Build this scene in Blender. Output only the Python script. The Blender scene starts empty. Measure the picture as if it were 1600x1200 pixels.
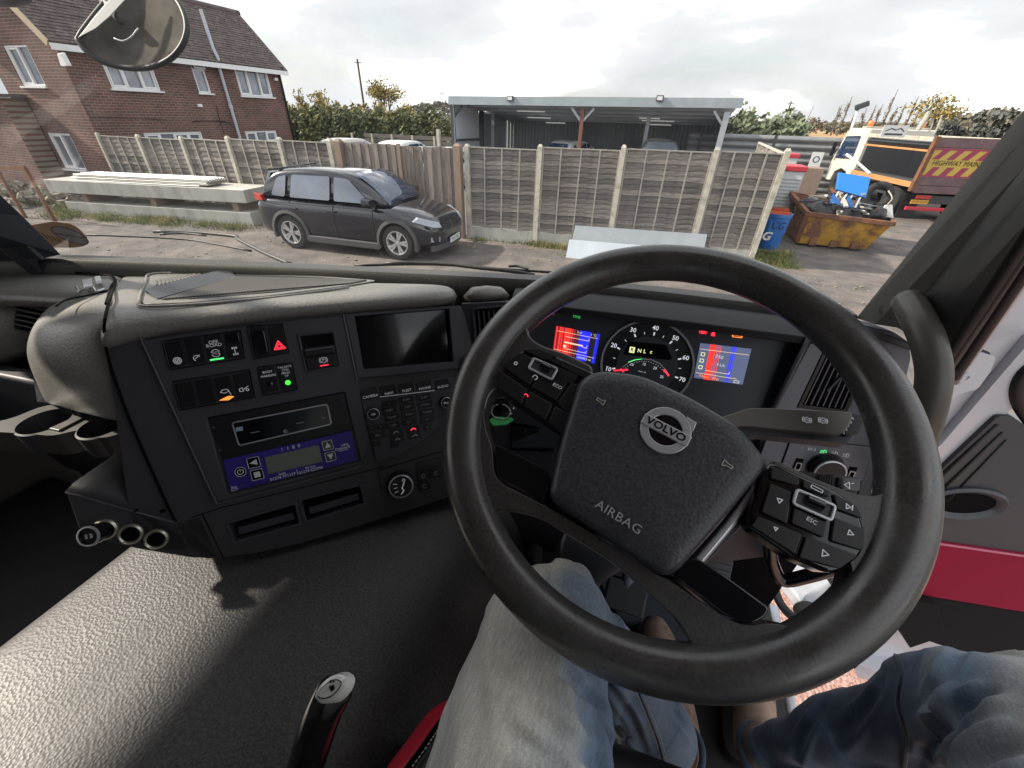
import bpy, bmesh, math, random
import numpy as np
from mathutils import Vector, Matrix, noise
random.seed(7)
R = math.radians
C = bpy.context.scene.collection

# ------------------------------------------------------------------ camera, sky, sun, exposure
CZ = 2.65                                   # height of the eye above the yard
FPX = 637.535                               # focal length in pixels of the 1600 px wide photograph
CM = Matrix(((0.9406, -0.2052, 0.2705), (0.33868, 0.51099, -0.79006), (0.0239, 0.83474, 0.55013)))
EYE = Vector((0, 0, CZ))
cam_data = bpy.data.cameras.new("camera"); cam = bpy.data.objects.new("camera", cam_data); C.objects.link(cam)
cam.matrix_world = Matrix.Translation(EYE) @ CM.to_4x4()
cam_data.sensor_width = 36.0; cam_data.lens = FPX / 1600 * 36.0
cam_data.clip_start = 0.02; cam_data.clip_end = 3000
sc = bpy.context.scene; sc.camera = cam

SUN_AZ, SUN_EL = R(-101), R(35)              # measured from straight ahead (+Y), negative to the left
world = bpy.data.worlds.new("World"); sc.world = world; world.use_nodes = True
nt = world.node_tree; nt.nodes.clear()
wo = nt.nodes.new("ShaderNodeOutputWorld"); bg = nt.nodes.new("ShaderNodeBackground")
sky = nt.nodes.new("ShaderNodeTexSky"); sky.sky_type = 'NISHITA'; sky.sun_disc = False
sky.sun_elevation = SUN_EL; sky.sun_rotation = SUN_AZ; sky.air_density = 1.2; sky.dust_density = 2.5
tc = nt.nodes.new("ShaderNodeTexCoord"); mp = nt.nodes.new("ShaderNodeMapping"); mp.inputs["Scale"].default_value = (1.1, 1.1, 3.6)
n1 = nt.nodes.new("ShaderNodeTexNoise"); n1.inputs["Scale"].default_value = 2.1; n1.inputs["Detail"].default_value = 9; n1.inputs["Roughness"].default_value = .58
cr = nt.nodes.new("ShaderNodeValToRGB"); cr.color_ramp.elements[0].position = .30; cr.color_ramp.elements[1].position = .50
cr.color_ramp.elements[0].color = (.45, .45, .45, 1); cr.color_ramp.elements[1].color = (1, 1, 1, 1)
n2 = nt.nodes.new("ShaderNodeTexNoise"); n2.inputs["Scale"].default_value = 2.4; n2.inputs["Detail"].default_value = 5
cr2 = nt.nodes.new("ShaderNodeValToRGB"); cr2.color_ramp.elements[0].position = .34; cr2.color_ramp.elements[1].position = .64
cr2.color_ramp.elements[0].color = (3.3, 3.42, 3.65, 1); cr2.color_ramp.elements[1].color = (10.5, 10.4, 10.2, 1)
_e = cr2.color_ramp.elements.new(.50); _e.color = (4.1, 4.15, 4.25, 1)
mx = nt.nodes.new("ShaderNodeMix"); mx.data_type = 'RGBA'
L = nt.links.new
L(tc.outputs["Generated"], mp.inputs["Vector"]); L(mp.outputs[0], n1.inputs["Vector"]); L(mp.outputs[0], n2.inputs["Vector"])
L(n1.outputs["Fac"], cr.inputs[0]); L(n2.outputs["Fac"], cr2.inputs[0])
L(cr.outputs[0], mx.inputs[0]); L(sky.outputs[0], mx.inputs[6]); L(cr2.outputs[0], mx.inputs[7])
L(mx.outputs[2], bg.inputs[0]); bg.inputs[1].default_value = 0.15
L(bg.outputs[0], wo.inputs[0])

sd = bpy.data.lights.new("sun", 'SUN'); sd.energy = 4.2; sd.angle = R(2.2); sd.color = (1.0, .90, .76)
sun = bpy.data.objects.new("sun", sd); C.objects.link(sun)
_d = Vector((math.sin(SUN_AZ) * math.cos(SUN_EL), math.cos(SUN_AZ) * math.cos(SUN_EL), math.sin(SUN_EL)))
sun.rotation_euler = _d.to_track_quat('Z', 'Y').to_euler()
vs = sc.view_settings; vs.view_transform = 'Standard'; vs.look = 'None'; vs.exposure = 0.68; vs.gamma = 1; vs.use_curve_mapping = False
sc.cycles.max_bounces = 8; sc.cycles.diffuse_bounces = 4; sc.cycles.transparent_max_bounces = 16
sc.cycles.glossy_bounces = 4; sc.cycles.caustics_reflective = False; sc.cycles.caustics_refractive = False

# ------------------------------------------------------------------ survey: from the photograph to points on real surfaces
def ray(x, y): return CM @ Vector(((x - 800) / FPX, -(y - 600) / FPX, -1.0))
def AT(x, y, Y): d = ray(x, y); return EYE + d * (Y / d.y)
def AX(x, y, X): d = ray(x, y); return EYE + d * (X / d.x)
def AZ(x, y, z): d = ray(x, y); return EYE + d * ((z - CZ) / d.z)
class Plane:
    """a flat surface: origin, across, up, out (towards the driver)"""
    def __init__(s, O, L, U):
        s.O = Vector(O); s.L = Vector(L).normalized(); s.U = (Vector(U) - s.L * Vector(U).dot(s.L)).normalized(); s.N = s.L.cross(s.U)
    def w(s, a, b, c=0.0): return s.O + s.L * a + s.U * b + s.N * c
    def uv(s, x, y, c=0.0):
        d = ray(x, y); P = EYE + d * ((s.O + s.N * c - EYE).dot(s.N) / d.dot(s.N)); q = P - s.O
        return (q.dot(s.L), q.dot(s.U))
    def P(s, x, y, c=0.0): a, b = s.uv(x, y, c); return s.w(a, b, c)
    def turned(s, deg, a=0.0, b=0.0):
        t = R(deg); return Plane(s.w(a, b), s.L * math.cos(t) + s.U * math.sin(t), -s.L * math.sin(t) + s.U * math.cos(t))
def mkplane(O, az, tilt):
    a, t = R(az), R(tilt)
    l = Vector((math.cos(a), math.sin(a), 0)); f = Vector((-math.sin(a), math.cos(a), 0))
    return Plane(Vector(O) + Vector((0, 0, CZ)), l, Vector((0, 0, 1)) * math.cos(t) + f * math.sin(t))

# ------------------------------------------------------------------ objects
ROOT = {}
def thing(name, label, cat, loc=(0, 0, 0), group=None, kind=None):
    o = bpy.data.objects.new(name, None); C.objects.link(o); o.location = loc; o.empty_display_size = .1
    o['label'] = label; o['category'] = cat
    if group: o['group'] = group
    if kind: o['kind'] = kind
    ROOT[o.name] = Vector(loc); return o
def obj(name, bm, mat, parent=None, smooth=False, bevel=0, seg=2, sub=0, solid=0, angle=40, label=None, origin=None):
    if origin is None:
        off = ROOT[parent.name].copy() if parent else None
        if off is None:
            vs_ = [v.co for v in bm.verts]
            off = Vector((sum(v.x for v in vs_) / len(vs_), sum(v.y for v in vs_) / len(vs_), min(v.z for v in vs_)))
    else: off = Vector(origin)
    bm.transform(Matrix.Translation(-off))
    bmesh.ops.recalc_face_normals(bm, faces=bm.faces)
    me = bpy.data.meshes.new(name); bm.to_mesh(me); bm.free()
    o = bpy.data.objects.new(name, me); C.objects.link(o)
    if mat: me.materials.append(mat)
    if parent:
        o.parent = parent; o.location = off - ROOT[parent.name]
    else: o.location = off
    ROOT[o.name] = off
    if smooth:
        for p in me.polygons: p.use_smooth = True
        if smooth == 'auto': me.set_sharp_from_angle(angle=R(angle))
    if solid:
        m = o.modifiers.new("thick", 'SOLIDIFY'); m.thickness = solid; m.offset = 0
    if sub:
        m = o.modifiers.new("round", 'SUBSURF'); m.levels = sub; m.render_levels = sub
    if bevel:
        m = o.modifiers.new("edge", 'BEVEL'); m.width = bevel; m.segments = seg; m.limit_method = 'ANGLE'; m.angle_limit = R(35)
        if not smooth:
            for p in me.polygons: p.use_smooth = True
            m.harden_normals = True
    if label: o['label'] = label
    return o
def tag(o, label, cat=None, group=None, kind=None):
    o['label'] = label
    if cat: o['category'] = cat
    if group: o['group'] = group
    if kind: o['kind'] = kind
    return o
def struct(name, bm, mat, **k):
    o = obj(name, bm, mat, **k); o['kind'] = 'structure'; return o
def copy_tree(o, loc=None, rz=None, label=None, parent=None):
    c = o.copy(); C.objects.link(c); c.parent = parent
    if parent is not None: c.matrix_parent_inverse = Matrix.Identity(4)
    if loc is not None: c.location = loc
    if rz is not None: c.rotation_euler = (0, 0, rz)
    if label: c['label'] = label
    for ch in [x for x in bpy.data.objects if x.parent == o]: copy_tree(ch, parent=c)
    return c
def cut(o, *cutters):
    """take the cutters out of o for good"""
    for k in cutters:
        m = o.modifiers.new("cut", 'BOOLEAN'); m.operation = 'DIFFERENCE'; m.solver = 'EXACT'; m.object = k
    bev = [(m.width, m.segments) for m in o.modifiers if m.type == 'BEVEL']
    for m in [m for m in o.modifiers if m.type == 'BEVEL']: o.modifiers.remove(m)
    bpy.context.view_layer.update()
    dg = bpy.context.evaluated_depsgraph_get()
    me = bpy.data.meshes.new_from_object(o.evaluated_get(dg))
    o.modifiers.clear(); o.data = me
    for k in cutters: bpy.data.objects.remove(k)
    if bev:
        m = o.modifiers.new("edge", 'BEVEL'); m.width, m.segments = bev[0]; m.limit_method = 'ANGLE'; m.angle_limit = R(35); m.harden_normals = True
        for p in me.polygons: p.use_smooth = True
    return o

# ------------------------------------------------------------------ shapes added to a bmesh
def BM(): return bmesh.new()
def prism(bm, front, vec):
    """closed solid between a polygon and the same polygon moved by vec"""
    a = [bm.verts.new(p) for p in front]; b = [bm.verts.new(Vector(p) + vec) for p in front]
    bm.faces.new(a); bm.faces.new(b[::-1]); n = len(a)
    for i in range(n): bm.faces.new((a[i], b[i], b[(i + 1) % n], a[(i + 1) % n]))
    return bm
def hull2(bm, A, B):
    """closed solid between two polygons with the same number of corners"""
    a = [bm.verts.new(p) for p in A]; b = [bm.verts.new(p) for p in B]
    bm.faces.new(a); bm.faces.new(b[::-1]); n = len(a)
    for i in range(n): bm.faces.new((a[i], b[i], b[(i + 1) % n], a[(i + 1) % n]))
    return bm
def loft(bm, rings, closed=True, caps=True):
    R_ = [[bm.verts.new(p) for p in r] for r in rings]
    for r0, r1 in zip(R_, R_[1:]):
        n = len(r0)
        for i in range(n if closed else n - 1): bm.faces.new((r0[i], r0[(i + 1) % n], r1[(i + 1) % n], r1[i]))
    if caps and closed: bm.faces.new(R_[0][::-1]); bm.faces.new(R_[-1])
    return bm
def box(bm, c, s, m=None):
    c = Vector(c); m = m or Matrix.Identity(3); q = []
    for dx in (-.5, .5):
        for dy in (-.5, .5):
            for dz in (-.5, .5): q.append(bm.verts.new(c + m @ Vector((dx * s[0], dy * s[1], dz * s[2]))))
    for f in ((0, 1, 3, 2), (4, 6, 7, 5), (0, 4, 5, 1), (2, 3, 7, 6), (0, 2, 6, 4), (1, 5, 7, 3)): bm.faces.new([q[i] for i in f])
    return bm
def bar(bm, a, b, w, h=None, up=(0, 0, 1)):
    """square bar from a to b"""
    a, b = Vector(a), Vector(b); h = h or w; d = (b - a).normalized(); up = Vector(up)
    if abs(d.dot(up)) > .98: up = Vector((0, 1, 0))
    s = d.cross(up).normalized(); u = s.cross(d)
    q = [s * w / 2 + u * h / 2, -s * w / 2 + u * h / 2, -s * w / 2 - u * h / 2, s * w / 2 - u * h / 2]
    return hull2(bm, [a + k for k in q], [b + k for k in q])
def frames(path):
    T = []
    for i in range(len(path)):
        a = path[max(i - 1, 0)]; b = path[min(i + 1, len(path) - 1)]; T.append((b - a).normalized())
    ref = Vector((0, 0, 1)) if abs(T[0].z) < .9 else Vector((1, 0, 0))
    N = []; n = (ref - T[0] * ref.dot(T[0])).normalized()
    for t in T:
        n = (n - t * n.dot(t)).normalized(); N.append(n)
    return T, N
def tube(bm, path, r, n=10, closed=False, caps=True, flat=1.0):
    path = [Vector(p) for p in path]; rr = r if isinstance(r, (list, tuple)) else [r] * len(path)
    T, N = frames(path); rings = []
    for p, t, nn, q in zip(path, T, N, rr):
        b = t.cross(nn); rings.append([p + (nn * math.cos(2 * math.pi * k / n) + b * math.sin(2 * math.pi * k / n) * flat) * q for k in range(n)])
    if closed:
        V = [[bm.verts.new(p) for p in r_] for r_ in rings]
        for i in range(len(V)):
            r0, r1 = V[i], V[(i + 1) % len(V)]
            for k in range(n): bm.faces.new((r0[k], r0[(k + 1) % n], r1[(k + 1) % n], r1[k]))
        return bm
    return loft(bm, rings, True, caps)
def smoothpath(pts, k=6):
    """Catmull-Rom through the points"""
    P = [Vector(p) for p in pts]; P = [P[0] * 2 - P[1]] + P + [P[-1] * 2 - P[-2]]; out = []
    for i in range(1, len(P) - 2):
        for j in range(k):
            t = j / k; a, b, c, d = P[i - 1], P[i], P[i + 1], P[i + 2]
            out.append(.5 * ((2 * b) + (c - a) * t + (2 * a - 5 * b + 4 * c - d) * t * t + (-a + 3 * b - 3 * c + d) * t ** 3))
    out.append(P[-2]); return out
def lathe(bm, pl, a, b, prof, n=32, c0=0.0):
    """profile [(radius, height)] turned round the axis through (a, b) of the plane"""
    rings = []
    for r, h in prof:
        rings.append([pl.w(a + max(r, 1e-5) * math.cos(2 * math.pi * k / n), b + max(r, 1e-5) * math.sin(2 * math.pi * k / n), c0 + h) for k in range(n)])
    if prof[0][0] > 1e-4 and prof[-1][0] > 1e-4: rings.append([p.copy() for p in rings[0]])   # a ring: close it on itself
    return loft(bm, rings, caps=False)
def rpoly(pts, r, k=5):
    """round the corners of a 2-d polygon"""
    out = []; n = len(pts); rr = r if isinstance(r, (list, tuple)) else [r] * n
    for i in range(n):
        p = Vector(pts[i][:2]); a = Vector(pts[i - 1][:2]) - p; b = Vector(pts[(i + 1) % n][:2]) - p; q = rr[i]
        if q <= 0: out.append((p.x, p.y)); continue
        la, lb = a.length, b.length; q = min(q, la * .49, lb * .49)
        A = p + a / la * q; B = p + b / lb * q
        for j in range(k + 1):
            t = j / k; v = A * (1 - t) ** 2 + p * 2 * t * (1 - t) + B * t * t; out.append((v.x, v.y))
    return out
def slab(bm, pl, ab, c0, c1):
    """solid on a plane, from depth c0 out to c1"""
    return hull2(bm, [pl.w(a, b, c1) for a, b in ab], [pl.w(a, b, c0) for a, b in ab])
def rect(a0, b0, a1, b1): return [(a0, b0), (a1, b0), (a1, b1), (a0, b1)]
def uvs(pl, px, c=0.0): return [pl.uv(x, y, c) for x, y in px]
def frame_ring(bm, pl, outer, inner, c0, c1):
    """flat frame between two outlines with the same number of corners"""
    n = len(outer)
    oa = [bm.verts.new(pl.w(a, b, c1)) for a, b in outer]; ia = [bm.verts.new(pl.w(a, b, c1)) for a, b in inner]
    ob = [bm.verts.new(pl.w(a, b, c0)) for a, b in outer]; ib = [bm.verts.new(pl.w(a, b, c0)) for a, b in inner]
    for i in range(n):
        j = (i + 1) % n
        bm.faces.new((oa[i], oa[j], ia[j], ia[i])); bm.faces.new((ob[i], ib[i], ib[j], ob[j]))
        bm.faces.new((oa[i], ob[i], ob[j], oa[j])); bm.faces.new((ia[i], ia[j], ib[j], ib[i]))
    return bm
def inset(poly, d):
    """shrink an outline towards its centre by about d"""
    n = len(poly); out = []
    for i in range(n):
        p = Vector(poly[i]); a = (p - Vector(poly[i - 1])); b = (Vector(poly[(i + 1) % n]) - p)
        a = a.normalized() if a.length > 1e-9 else b.normalized(); b = b.normalized() if b.length > 1e-9 else a
        na = Vector((-a.y, a.x)); nb = Vector((-b.y, b.x)); m = na + nb
        m = m / max(m.length_squared / 2, .3); out.append(p + m * d)
    A = sum(poly[i][0] * poly[(i + 1) % n][1] - poly[(i + 1) % n][0] * poly[i][1] for i in range(n))
    if A < 0: return inset(poly[::-1], d)[::-1]
    return [(q.x, q.y) for q in out]
def stroke(bm, pl, pts, w, c=0.0004, closed=False, h=.0003):
    """thin raised line on a plane, for icons and marks"""
    pts = [Vector(p) for p in pts]; n = len(pts)
    segs = [(pts[i], pts[(i + 1) % n]) for i in range(n if closed else n - 1)]
    for a, b in segs:
        d = b - a
        if d.length < 1e-7: continue
        d.normalize(); s = Vector((-d.y, d.x)) * w / 2; e = d * w * .3
        slab(bm, pl, [tuple(a - e + s), tuple(a - e - s), tuple(b + e - s), tuple(b + e + s)], c - h, c)
    return bm
def arc(a, b, r, t0, t1, n=12, sx=1.0): return [(a + r * sx * math.cos(R(t0 + (t1 - t0) * i / n)), b + r * math.sin(R(t0 + (t1 - t0) * i / n))) for i in range(n + 1)]
_F = {}
def text(bm, s, pl, a, b, size, c=0.0005, h=.0004, align='CENTER', shear=0, sx=1.0, spacing=1.0, bold=0.0, turn=0):
    """lettering as thin solid shapes on a plane"""
    key = (s, shear, spacing, bold)
    if key not in _F:
        cu = bpy.data.curves.new("t", 'FONT'); cu.body = s; cu.align_x = 'CENTER'; cu.align_y = 'CENTER'; cu.shear = shear
        cu.space_character = spacing; cu.offset = bold; cu.resolution_u = 2
        o = bpy.data.objects.new("t", cu); C.objects.link(o); bpy.context.view_layer.update()
        me = bpy.data.meshes.new_from_object(o.evaluated_get(bpy.context.evaluated_depsgraph_get()))
        _F[key] = ([tuple(v.co) for v in me.vertices], [tuple(p.vertices) for p in me.polygons])
        bpy.data.objects.remove(o); bpy.data.curves.remove(cu); bpy.data.meshes.remove(me)
    V, Fs = _F[key]
    if not V: return bm
    x0 = min(v[0] for v in V); x1 = max(v[0] for v in V); dx = 0 if align == 'CENTER' else (-x0 if align == 'LEFT' else -x1)
    ct, st = math.cos(R(turn)), math.sin(R(turn)); vv = []
    for v in V:
        X = (v[0] + dx) * size * sx; Y = v[1] * size
        vv.append(bm.verts.new(pl.w(a + X * ct - Y * st, b + X * st + Y * ct, c)))
    for f in Fs:
        try: bm.faces.new([vv[i] for i in f])
        except ValueError: pass
    return bm

# ------------------------------------------------------------------ materials
def mat(name, col, rough=.5, metal=0.0, spec=.5, var=0.0, vscale=5.0, bump=0.0, bscale=200.0, grain='noise', emit=None, estr=0.0,
        col2=None, c2scale=3.0, c2lo=.45, c2hi=.65, coat=0.0, stretch=None, bdist=.001, rvar=0.0, sheen=0.0, coord='Object', speck=None):
    m = bpy.data.materials.new(name); m.use_nodes = True; t = m.node_tree; b = t.nodes["Principled BSDF"]; l = t.links.new
    b.inputs["Base Color"].default_value = (*col, 1); b.inputs["Roughness"].default_value = rough; b.inputs["Metallic"].default_value = metal
    b.inputs["Specular IOR Level"].default_value = spec; b.inputs["Coat Weight"].default_value = coat; b.inputs["Coat Roughness"].default_value = .05
    if sheen: b.inputs["Sheen Weight"].default_value = sheen
    if emit: b.inputs["Emission Color"].default_value = (*emit, 1); b.inputs["Emission Strength"].default_value = estr
    tc = t.nodes.new("ShaderNodeTexCoord"); mp = t.nodes.new("ShaderNodeMapping"); l(tc.outputs[coord], mp.inputs[0])
    if stretch: mp.inputs["Scale"].default_value = stretch
    last = None
    if var or col2 or speck:
        base = t.nodes.new("ShaderNodeRGB"); base.outputs[0].default_value = (*col, 1); last = base.outputs[0]
        if col2:
            n = t.nodes.new("ShaderNodeTexNoise"); n.inputs["Scale"].default_value = c2scale; n.inputs["Detail"].default_value = 10; n.inputs["Roughness"].default_value = .65
            l(mp.outputs[0], n.inputs["Vector"]); r = t.nodes.new("ShaderNodeValToRGB"); r.color_ramp.elements[0].position = c2lo; r.color_ramp.elements[1].position = c2hi
            l(n.outputs["Fac"], r.inputs[0]); x = t.nodes.new("ShaderNodeMix"); x.data_type = 'RGBA'; l(r.outputs[0], x.inputs[0]); l(last, x.inputs[6]); x.inputs[7].default_value = (*col2, 1); last = x.outputs[2]
        if var:
            n = t.nodes.new("ShaderNodeTexNoise"); n.inputs["Scale"].default_value = vscale; n.inputs["Detail"].default_value = 8; n.inputs["Roughness"].default_value = .6
            l(mp.outputs[0], n.inputs["Vector"]); mr = t.nodes.new("ShaderNodeMapRange"); mr.inputs[1].default_value = .3; mr.inputs[2].default_value = .7
            mr.inputs[3].default_value = 1 - var; mr.inputs[4].default_value = 1 + var; l(n.outputs["Fac"], mr.inputs[0])
            x = t.nodes.new("ShaderNodeVectorMath"); x.operation = 'SCALE'; l(last, x.inputs[0]); l(mr.outputs[0], x.inputs[3]); last = x.outputs[0]
        if speck:
            n = t.nodes.new("ShaderNodeTexNoise"); n.inputs["Scale"].default_value = speck[1]; n.inputs["Detail"].default_value = 2; l(mp.outputs[0], n.inputs["Vector"])
            mr = t.nodes.new("ShaderNodeMapRange"); mr.inputs[1].default_value = .35; mr.inputs[2].default_value = .65; mr.inputs[3].default_value = 1 - speck[0]; mr.inputs[4].default_value = 1 + speck[0]; l(n.outputs["Fac"], mr.inputs[0])
            x = t.nodes.new("ShaderNodeVectorMath"); x.operation = 'SCALE'; l(last, x.inputs[0]); l(mr.outputs[0], x.inputs[3]); last = x.outputs[0]
        l(last, b.inputs["Base Color"])
    if rvar:
        n = t.nodes.new("ShaderNodeTexNoise"); n.inputs["Scale"].default_value = vscale * 1.7; n.inputs["Detail"].default_value = 6; l(mp.outputs[0], n.inputs["Vector"])
        mr = t.nodes.new("ShaderNodeMapRange"); mr.inputs[1].default_value = .3; mr.inputs[2].default_value = .7; mr.inputs[3].default_value = rough - rvar; mr.inputs[4].default_value = rough + rvar
        l(n.outputs["Fac"], mr.inputs[0]); l(mr.outputs[0], b.inputs["Roughness"])
    if bump:
        if grain == 'voronoi':
            n = t.nodes.new("ShaderNodeTexVoronoi"); n.feature = 'F1'; o_ = n.outputs["Distance"]
        else:
            n = t.nodes.new("ShaderNodeTexNoise"); n.inputs["Detail"].default_value = 3; o_ = n.outputs["Fac"]
        n.inputs["Scale"].default_value = bscale; l(mp.outputs[0], n.inputs["Vector"])
        bp = t.nodes.new("ShaderNodeBump"); bp.inputs["Strength"].default_value = bump; bp.inputs["Distance"].default_value = bdist
        l(o_, bp.inputs["Height"]); l(bp.outputs[0], b.inputs["Normal"])
    return m
def glassy(name, tint=(1, 1, 1), rough=.02, refl=1.0, dust=0.0, dustcol=(.7, .7, .7), back=None, dscale=2.0):
    """thin pane: see-through with a mirror-like sheen and some dirt"""
    m = bpy.data.materials.new(name); m.use_nodes = True; t = m.node_tree; t.nodes.clear(); l = t.links.new
    o = t.nodes.new("ShaderNodeOutputMaterial"); tr = t.nodes.new("ShaderNodeBsdfTransparent"); tr.inputs[0].default_value = (*tint, 1)
    gl = t.nodes.new("ShaderNodeBsdfGlossy"); gl.inputs["Roughness"].default_value = rough
    fr = t.nodes.new("ShaderNodeFresnel"); fr.inputs[0].default_value = 1.45
    mu = t.nodes.new("ShaderNodeMath"); mu.operation = 'MULTIPLY'; mu.inputs[1].default_value = refl; l(fr.outputs[0], mu.inputs[0])
    m1 = t.nodes.new("ShaderNodeMixShader"); l(mu.outputs[0], m1.inputs[0]); l(tr.outputs[0], m1.inputs[1]); l(gl.outputs[0], m1.inputs[2]); last = m1.outputs[0]
    if dust:
        df = t.nodes.new("ShaderNodeBsdfTranslucent"); df.inputs[0].default_value = (*dustcol, 1)
        d2 = t.nodes.new("ShaderNodeBsdfDiffuse"); d2.inputs[0].default_value = (*dustcol, 1)
        dd = t.nodes.new("ShaderNodeMixShader"); l(df.outputs[0], dd.inputs[1]); l(d2.outputs[0], dd.inputs[2])
        tc = t.nodes.new("ShaderNodeTexCoord"); n = t.nodes.new("ShaderNodeTexNoise"); n.inputs["Scale"].default_value = dscale; n.inputs["Detail"].default_value = 12; n.inputs["Roughness"].default_value = .7; n.inputs["Distortion"].default_value = 1.2
        l(tc.outputs["Object"], n.inputs["Vector"]); mr = t.nodes.new("ShaderNodeMapRange"); mr.inputs[1].default_value = .42; mr.inputs[2].default_value = .78; mr.inputs[3].default_value = dust * .35; mr.inputs[4].default_value = dust * 2.2
        l(n.outputs["Fac"], mr.inputs[0]); m2 = t.nodes.new("ShaderNodeMixShader"); l(mr.outputs[0], m2.inputs[0]); l(last, m2.inputs[1]); l(dd.outputs[0], m2.inputs[2]); last = m2.outputs[0]
    l(last, o.inputs[0]); return m
def glow(name, col, s=1.0):
    return mat(name, (0.01, 0.01, 0.01), .4, emit=col, estr=s)
# ================================================================== OUTSIDE
def rnd(a, b): return random.uniform(a, b)
# ---- materials
m_ground = mat("yard_gravel", (.122, .112, .107), .85, var=.38, vscale=2.2, col2=(.170, .143, .128), c2scale=.9, c2lo=.42, c2hi=.6, bump=.9, bscale=28, bdist=.03)
m_red_gravel = mat("red_gravel", (.36, .20, .165), .9, var=.3, vscale=60, col2=(.50, .36, .31), c2scale=45, c2lo=.5, c2hi=.56, bump=1, bscale=60, bdist=.02)
m_field = mat("stubble_field", (.40, .26, .12), .95, var=.2, vscale=.05)
m_conc = mat("pale_concrete", (.45, .44, .41), .85, var=.18, vscale=3, col2=(.24, .24, .22), c2scale=2.2, c2lo=.52, c2hi=.75, bump=.4, bscale=40, bdist=.004, stretch=(1, 1, .35))
m_post = mat("concrete_post", (.50, .47, .40), .85, var=.14, vscale=9, col2=(.33, .32, .27), c2scale=7, bump=.3, bscale=60)
m_white = mat("white_upvc", (.78, .79, .80), .35)
m_slats = [mat("weathered_board", c, .85, var=.28, vscale=7, col2=d, c2scale=5, bump=.5, bscale=30, bdist=.004, stretch=(.5, .5, 5)) for c, d in
    (((.19, .17, .155), (.085, .075, .07)), ((.25, .225, .205), (.12, .105, .095)), ((.145, .13, .12), (.07, .065, .06)), ((.28, .25, .23), (.16, .14, .125)))]
m_vboards = [mat("upright_board", c, .85, var=.22, vscale=8, col2=d, c2scale=6, bump=.5, bscale=30, bdist=.004, stretch=(5, 5, .5)) for c, d in
    (((.245, .21, .185), (.15, .125, .11)), ((.285, .245, .215), (.18, .15, .13)), ((.21, .18, .16), (.12, .105, .095)))]
m_batten = mat("grey_batten", (.33, .31, .28), .85, var=.2, vscale=10)
m_timber = mat("brown_timber", (.25, .185, .145), .8, var=.2, vscale=9, bump=.3, bscale=40, stretch=(4, 4, .5))
m_leafA = mat("hedge_leaf", (.10, .12, .055), .7, var=.4, vscale=1.2, col2=(.26, .21, .08), c2scale=.9, c2lo=.5, c2hi=.7)
m_leafY = mat("autumn_leaf", (.30, .22, .05), .7, var=.4, vscale=1.5, col2=(.16, .15, .04), c2scale=.8)
m_leafG = mat("green_leaf", (.12, .155, .085), .7, var=.4, vscale=1.0, col2=(.20, .22, .13), c2scale=.8)
m_leafB = mat("dull_leaf", (.13, .14, .125), .7, var=.35, vscale=.5, col2=(.22, .17, .10), c2scale=.3)
m_bark = mat("bark", (.12, .095, .075), .9, var=.2, vscale=6)
m_grass = mat("grass_blade", (.12, .15, .04), .8, var=.5, vscale=3, col2=(.30, .26, .12), c2scale=2)
m_galv = mat("galvanised_sheet", (.42, .45, .49), .42, metal=.55, var=.12, vscale=2, rvar=.1)
m_corr = mat("corrugated_sheet", (.46, .49, .54), .5, metal=.25, var=.12, vscale=1)
m_dark = mat("dark_steel", (.05, .055, .06), .6)
m_black = mat("flat_black", (.015, .015, .017), .6)
m_rust = mat("rusty_steel", (.20, .085, .04), .85, var=.3, vscale=5, col2=(.10, .05, .035), c2scale=4, bump=.3, bscale=40)
m_brick_x = bpy.data.materials.new("brick_wall")
def brickmat(name, sx, c1, c2, mort, soft=.012):
    m = bpy.data.materials.new(name); m.use_nodes = True; t = m.node_tree; l = t.links.new; b = t.nodes["Principled BSDF"]; b.inputs["Roughness"].default_value = .85
    tc = t.nodes.new("ShaderNodeTexCoord"); sp = t.nodes.new("ShaderNodeSeparateXYZ"); cb = t.nodes.new("ShaderNodeCombineXYZ"); l(tc.outputs["Object"], sp.inputs[0])
    l(sp.outputs[1 if sx else 0], cb.inputs[0]); l(sp.outputs[2], cb.inputs[1])
    br = t.nodes.new("ShaderNodeTexBrick"); br.inputs["Scale"].default_value = 1; br.inputs["Brick Width"].default_value = .225; br.inputs["Row Height"].default_value = .075
    br.inputs["Mortar Size"].default_value = .009; br.inputs["Color1"].default_value = (*c1, 1); br.inputs["Color2"].default_value = (*c2, 1); br.inputs["Mortar"].default_value = (*mort, 1); br.inputs["Bias"].default_value = -.1
    l(cb.outputs[0], br.inputs["Vector"]); n = t.nodes.new("ShaderNodeTexNoise"); n.inputs["Scale"].default_value = 1.3; n.inputs["Detail"].default_value = 8; l(tc.outputs["Object"], n.inputs["Vector"])
    mr = t.nodes.new("ShaderNodeMapRange"); mr.inputs[1].default_value = .3; mr.inputs[2].default_value = .7; mr.inputs[3].default_value = .72; mr.inputs[4].default_value = 1.28; l(n.outputs["Fac"], mr.inputs[0])
    x = t.nodes.new("ShaderNodeVectorMath"); x.operation = 'SCALE'; l(br.outputs["Color"], x.inputs[0]); l(mr.outputs[0], x.inputs[3]); l(x.outputs[0], b.inputs["Base Color"])
    bp = t.nodes.new("ShaderNodeBump"); bp.inputs["Distance"].default_value = soft; bp.invert = True; l(br.outputs["Fac"], bp.inputs["Height"]); l(bp.outputs[0], b.inputs["Normal"])
    return m
m_brickX = brickmat("brick_front", 1, (.170, .070, .052), (.100, .050, .042), (.24, .20, .18))
m_brickY = brickmat("brick_gable", 0, (.175, .080, .063), (.105, .056, .049), (.25, .21, .18))
m_tile = mat("roof_tile", (.115, .09, .085), .8, var=.35, vscale=3, col2=(.23, .19, .17), c2scale=9, c2lo=.55, c2hi=.7)
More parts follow.
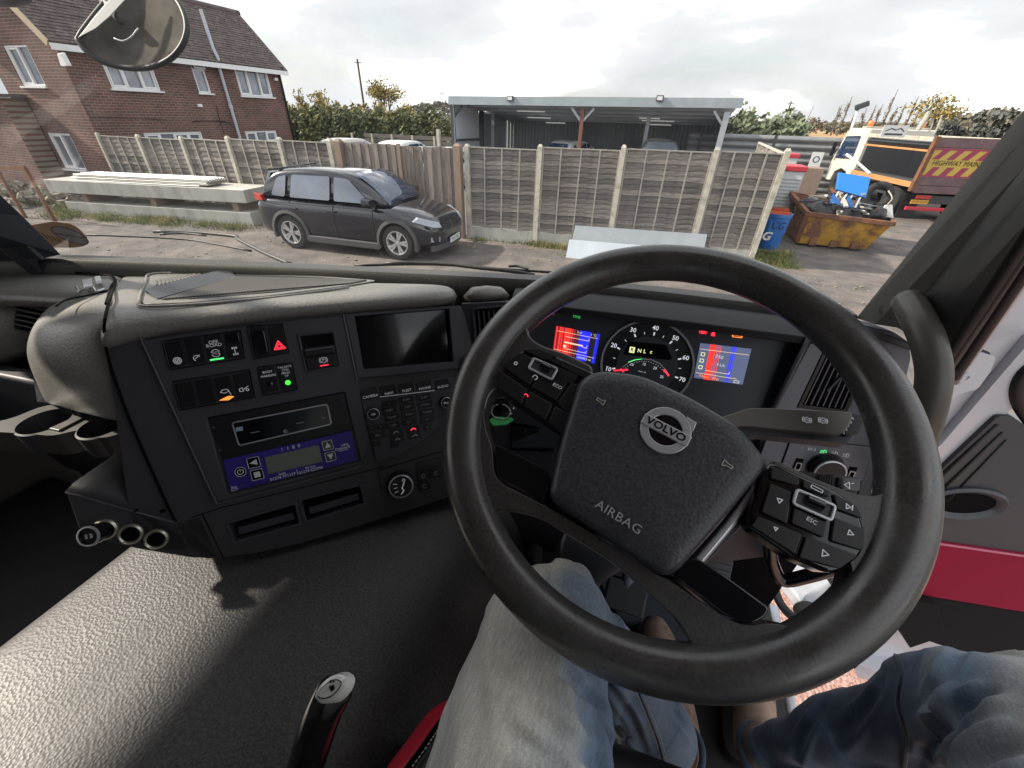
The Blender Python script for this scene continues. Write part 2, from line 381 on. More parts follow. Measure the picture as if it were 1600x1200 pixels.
m_wglass = mat("window_glass", (.20, .22, .26), .12, spec=1.0, metal=.3, var=.45, vscale=1.6)  # pale mottled tone stands in for clouds reflected in the panes
m_car = mat("black_car_paint", (.005, .007, .014), .14, spec=.4, coat=.9)
m_carglass = mat("sky_toned_glass", (.02, .04, .085), .04, spec=1.0, coat=.6, var=.6, vscale=2.5)  # blue mottled tone stands in for sky reflected in the glass
m_trim = mat("grey_plastic_trim", (.06, .06, .062), .6)
m_tyre = mat("tyre_rubber", (.022, .022, .022), .85)
m_alloy = mat("alloy_rim", (.62, .63, .65), .28, metal=.8)
m_lampg = mat("headlamp_lens", (.30, .33, .38), .1, coat=1.0)
m_redlamp = mat("red_lamp", (.45, .02, .02), .2, coat=1.0)
m_plate = mat("number_plate", (.75, .76, .76), .4)
m_yplate = mat("yellow_plate", (.72, .36, .03), .4)

# ---- ground, field, hills
bm = BM(); S = 1500
bmesh.ops.create_grid(bm, x_segments=1, y_segments=1, size=S)
struct("ground", bm, m_ground, origin=(0, 0, 0))
bm = BM()
pts = [(2.3, -6), (.9, -6), (.75, 1.2), (.9, 3.2), (2.2, 4.2), (4.4, 3.8), (5.5, 1), (5, -6)]
vs_ = [bm.verts.new((x, y, .005)) for x, y in pts]; bm.faces.new(vs_); struct("gravel_patch", bm, m_red_gravel, origin=(0, 0, .005))
bm = BM(); prism(bm, [(20, 95, .0), (260, 95, .0), (420, 420, .0), (40, 420, .0)], Vector((0, 0, .06))); struct("stubble_field", bm, m_field, origin=(0, 0, 0))
bm = BM(); rr = []
for i in range(41):
    t = i / 40; x = -230 + 560 * t; h = 4 + 9 * math.exp(-((x + 75) / 60) ** 2) + 3 * noise.noise(Vector((x * .02, 0, 3)))
    rr.append([(x, 470, -1), (x, 480, h * .7), (x, 520, h), (x, 640, h * 1.1), (x, 700, -1)])
loft(bm, rr, closed=False, caps=False); struct("hills", bm, mat("far_hill", (.16, .17, .10), .9, var=.3, vscale=.02), smooth=True, origin=(0, 470, 0))

# ---- foliage
def leaves(bm, c, rad, n, size, clumps=12, shell=.35, flat=1.0):
    c = Vector(c); cl = [Vector((rnd(-1, 1), rnd(-1, 1), rnd(-1, 1))) for _ in range(clumps)]
    cl = [v.normalized() * rnd(.35, .95) for v in cl]
    for _ in range(n):
        k = random.choice(cl); p = k + Vector((random.gauss(0, 1), random.gauss(0, 1), random.gauss(0, 1))) * shell * .62
        if p.length > 1.25: p = p.normalized() * 1.25
        q = c + Vector((p.x * rad[0], p.y * rad[1], p.z * rad[2])); s = size * rnd(.6, 1.4)
        u = Vector((rnd(-1, 1), rnd(-1, 1), rnd(-1, 1))).normalized(); w = u.orthogonal().normalized(); v = u.cross(w)
        bm.faces.new([bm.verts.new(q + w * s), bm.verts.new(q + v * s * .6), bm.verts.new(q - w * s), bm.verts.new(q - v * s * .6)])
def branchy(bm, p, d, L_, r, depth, spread=.6):
    p = Vector(p); d = Vector(d).normalized(); e = p + d * L_ + Vector((rnd(-.05, .05), rnd(-.05, .05), 0)) * L_
    tube(bm, [p, (p + e) / 2 + Vector((rnd(-.04, .04), rnd(-.04, .04), 0)) * L_, e], [r, r * .8, r * .55], n=5)
    tips = [e]
    if depth > 0:
        for k in range(3):
            nd = (d + Vector((rnd(-1, 1), rnd(-1, 1), rnd(-.3, .8))) * spread).normalized()
            tips += branchy(bm, p + (e - p) * rnd(.55, 1), nd, L_ * rnd(.55, .75), r * .55, depth - 1, spread)
    return tips
def tree(name, label, base, h, w, mleaf, nleaf, size, group=None, depth=3, cat='tree', spread=.6, tr=.035):
    t = thing(name, label, cat, base, group)
    bm = BM(); tips = branchy(bm, base, (rnd(-.08, .08), 0, 1), h * .42, h * tr, depth, spread); obj("trunk", bm, m_bark, t, smooth=True)
    bm = BM(); per = max(1, nleaf // max(1, len(tips)))
    for q in tips: leaves(bm, q, (w * .22, w * .22, h * .11), per, size, clumps=3)
    if nleaf: obj("crown", bm, mleaf, t)
    return t
# hedge behind the parked cars
def hedge(name, label, x0, x1, Y, h, n, m, size=.13, depth=1.6):
    t = thing(name, label, "hedge", ((x0 + x1) / 2, Y, 0)); bm = BM()
    k = max(3, int((x1 - x0) / .9))
    for i in range(k):
        x = x0 + (x1 - x0) * (i + .5) / k; hh = h * rnd(.92, 1.06)
        leaves(bm, (x, Y + rnd(-.3, .3), hh * .52), (.75, depth * .5, hh * .46), n // k, size, clumps=16, shell=.42)
    obj("foliage", bm, m, t)
    bm = BM()
    for i in range(k * 2):
        x = rnd(x0, x1); tube(bm, [(x, Y + rnd(-.4, .4), 0), (x + rnd(-.3, .3), Y, h * .6), (x + rnd(-.5, .5), Y + rnd(-.4, .4), h * rnd(.9, 1.15))], [.04, .025, .008], n=4)
    o = obj("stem", bm, m_bark, t); o["kind"] = "stuff"; return t
a = AT(448, 200, 31); b = AT(712, 200, 31)
hedge("clipped_hedge", "long dark green hedge with yellowing top behind the parked cars, left of the open shed", a.x - 8, b.x + 2, 31, 2.75, 30000, m_leafA, .14)
hedge("autumn_hedge", "ragged yellow and olive bushes showing above the long clipped hedge", AT(455, 180, 36).x - 4, AT(640, 180, 36).x, 36, 3.1, 11000, m_leafY, .15)
a = AT(1150, 210, 27); b = AT(1262, 210, 27)
hedge("laurel_hedge", "rounded pale green hedge just right of the open shed, above the ribbed barrier", a.x - .5, b.x - .3, 27, 3.0, 9000, m_leafG, .14, 2.4)
a = AT(1465, 205, 38); b = AT(1600, 205, 38)
for k, (px, hh, ww) in enumerate(((1480, 4.3, 5.5), (1535, 4.6, 6.0), (1590, 5.0, 6.5))):
    p = AT(px, 205, 40); tree("broadleaf_tree", ["bushy grey green tree behind the tailboard of the highway truck", "wide dark bush right of the bushy grey green tree", "dark tree nearest the windscreen pillar"][k],
        (p.x, 40, 0), hh * .86, ww, m_leafB, 5200, .17, "trees behind the highway truck", 2)
p = AT(1478, 180, 62); tree("bare_tree", "brown half-bare tree standing above the highway truck roof", (p.x, 62, 0), 5.6, 9, m_leafY, 1300, .15, None, 4)
p = AT(590, 170, 58); tree("autumn_tree", "tall thin yellow-leaved tree rising behind the hedge beside the pole", (p.x + 1, 58, 0), 7.0, 6.5, m_leafY, 2600, .12, None, 4)
p = AT(497, 170, 52); tree("sparse_tree", "small sparse tree at the hedge near the house corner", (p.x, 52, 0), 5.2, 4, m_leafY, 500, .13, None, 3)
p = AT(476, 170, 50); tree("sapling", "thin sapling closest to the house corner above the hedge", (p.x, 50, 0), 5.6, 2, m_leafY, 200, .12, None, 2)
p = AT(700, 165, 48); tree("slender_tree", "slender tree with a few leaves just left of the shed roof corner", (p.x, 48, 0), 6.6, 1.3, m_leafB, 70, .10, None, 2, spread=.25, tr=.012)
m_pop = mat("poplar_leaf", (.20, .15, .10), .9, var=.3, vscale=1)
pr = random.Random(3)
for k, px in enumerate((1306, 1316, 1332, 1346, 1358, 1368, 1381, 1392, 1403, 1417, 1428)):
    p = AT(px, 190, 150); h = 7.5 + pr.uniform(-1.6, 3.0)
    t = thing("poplar_tree", "%s thin poplar from the left in the distant row beyond the stubble" % ("first second third fourth fifth sixth seventh eighth ninth tenth eleventh".split()[k]), "tree", (p.x, 150, 0), "row of distant poplars")
    bm = BM(); tube(bm, [(p.x, 150, 0), (p.x + .1, 150, h * .5), (p.x, 150, h)], [.22, .13, .04], n=5)
    for q in range(26):
        z = h * pr.uniform(.15, .95); s = pr.choice((-1, 1)) * pr.uniform(.2, .75) * (1.1 - z / h); tube(bm, [(p.x, 150, z), (p.x + s, 150 + pr.uniform(-.5, .5), z + abs(s) * 2.2)], [.05, .015], n=4)
    obj("trunk", bm, m_bark, t)
    bm = BM(); leaves(bm, (p.x, 150, h * .55), (.6, .6, h * .38), 160, .17, clumps=9, shell=.3); obj("crown", bm, m_pop, t)
bm = BM()
for i in range(70):
    x = -120 + 330 * i / 70 + rnd(-2, 2); Yt = 175 + rnd(-12, 12)
    leaves(bm, (x, Yt, 1.9), (3.2, 2, 2.2 * rnd(.6, 1.15)), 230, .42, clumps=8)
o = obj("far_treeline", bm, m_leafB); tag(o, "far line of hedgerow trees along the horizon", "woodland", kind="stuff")
bm = BM()
for i in range(30):
    p = AT(632 + 3.2 * i, 168, 330); hh = 3.5 + 3.2 * math.sin(i / 29 * math.pi) + rnd(-1, 1)
    leaves(bm, (p.x, 330 + rnd(-8, 8), hh), (5, 3, 3.2), 200, .6, clumps=7)
o = obj("far_wood", bm, m_leafB); tag(o, "small far wood on a rise left of the shed roof", "woodland", kind="stuff")

# ---- poles
def pole(name, label, x, Y, h, r, m, lean=0):
    bm = BM(); tube(bm, [(x, Y, 0), (x + lean * h * .5, Y, h * .5), (x + lean * h, Y, h)], [r, r * .9, r * .75], n=10)
    bar(bm, (x + lean * h - .35, Y, h * .96), (x + lean * h + .35, Y, h * .96), .06); o = obj(name, bm, m, smooth='auto'); return tag(o, label, "pole")
p = AT(568, 170, 40); pole("telegraph_pole", "dark wooden telegraph pole leaning above the hedge beside the yellow-leaved tree", p.x + .1, 40, 6.6, .11, m_bark)
p = AT(1226, 190, 60); pole("utility_pole", "thin wooden pole standing alone beyond the laurel hedge", p.x, 60, 4.6, .10, m_bark)

# ---- fence
fence = thing("garden_fence", "weathered grey panel fence with pale concrete posts across the yard", "fence", (-7, 9.8, 0))
tops = [(154, 211), (217, 214), (285, 217), (357, 217), (438, 219), (530, 222), (727, 230), (845, 231), (975, 232), (1120, 236), (1230, 238)]
ys = [9.45, 9.45, 9.5, 9.4, 9.42, 9.5, 9.80, 9.95, 10.1, 10.28, 10.40]
FP = [AT(x, y, Y) for (x, y), Y in zip(tops, ys)]
def fpost(p, w, m, cap=.05):
    bm = BM(); h = p.z + .02; x, y = p.x, p.y - .03
    hull2(bm, [(x - w, y - w, 0), (x + w, y - w, 0), (x + w, y + w, 0), (x - w, y + w, 0)], [(x - w, y - w, h), (x + w, y - w, h), (x + w, y + w, h), (x - w, y + w, h)])
    hull2(bm, [(x - w, y - w, h), (x + w, y - w, h), (x + w, y + w, h), (x - w, y + w, h)], [(x - w * .5, y - w * .5, h + cap), (x + w * .5, y - w * .5, h + cap), (x + w * .5, y + w * .5, h + cap), (x - w * .5, y + w * .5, h + cap)])
    obj("post", bm, m, fence)
for i, p in enumerate(FP):
    if i == 5: fpost(p, .085, m_timber); fpost(p + Vector((-.26, .0, 0)), .06, m_post)
    elif i == 6: fpost(p + Vector((-.17, -.02, 0)), .085, m_timber); fpost(p + Vector((.06, 0, 0)), .055, m_post)
    else: fpost(p, .052 if i else .045, m_post)
def lap_panel(p, q, gravel, nb=3, ns=17, sd=0):
    rg = random.Random(sd); d = q - p; d.z = 0; Lp = d.length - .10; d.normalize(); nrm = Vector((d.y, -d.x, 0))
    mid = (p + q) / 2; z0 = gravel; ztop = (p.z + q.z) / 2 - .03; H = ztop - z0 - .02
    ang = math.atan2(d.y, d.x)
    for s in range(ns):
        bm = BM(); hh = H / ns; z = z0 + hh * s + rg.uniform(-.006, .006); n = 9; ph = rg.uniform(0, 9)
        top = []; bot = []
        for j in range(n + 1):
            x = -Lp / 2 + Lp * j / n; wv = .018 * math.sin(j * 1.3 + ph) * rg.uniform(.3, 1)
            bot.append((x, wv)); top.append((x, hh * 1.25 + .01 * math.sin(j + ph * 2)))
        A = [Vector((x, -.020, z_)) for x, z_ in bot] + [Vector((x, -.004, z_)) for x, z_ in top[::-1]]
        B = [v + Vector((0, .010, 0)) for v in A]; hull2(bm, A, B)
        o = obj("slat", bm, m_slats[rg.choice((0, 0, 1, 1, 2, 3))], fence, origin=(0, 0, 0))
        o.location = Vector((mid.x, mid.y, z)) - ROOT[fence.name]; o.rotation_euler = (0, 0, ang)
    for k in range(nb):
        x = -Lp / 2 + Lp * (k + 1) / (nb + 1); c = mid + d * x + nrm * .034; bm = BM()
        bar(bm, (c.x, c.y, z0 - .01), (c.x + rg.uniform(-.01, .01), c.y, ztop), .034, .024, up=nrm); obj("batten", bm, m_batten, fence)
    for sx in (-1, 1):
        c = mid + d * (Lp / 2 - .02) * sx + nrm * .03; bm = BM(); bar(bm, (c.x, c.y, z0), (c.x, c.y, ztop), .036, .024, up=nrm); obj("batten", bm, m_batten, fence)
    c = mid + nrm * .012; bm = BM(); a_ = c - d * Lp / 2; b_ = c + d * Lp / 2
    bar(bm, (a_.x, a_.y, ztop + .012), (b_.x, b_.y, ztop + .012), .05, .024); obj("capping", bm, m_batten, fence)
    if gravel > .1:
        bm = BM(); bar(bm, (a_.x, a_.y, gravel / 2 - .01), (b_.x, b_.y, gravel / 2 - .01), .045, gravel); obj("gravel_board", bm, m_conc, fence)
for i in (0, 1, 2, 3): lap_panel(FP[i], FP[i + 1], .05, 3, 15, i)
lap_panel(FP[4], FP[5] + Vector((-.26, 0, 0)), .05, 3, 15, 4)
for i in (6, 7, 8, 9): lap_panel(FP[i], FP[i + 1], .30, 3, 17, i)
# upright boards of the double gate
g0 = FP[5] + Vector((.1, 0, 0)); g1 = FP[6] + Vector((-.26, -.02, 0)); n = 25
for k in range(n):
    t0 = (k + .5) / n; p = g0.lerp(g1, t0); z1 = p.z - .02 + (.02 if k < 12 else 0) + rnd(-.008, .008); bm = BM(); w = (g1 - g0).length / n
    bar(bm, (p.x, p.y - (.012 if k % 2 else 0), .07), (p.x + rnd(-.01, .01), p.y - (.012 if k % 2 else 0), z1), .018, w * 1.05, up=(1, 0, 0)); obj("board", bm, random.choice(m_vboards), fence)
p = g0.lerp(g1, .52); bm = BM(); bar(bm, (p.x, p.y - .05, .1), (p.x, p.y - .05, p.z + .02), .09, .04, up=(0, 1, 0)); obj("gate_stile", bm, m_timber, fence)
for z in (.35, 1.05, 1.75):
    bm = BM(); bar(bm, (g0.x, g0.y + .04, z), (g1.x, g1.y + .04, z), .04, .09); obj("rail", bm, m_timber, fence)
# short return of fence running away from the end post, with a ragged edge
e = FP[10]; bm = BM()
ret = thing("side_fence", "short ragged fence running back from the end concrete post", "fence", (e.x - 1.2, e.y + 2, 0))
P0 = Vector((e.x, e.y + .1, 0)); P1 = AT(1185, 226, 15.5); P2 = AT(1160, 228, 15.6)
n = 26
for k in range(n):
    t0 = k / (n - 1); p = P0.lerp(Vector((P1.x, P1.y, 0)), t0); zz = 2.1 + rnd(-.05, .05); bm = BM()
    box(bm, (p.x, p.y, zz / 2), (.02, .19, zz)); obj("board", bm, random.choice(m_slats), ret)
bm = BM(); bar(bm, (P0.x, P0.y, 2.13), (P1.x, P1.y, 2.15), .05, .04); obj("capping", bm, m_post, ret)

# ---- leaning grey sheets at the fence
m_sheetA = mat("grey_painted_panel", (.24, .27, .30), .55, var=.1, vscale=3)
m_sheetB = mat("pale_galvanised_panel", (.45, .50, .56), .45, metal=.2, var=.08, vscale=3)
A = [AZ(897, 391, .0), AZ(1098, 414, .0)]
bm = BM(); a0 = AT(899, 352, 9.92); a1 = AT(1105, 366, 10.1); b1 = Vector((a1.x, a1.y - .42, 0.02)); b0 = Vector((a0.x + .02, a0.y - .42, 0.02))
prism(bm, [b0, b1, a1, a0], Vector((0, -.03, .0))); tag(obj("metal_sheet", bm, m_sheetA, bevel=.003), "dark grey flat metal panel leaning on the fence foot, the taller of two", "metal panel")
bm = BM(); a0 = AT(890, 374, 9.36); a1 = AT(1096, 391, 9.52); b1 = Vector((a1.x, a1.y - .2, 0)); b0 = Vector((a0.x, a0.y - .2, 0))
prism(bm, [b0, b1, a1, a0], Vector((0, -.03, 0))); tag(obj("metal_sheet", bm, m_sheetB, bevel=.003), "pale blue grey low metal panel lying in front of the dark grey one", "metal panel")

# ---- concrete beams with a stack of old sheets
def G(x, y, z=0.0): return AZ(x, y, z)
def z_at(x, y, P):
    d = ray(x, y); k = math.hypot(P[0], P[1]) / math.hypot(d.x, d.y); return CZ + d.z * k
A = G(109, 331); B = G(397, 353.6); E2 = G(427.6, 342)
dirn = (B - A).normalized(); back = Vector((-dirn.y, dirn.x, 0)) * 1.0
hA = (z_at(104.3, 314.3, A), z_at(95.8, 300, A), z_at(87.9, 281, A)); hB = (z_at(393.9, 332.7, B), z_at(381.5, 318, B), z_at(378, 297.4, B))
def beam(a, b, za0, za1, zb0, zb1, label):
    bm = BM(); q = [a + Vector((0, 0, za0)), b + Vector((0, 0, zb0)), b + Vector((0, 0, zb1)), a + Vector((0, 0, za1))]
    prism(bm, q, back); o = obj("concrete_beam", bm, m_conc, bevel=.012); tag(o, label, "beam", "concrete beams stacked by the fence"); return o
beam(A, B, 0, hA[0], 0, hB[0], "lower pale concrete beam lying on the ground beside the car")
beam(A - dirn * .35, B, hA[1] - .02, hA[2], hB[1], hB[2], "upper pale concrete beam carrying the old white sheets")
for t0, wh in ((.12, "left"), (.5, "middle"), (.93, "right")):
    c = A.lerp(B, t0) + back * .5; z0 = hA[0] + (hB[0] - hA[0]) * t0; z1 = hA[1] + (hB[1] - hA[1]) * t0
    bm = BM(); box(bm, (c.x, c.y, (z0 + z1) / 2), (.2, .8, z1 - z0 - .004)); tag(obj("timber_packer", bm, m_timber), "short timber packer between the concrete beams, at their %s" % wh, "timber", "packers between the concrete beams")
zt = hB[2]
t = thing("sheet_stack", "stack of dirty white corrugated sheets on top of the upper concrete beam", "sheets", (A.lerp(B, .45).x, A.lerp(B, .45).y, zt))
for k in range(5):
    bm = BM(); a_ = A.lerp(B, .10 + .015 * rnd(-1, 1)) + back * (.08 + .02 * k); b_ = A.lerp(B, .80 + .03 * rnd(-1, 1)) + back * (.08 + .02 * k); zz = zt + .012 + k * .035; rows = []
    for i in range(25):
        v = i / 24; off = back * (.62 * v) + Vector((0, 0, zz + .016 * math.sin(v * 40))); rows.append([a_ + off + Vector((0, 0, (hA[2] - hB[2]))), b_ + off])
    loft(bm, rows, closed=False, caps=False); obj("sheet", bm, m_post if k % 2 else m_white, t, solid=.006)

# ---- house
house = thing("brick_house", "red brick cottage with brown tiled roof and white windows at the far left", "house", (-20, 13, 0))
HX = -17.0; Y0 = 9.5; Y1 = 17.4; EZ = 4.2
front = Plane((HX, Y0, 0), (0, 1, 0), (0, 0, 1)); gable = Plane((HX, Y0, 0), (1, 0, 0), (0, 0, 1))
rid = AT(372, 24, Y1 + .2); RX, RZ = rid.x, rid.z; WX = 2 * RX - HX
win_f = [([(155, 92), (232, 98), (256, 142), (177, 139)], 'w3'), ([(295, 92.5), (316, 97), (331, 146.5), (311, 144.5)], 'v2'), ([(364, 100.8), (416.5, 106.5), (427, 152), (377, 149.5)], 'w3'),
         ([(223, 207.5), (314, 205.5), (320, 222), (232, 226)], 'w4'), ([(382, 204.8), (431, 203.8), (436, 222), (388, 224)], 'w3')]
win_g = [([(5, 71), (40.5, 69), (71, 134), (36, 135.5)], 'w2'), ([(74.5, 207.5), (109, 208.5), (134, 265), (101, 264)], 'w2')]
def wallsolid(pl, poly, holes, m, thick=.25):
    bm = BM(); slab(bm, pl, poly, -thick, 0); o = obj("wall", bm, m, house, origin=pl.O if False else None)
    cs = []
    for h in holes:
        bm = BM(); slab(bm, pl, h, -thick * 2, .2); cs.append(obj("c", bm, None))
    bpy.context.view_layer.update(); return cut(o, *cs)
def rect_of(pl, px, X=None):
    q = [pl.uv(x, y) for x, y in px]; a0 = (q[0][0] + q[3][0]) / 2; a1 = (q[1][0] + q[2][0]) / 2; b1 = (q[0][1] + q[1][1]) / 2; b0 = (q[2][1] + q[3][1]) / 2
    return a0, b0, a1, b1
def window(pl, r, kind):
    a0, b0, a1, b1 = r; bm = BM(); fw = .055
    frame_ring(bm, pl, rect(a0 + .004, b0 + .004, a1 - .004, b1 - .004), rect(a0 + fw, b0 + fw, a1 - fw, b1 - fw), -.10, -.02)
    w = obj("window", bm, m_white, house, bevel=.004)
    n = {'w3': 3, 'w2': 2, 'w4': 4, 'v2': 1}[kind]
    cuts = [a0 + (a1 - a0) * k / n for k in range(n + 1)]
    for k in range(1, n):
        bm = BM(); slab(bm, pl, rect(cuts[k] - .035, b0 + fw, cuts[k] + .035, b1 - fw), -.098, -.015); obj("mullion", bm, m_white, w, bevel=.004)
    for k in range(n):
        bm = BM(); slab(bm, pl, rect(cuts[k] + .03, b0 + .04, cuts[k + 1] - .03, b1 - .04), -.085, -.075); obj("pane", bm, m_wglass, w)
        if n > 1 and k != 1:
            bm = BM(); x0, x1 = max(cuts[k], a0 + fw) + .02, min(cuts[k + 1], a1 - fw) - .02
            frame_ring(bm, pl, rect(x0, b0 + fw + .004, x1, b1 - fw - .004), rect(x0 + .04, b0 + fw + .045, x1 - .04, b1 - fw - .045), -.074, -.03); obj("sash", bm, m_white, w)
    if kind == 'v2':
        bm = BM(); zb = b0 + (b1 - b0) * .72; slab(bm, pl, rect(a0 + fw, zb - .03, a1 - fw, zb + .03), -.098, -.015); obj("transom", bm, m_white, w)
        sub = Plane(pl.w(a0 + fw, b1 - fw, .0), pl.L, (pl.U * .88 - pl.N * .42)); hh = (b1 - zb - fw) * 1.0; bm = BM()
        frame_ring(bm, sub, rect(-.02, -hh, a1 - a0 - 2 * fw + .02, .02), rect(.03, -hh + .05, a1 - a0 - 2 * fw - .03, -.03), 0, .04); obj("open_sash", bm, m_white, w)
        bm = BM(); slab(bm, sub, rect(.03, -hh + .05, a1 - a0 - 2 * fw - .03, -.03), .015, .022); obj("pane", bm, m_wglass, w)
    bm = BM(); slab(bm, pl, rect(a0 - .06, b0 - .05, a1 + .06, b0 - .002), -.09, .07); obj("sill", bm, m_white, w, bevel=.004)
rf = [rect_of(front, px) for px, k in win_f]; rg_ = [rect_of(gable, px) for px, k in win_g]
wallsolid(front, [(0, 0), (Y1 - Y0, 0), (Y1 - Y0, EZ), (0, EZ)], [rect(*r) for r in rf], m_brickX)
gx = WX - HX
wallsolid(gable, [(-.254, 0), (-.254, EZ), (RX - HX, RZ - .12), (gx, EZ), (gx, 0)][::-1], [rect(*r) for r in rg_], m_brickY)
bm = BM(); slab(bm, Plane((HX, Y1, 0), (1, 0, 0), (0, 0, 1)), [(-.254, 0), (-.254, EZ), (RX - HX, RZ - .12), (gx, EZ), (gx, 0)][::-1], 0, .25); obj("wall", bm, m_brickY, house)
bm = BM(); box(bm, ((HX + WX) / 2, (Y0 + Y1) / 2, 2.3), (abs(gx) - .7, Y1 - Y0 - .7, .06)); obj("upper_floor", bm, m_dark, house)
for r, (px, k) in zip(rf, win_f): window(front, r, k)
for r, (px, k) in zip(rg_, win_g): window(gable, r, k)
slope = Vector((RX - HX, 0, RZ - EZ)); sl = slope.length; sdir = slope.normalized(); snrm = Vector((-sdir.z, 0, sdir.x)) * -1
if snrm.z < 0: snrm = -snrm
eave = Vector((HX, Y0 - .25, EZ)) - sdir * .30
bm = BM(); prism(bm, [eave, eave + Vector((0, Y1 - Y0 + .5, 0)), eave + Vector((0, Y1 - Y0 + .5, 0)) + sdir * (sl + .30), eave + sdir * (sl + .30)], snrm * .06)
roof = obj("roof", bm, m_tile, house)
bm = BM(); b2 = Vector((2 * RX - HX, Y0 - .25, EZ)) + Vector((sdir.x, 0, -sdir.z)) * .3; s2 = Vector((-sdir.x, 0, sdir.z))
prism(bm, [b2, b2 + Vector((0, Y1 - Y0 + .5, 0)), b2 + Vector((0, Y1 - Y0 + .5, 0)) + s2 * (sl + .30), b2 + s2 * (sl + .30)], Vector((-snrm.x, 0, snrm.z)) * .06); obj("roof", bm, m_tile, house)
bm = BM(); rt = random.Random(5); nrow = int((sl + .3) / .115); ncol = int((Y1 - Y0 + .5) / .175)
for i in range(nrow):
    for j in range(ncol):
        p = eave + sdir * (i * .115) + Vector((0, j * .175 + (.087 if i % 2 else 0), 0)) + snrm * (.075 + rt.uniform(0, .012))
        a_ = p; b_ = p + Vector((0, .165, 0)); up_ = sdir * .14 - snrm * .022 * 1.0; hull2(bm, [a_, b_, b_ + up_, a_ + up_], [a_ - snrm * .016, b_ - snrm * .016, b_ + up_ - snrm * .016, a_ + up_ - snrm * .016])
o = obj("roof_tile", bm, m_tile, roof); o['kind'] = 'stuff'
bm = BM(); tube(bm, [(RX, Y0 - .25, RZ + .06), (RX, Y1 + .25, RZ + .06)], .11, n=10); obj("ridge", bm, m_tile, roof, smooth=True)
bm = BM(); e0 = eave - Vector((0, 0, .02)); box(bm, (e0.x + .03, (Y0 + Y1) / 2, e0.z - .04), (.03, Y1 - Y0 + .5, .15)); obj("fascia", bm, m_white, house)
bm = BM()
for s in (0,): bar(bm, Vector((HX, Y0 - .27, EZ + .0)) - sdir * .3, Vector((RX, Y0 - .27, RZ + .0)), .03, .18)
obj("bargeboard", bm, mat("pale_board", (.50, .40, .28), .7), house)
# soil pipe, gutter pipe, cables, lamp
pa = AX(342, 106, HX + .1); pb = AX(374, 211, HX + .1); bm = BM(); yv = pa.y
m_pipe = mat("grey_pipe", (.48, .52, .60), .5)
tube(bm, [(HX + .12, yv, .2), (HX + .12, yv, 3.9), (HX + .2, yv, 4.15), (HX + .1, yv, 4.45), (HX + .05, yv, 5.5)], .055, n=10)
for z in (1.3, 2.6, 3.9): tube(bm, [(HX + .12, yv, z), (HX + .12, yv, z + .12)], .075, n=10)
obj("soil_pipe", bm, m_pipe, house, smooth='auto')
bm = BM(); tube(bm, [(HX + .05, Y1 - .06, 0), (HX + .05, Y1 - .06, 3.95), (HX + .28, Y1 - .02, 4.12)], .04, n=8); obj("drain_pipe", bm, m_black, house, smooth=True)
bm = BM(); q = [AX(300, 190, HX + .02), AX(320, 189, HX + .02), AX(352, 190, HX + .02), AX(362, 195, HX + .02)]; tube(bm, smoothpath(q, 4), .012, n=5)
q = [AX(338, 165, HX + .02), AX(343, 186, HX + .02), AX(351, 210, HX + .02)]; tube(bm, q, .012, n=5)
q = [AX(118, 137, HX + .02), AX(127, 160, HX + .02), AX(141, 183, HX + .02), AX(190, 183.5, HX + .02), AX(260, 187, HX + .02)]; tube(bm, q, .008, n=5); obj("cable", bm, m_black, house)
lamp_p = AT(97, 91, Y0 - .12); bm = BM(); lp = Plane((lamp_p.x, Y0 - .02, lamp_p.z), (1, 0, 0), (0, 0, 1))
hull2(bm, [lp.w(a, b, .0) for a, b in rpoly([(-.11, -.17), (.11, -.17), (.06, .14), (-.06, .14)], .03)], [lp.w(a, b, .14) for a, b in rpoly([(-.15, -.18), (.15, -.18), (.07, .1), (-.07, .1)], .05)]); obj("wall_lamp", bm, m_white, house, bevel=.01)
for px in ((312, 165), (431, 124)):
    p = AX(*px, HX + .06); bm = BM(); box(bm, p, (.1, .16, .10)); obj("vent_cover", bm, m_white, house, bevel=.02)

# lean-to with rusty gutter and rubble heap, far left
lt = thing("lean_to", "low red brick lean-to with a broken gutter at the extreme left edge", "outbuilding", (-16.5, 7.6, 0))
p0 = AT(0, 158, 8.9); p1 = AT(2, 152, 8.9); bm = BM()
pz = p1.z; box(bm, (p1.x - 1.9, 9.16, pz / 2), (3.8, .6, pz)); obj("wall", bm, m_brickY, lt)
bm = BM(); box(bm, (p1.x - 1.9, 9.12, pz + .05), (4.0, .72, .08)); obj("roof", bm, m_tile, lt)
bm = BM(); tube(bm, [(p1.x - 3.8, 8.72, pz - .05), (p1.x, 8.72, pz + .02)], .06, n=8); obj("gutter", bm, m_post, lt, smooth=True)
m_rub = mat("rubble", (.26, .23, .19), .9, var=.3, vscale=5, col2=(.13, .15, .07), c2scale=3)
bm = BM()
for k in range(150):
    a_, r_ = rnd(0, 6.28), rnd(0, 1) ** .6; c = G(38, 316); h = .62 * (1 - r_); s = rnd(.07, .26)
    m3 = Matrix.Rotation(rnd(0, 3), 3, Vector((rnd(-1, 1), rnd(-1, 1), 1)).normalized()); box(bm, (c.x + math.cos(a_) * r_ * 1.9, c.y + math.sin(a_) * r_ * 1.0, h * rnd(.5, 1) + .04), (s, s * rnd(.5, 1), s * .6), m3)
tag(obj("rubble_heap", bm, m_rub), "low heap of broken brick and soil left of the concrete beams", "rubble", kind="stuff")
t = thing("rusty_frame", "rusty brown steel frame standing in the rubble at the left edge", "metal frame", (G(20, 300).x, G(20, 300).y, 0))
a_ = AT(-6, 263, 6.6); b_ = AT(40, 262, 6.6); bm = BM(); bar(bm, a_, b_, .05, .09); obj("top_rail", bm, m_rust, t)
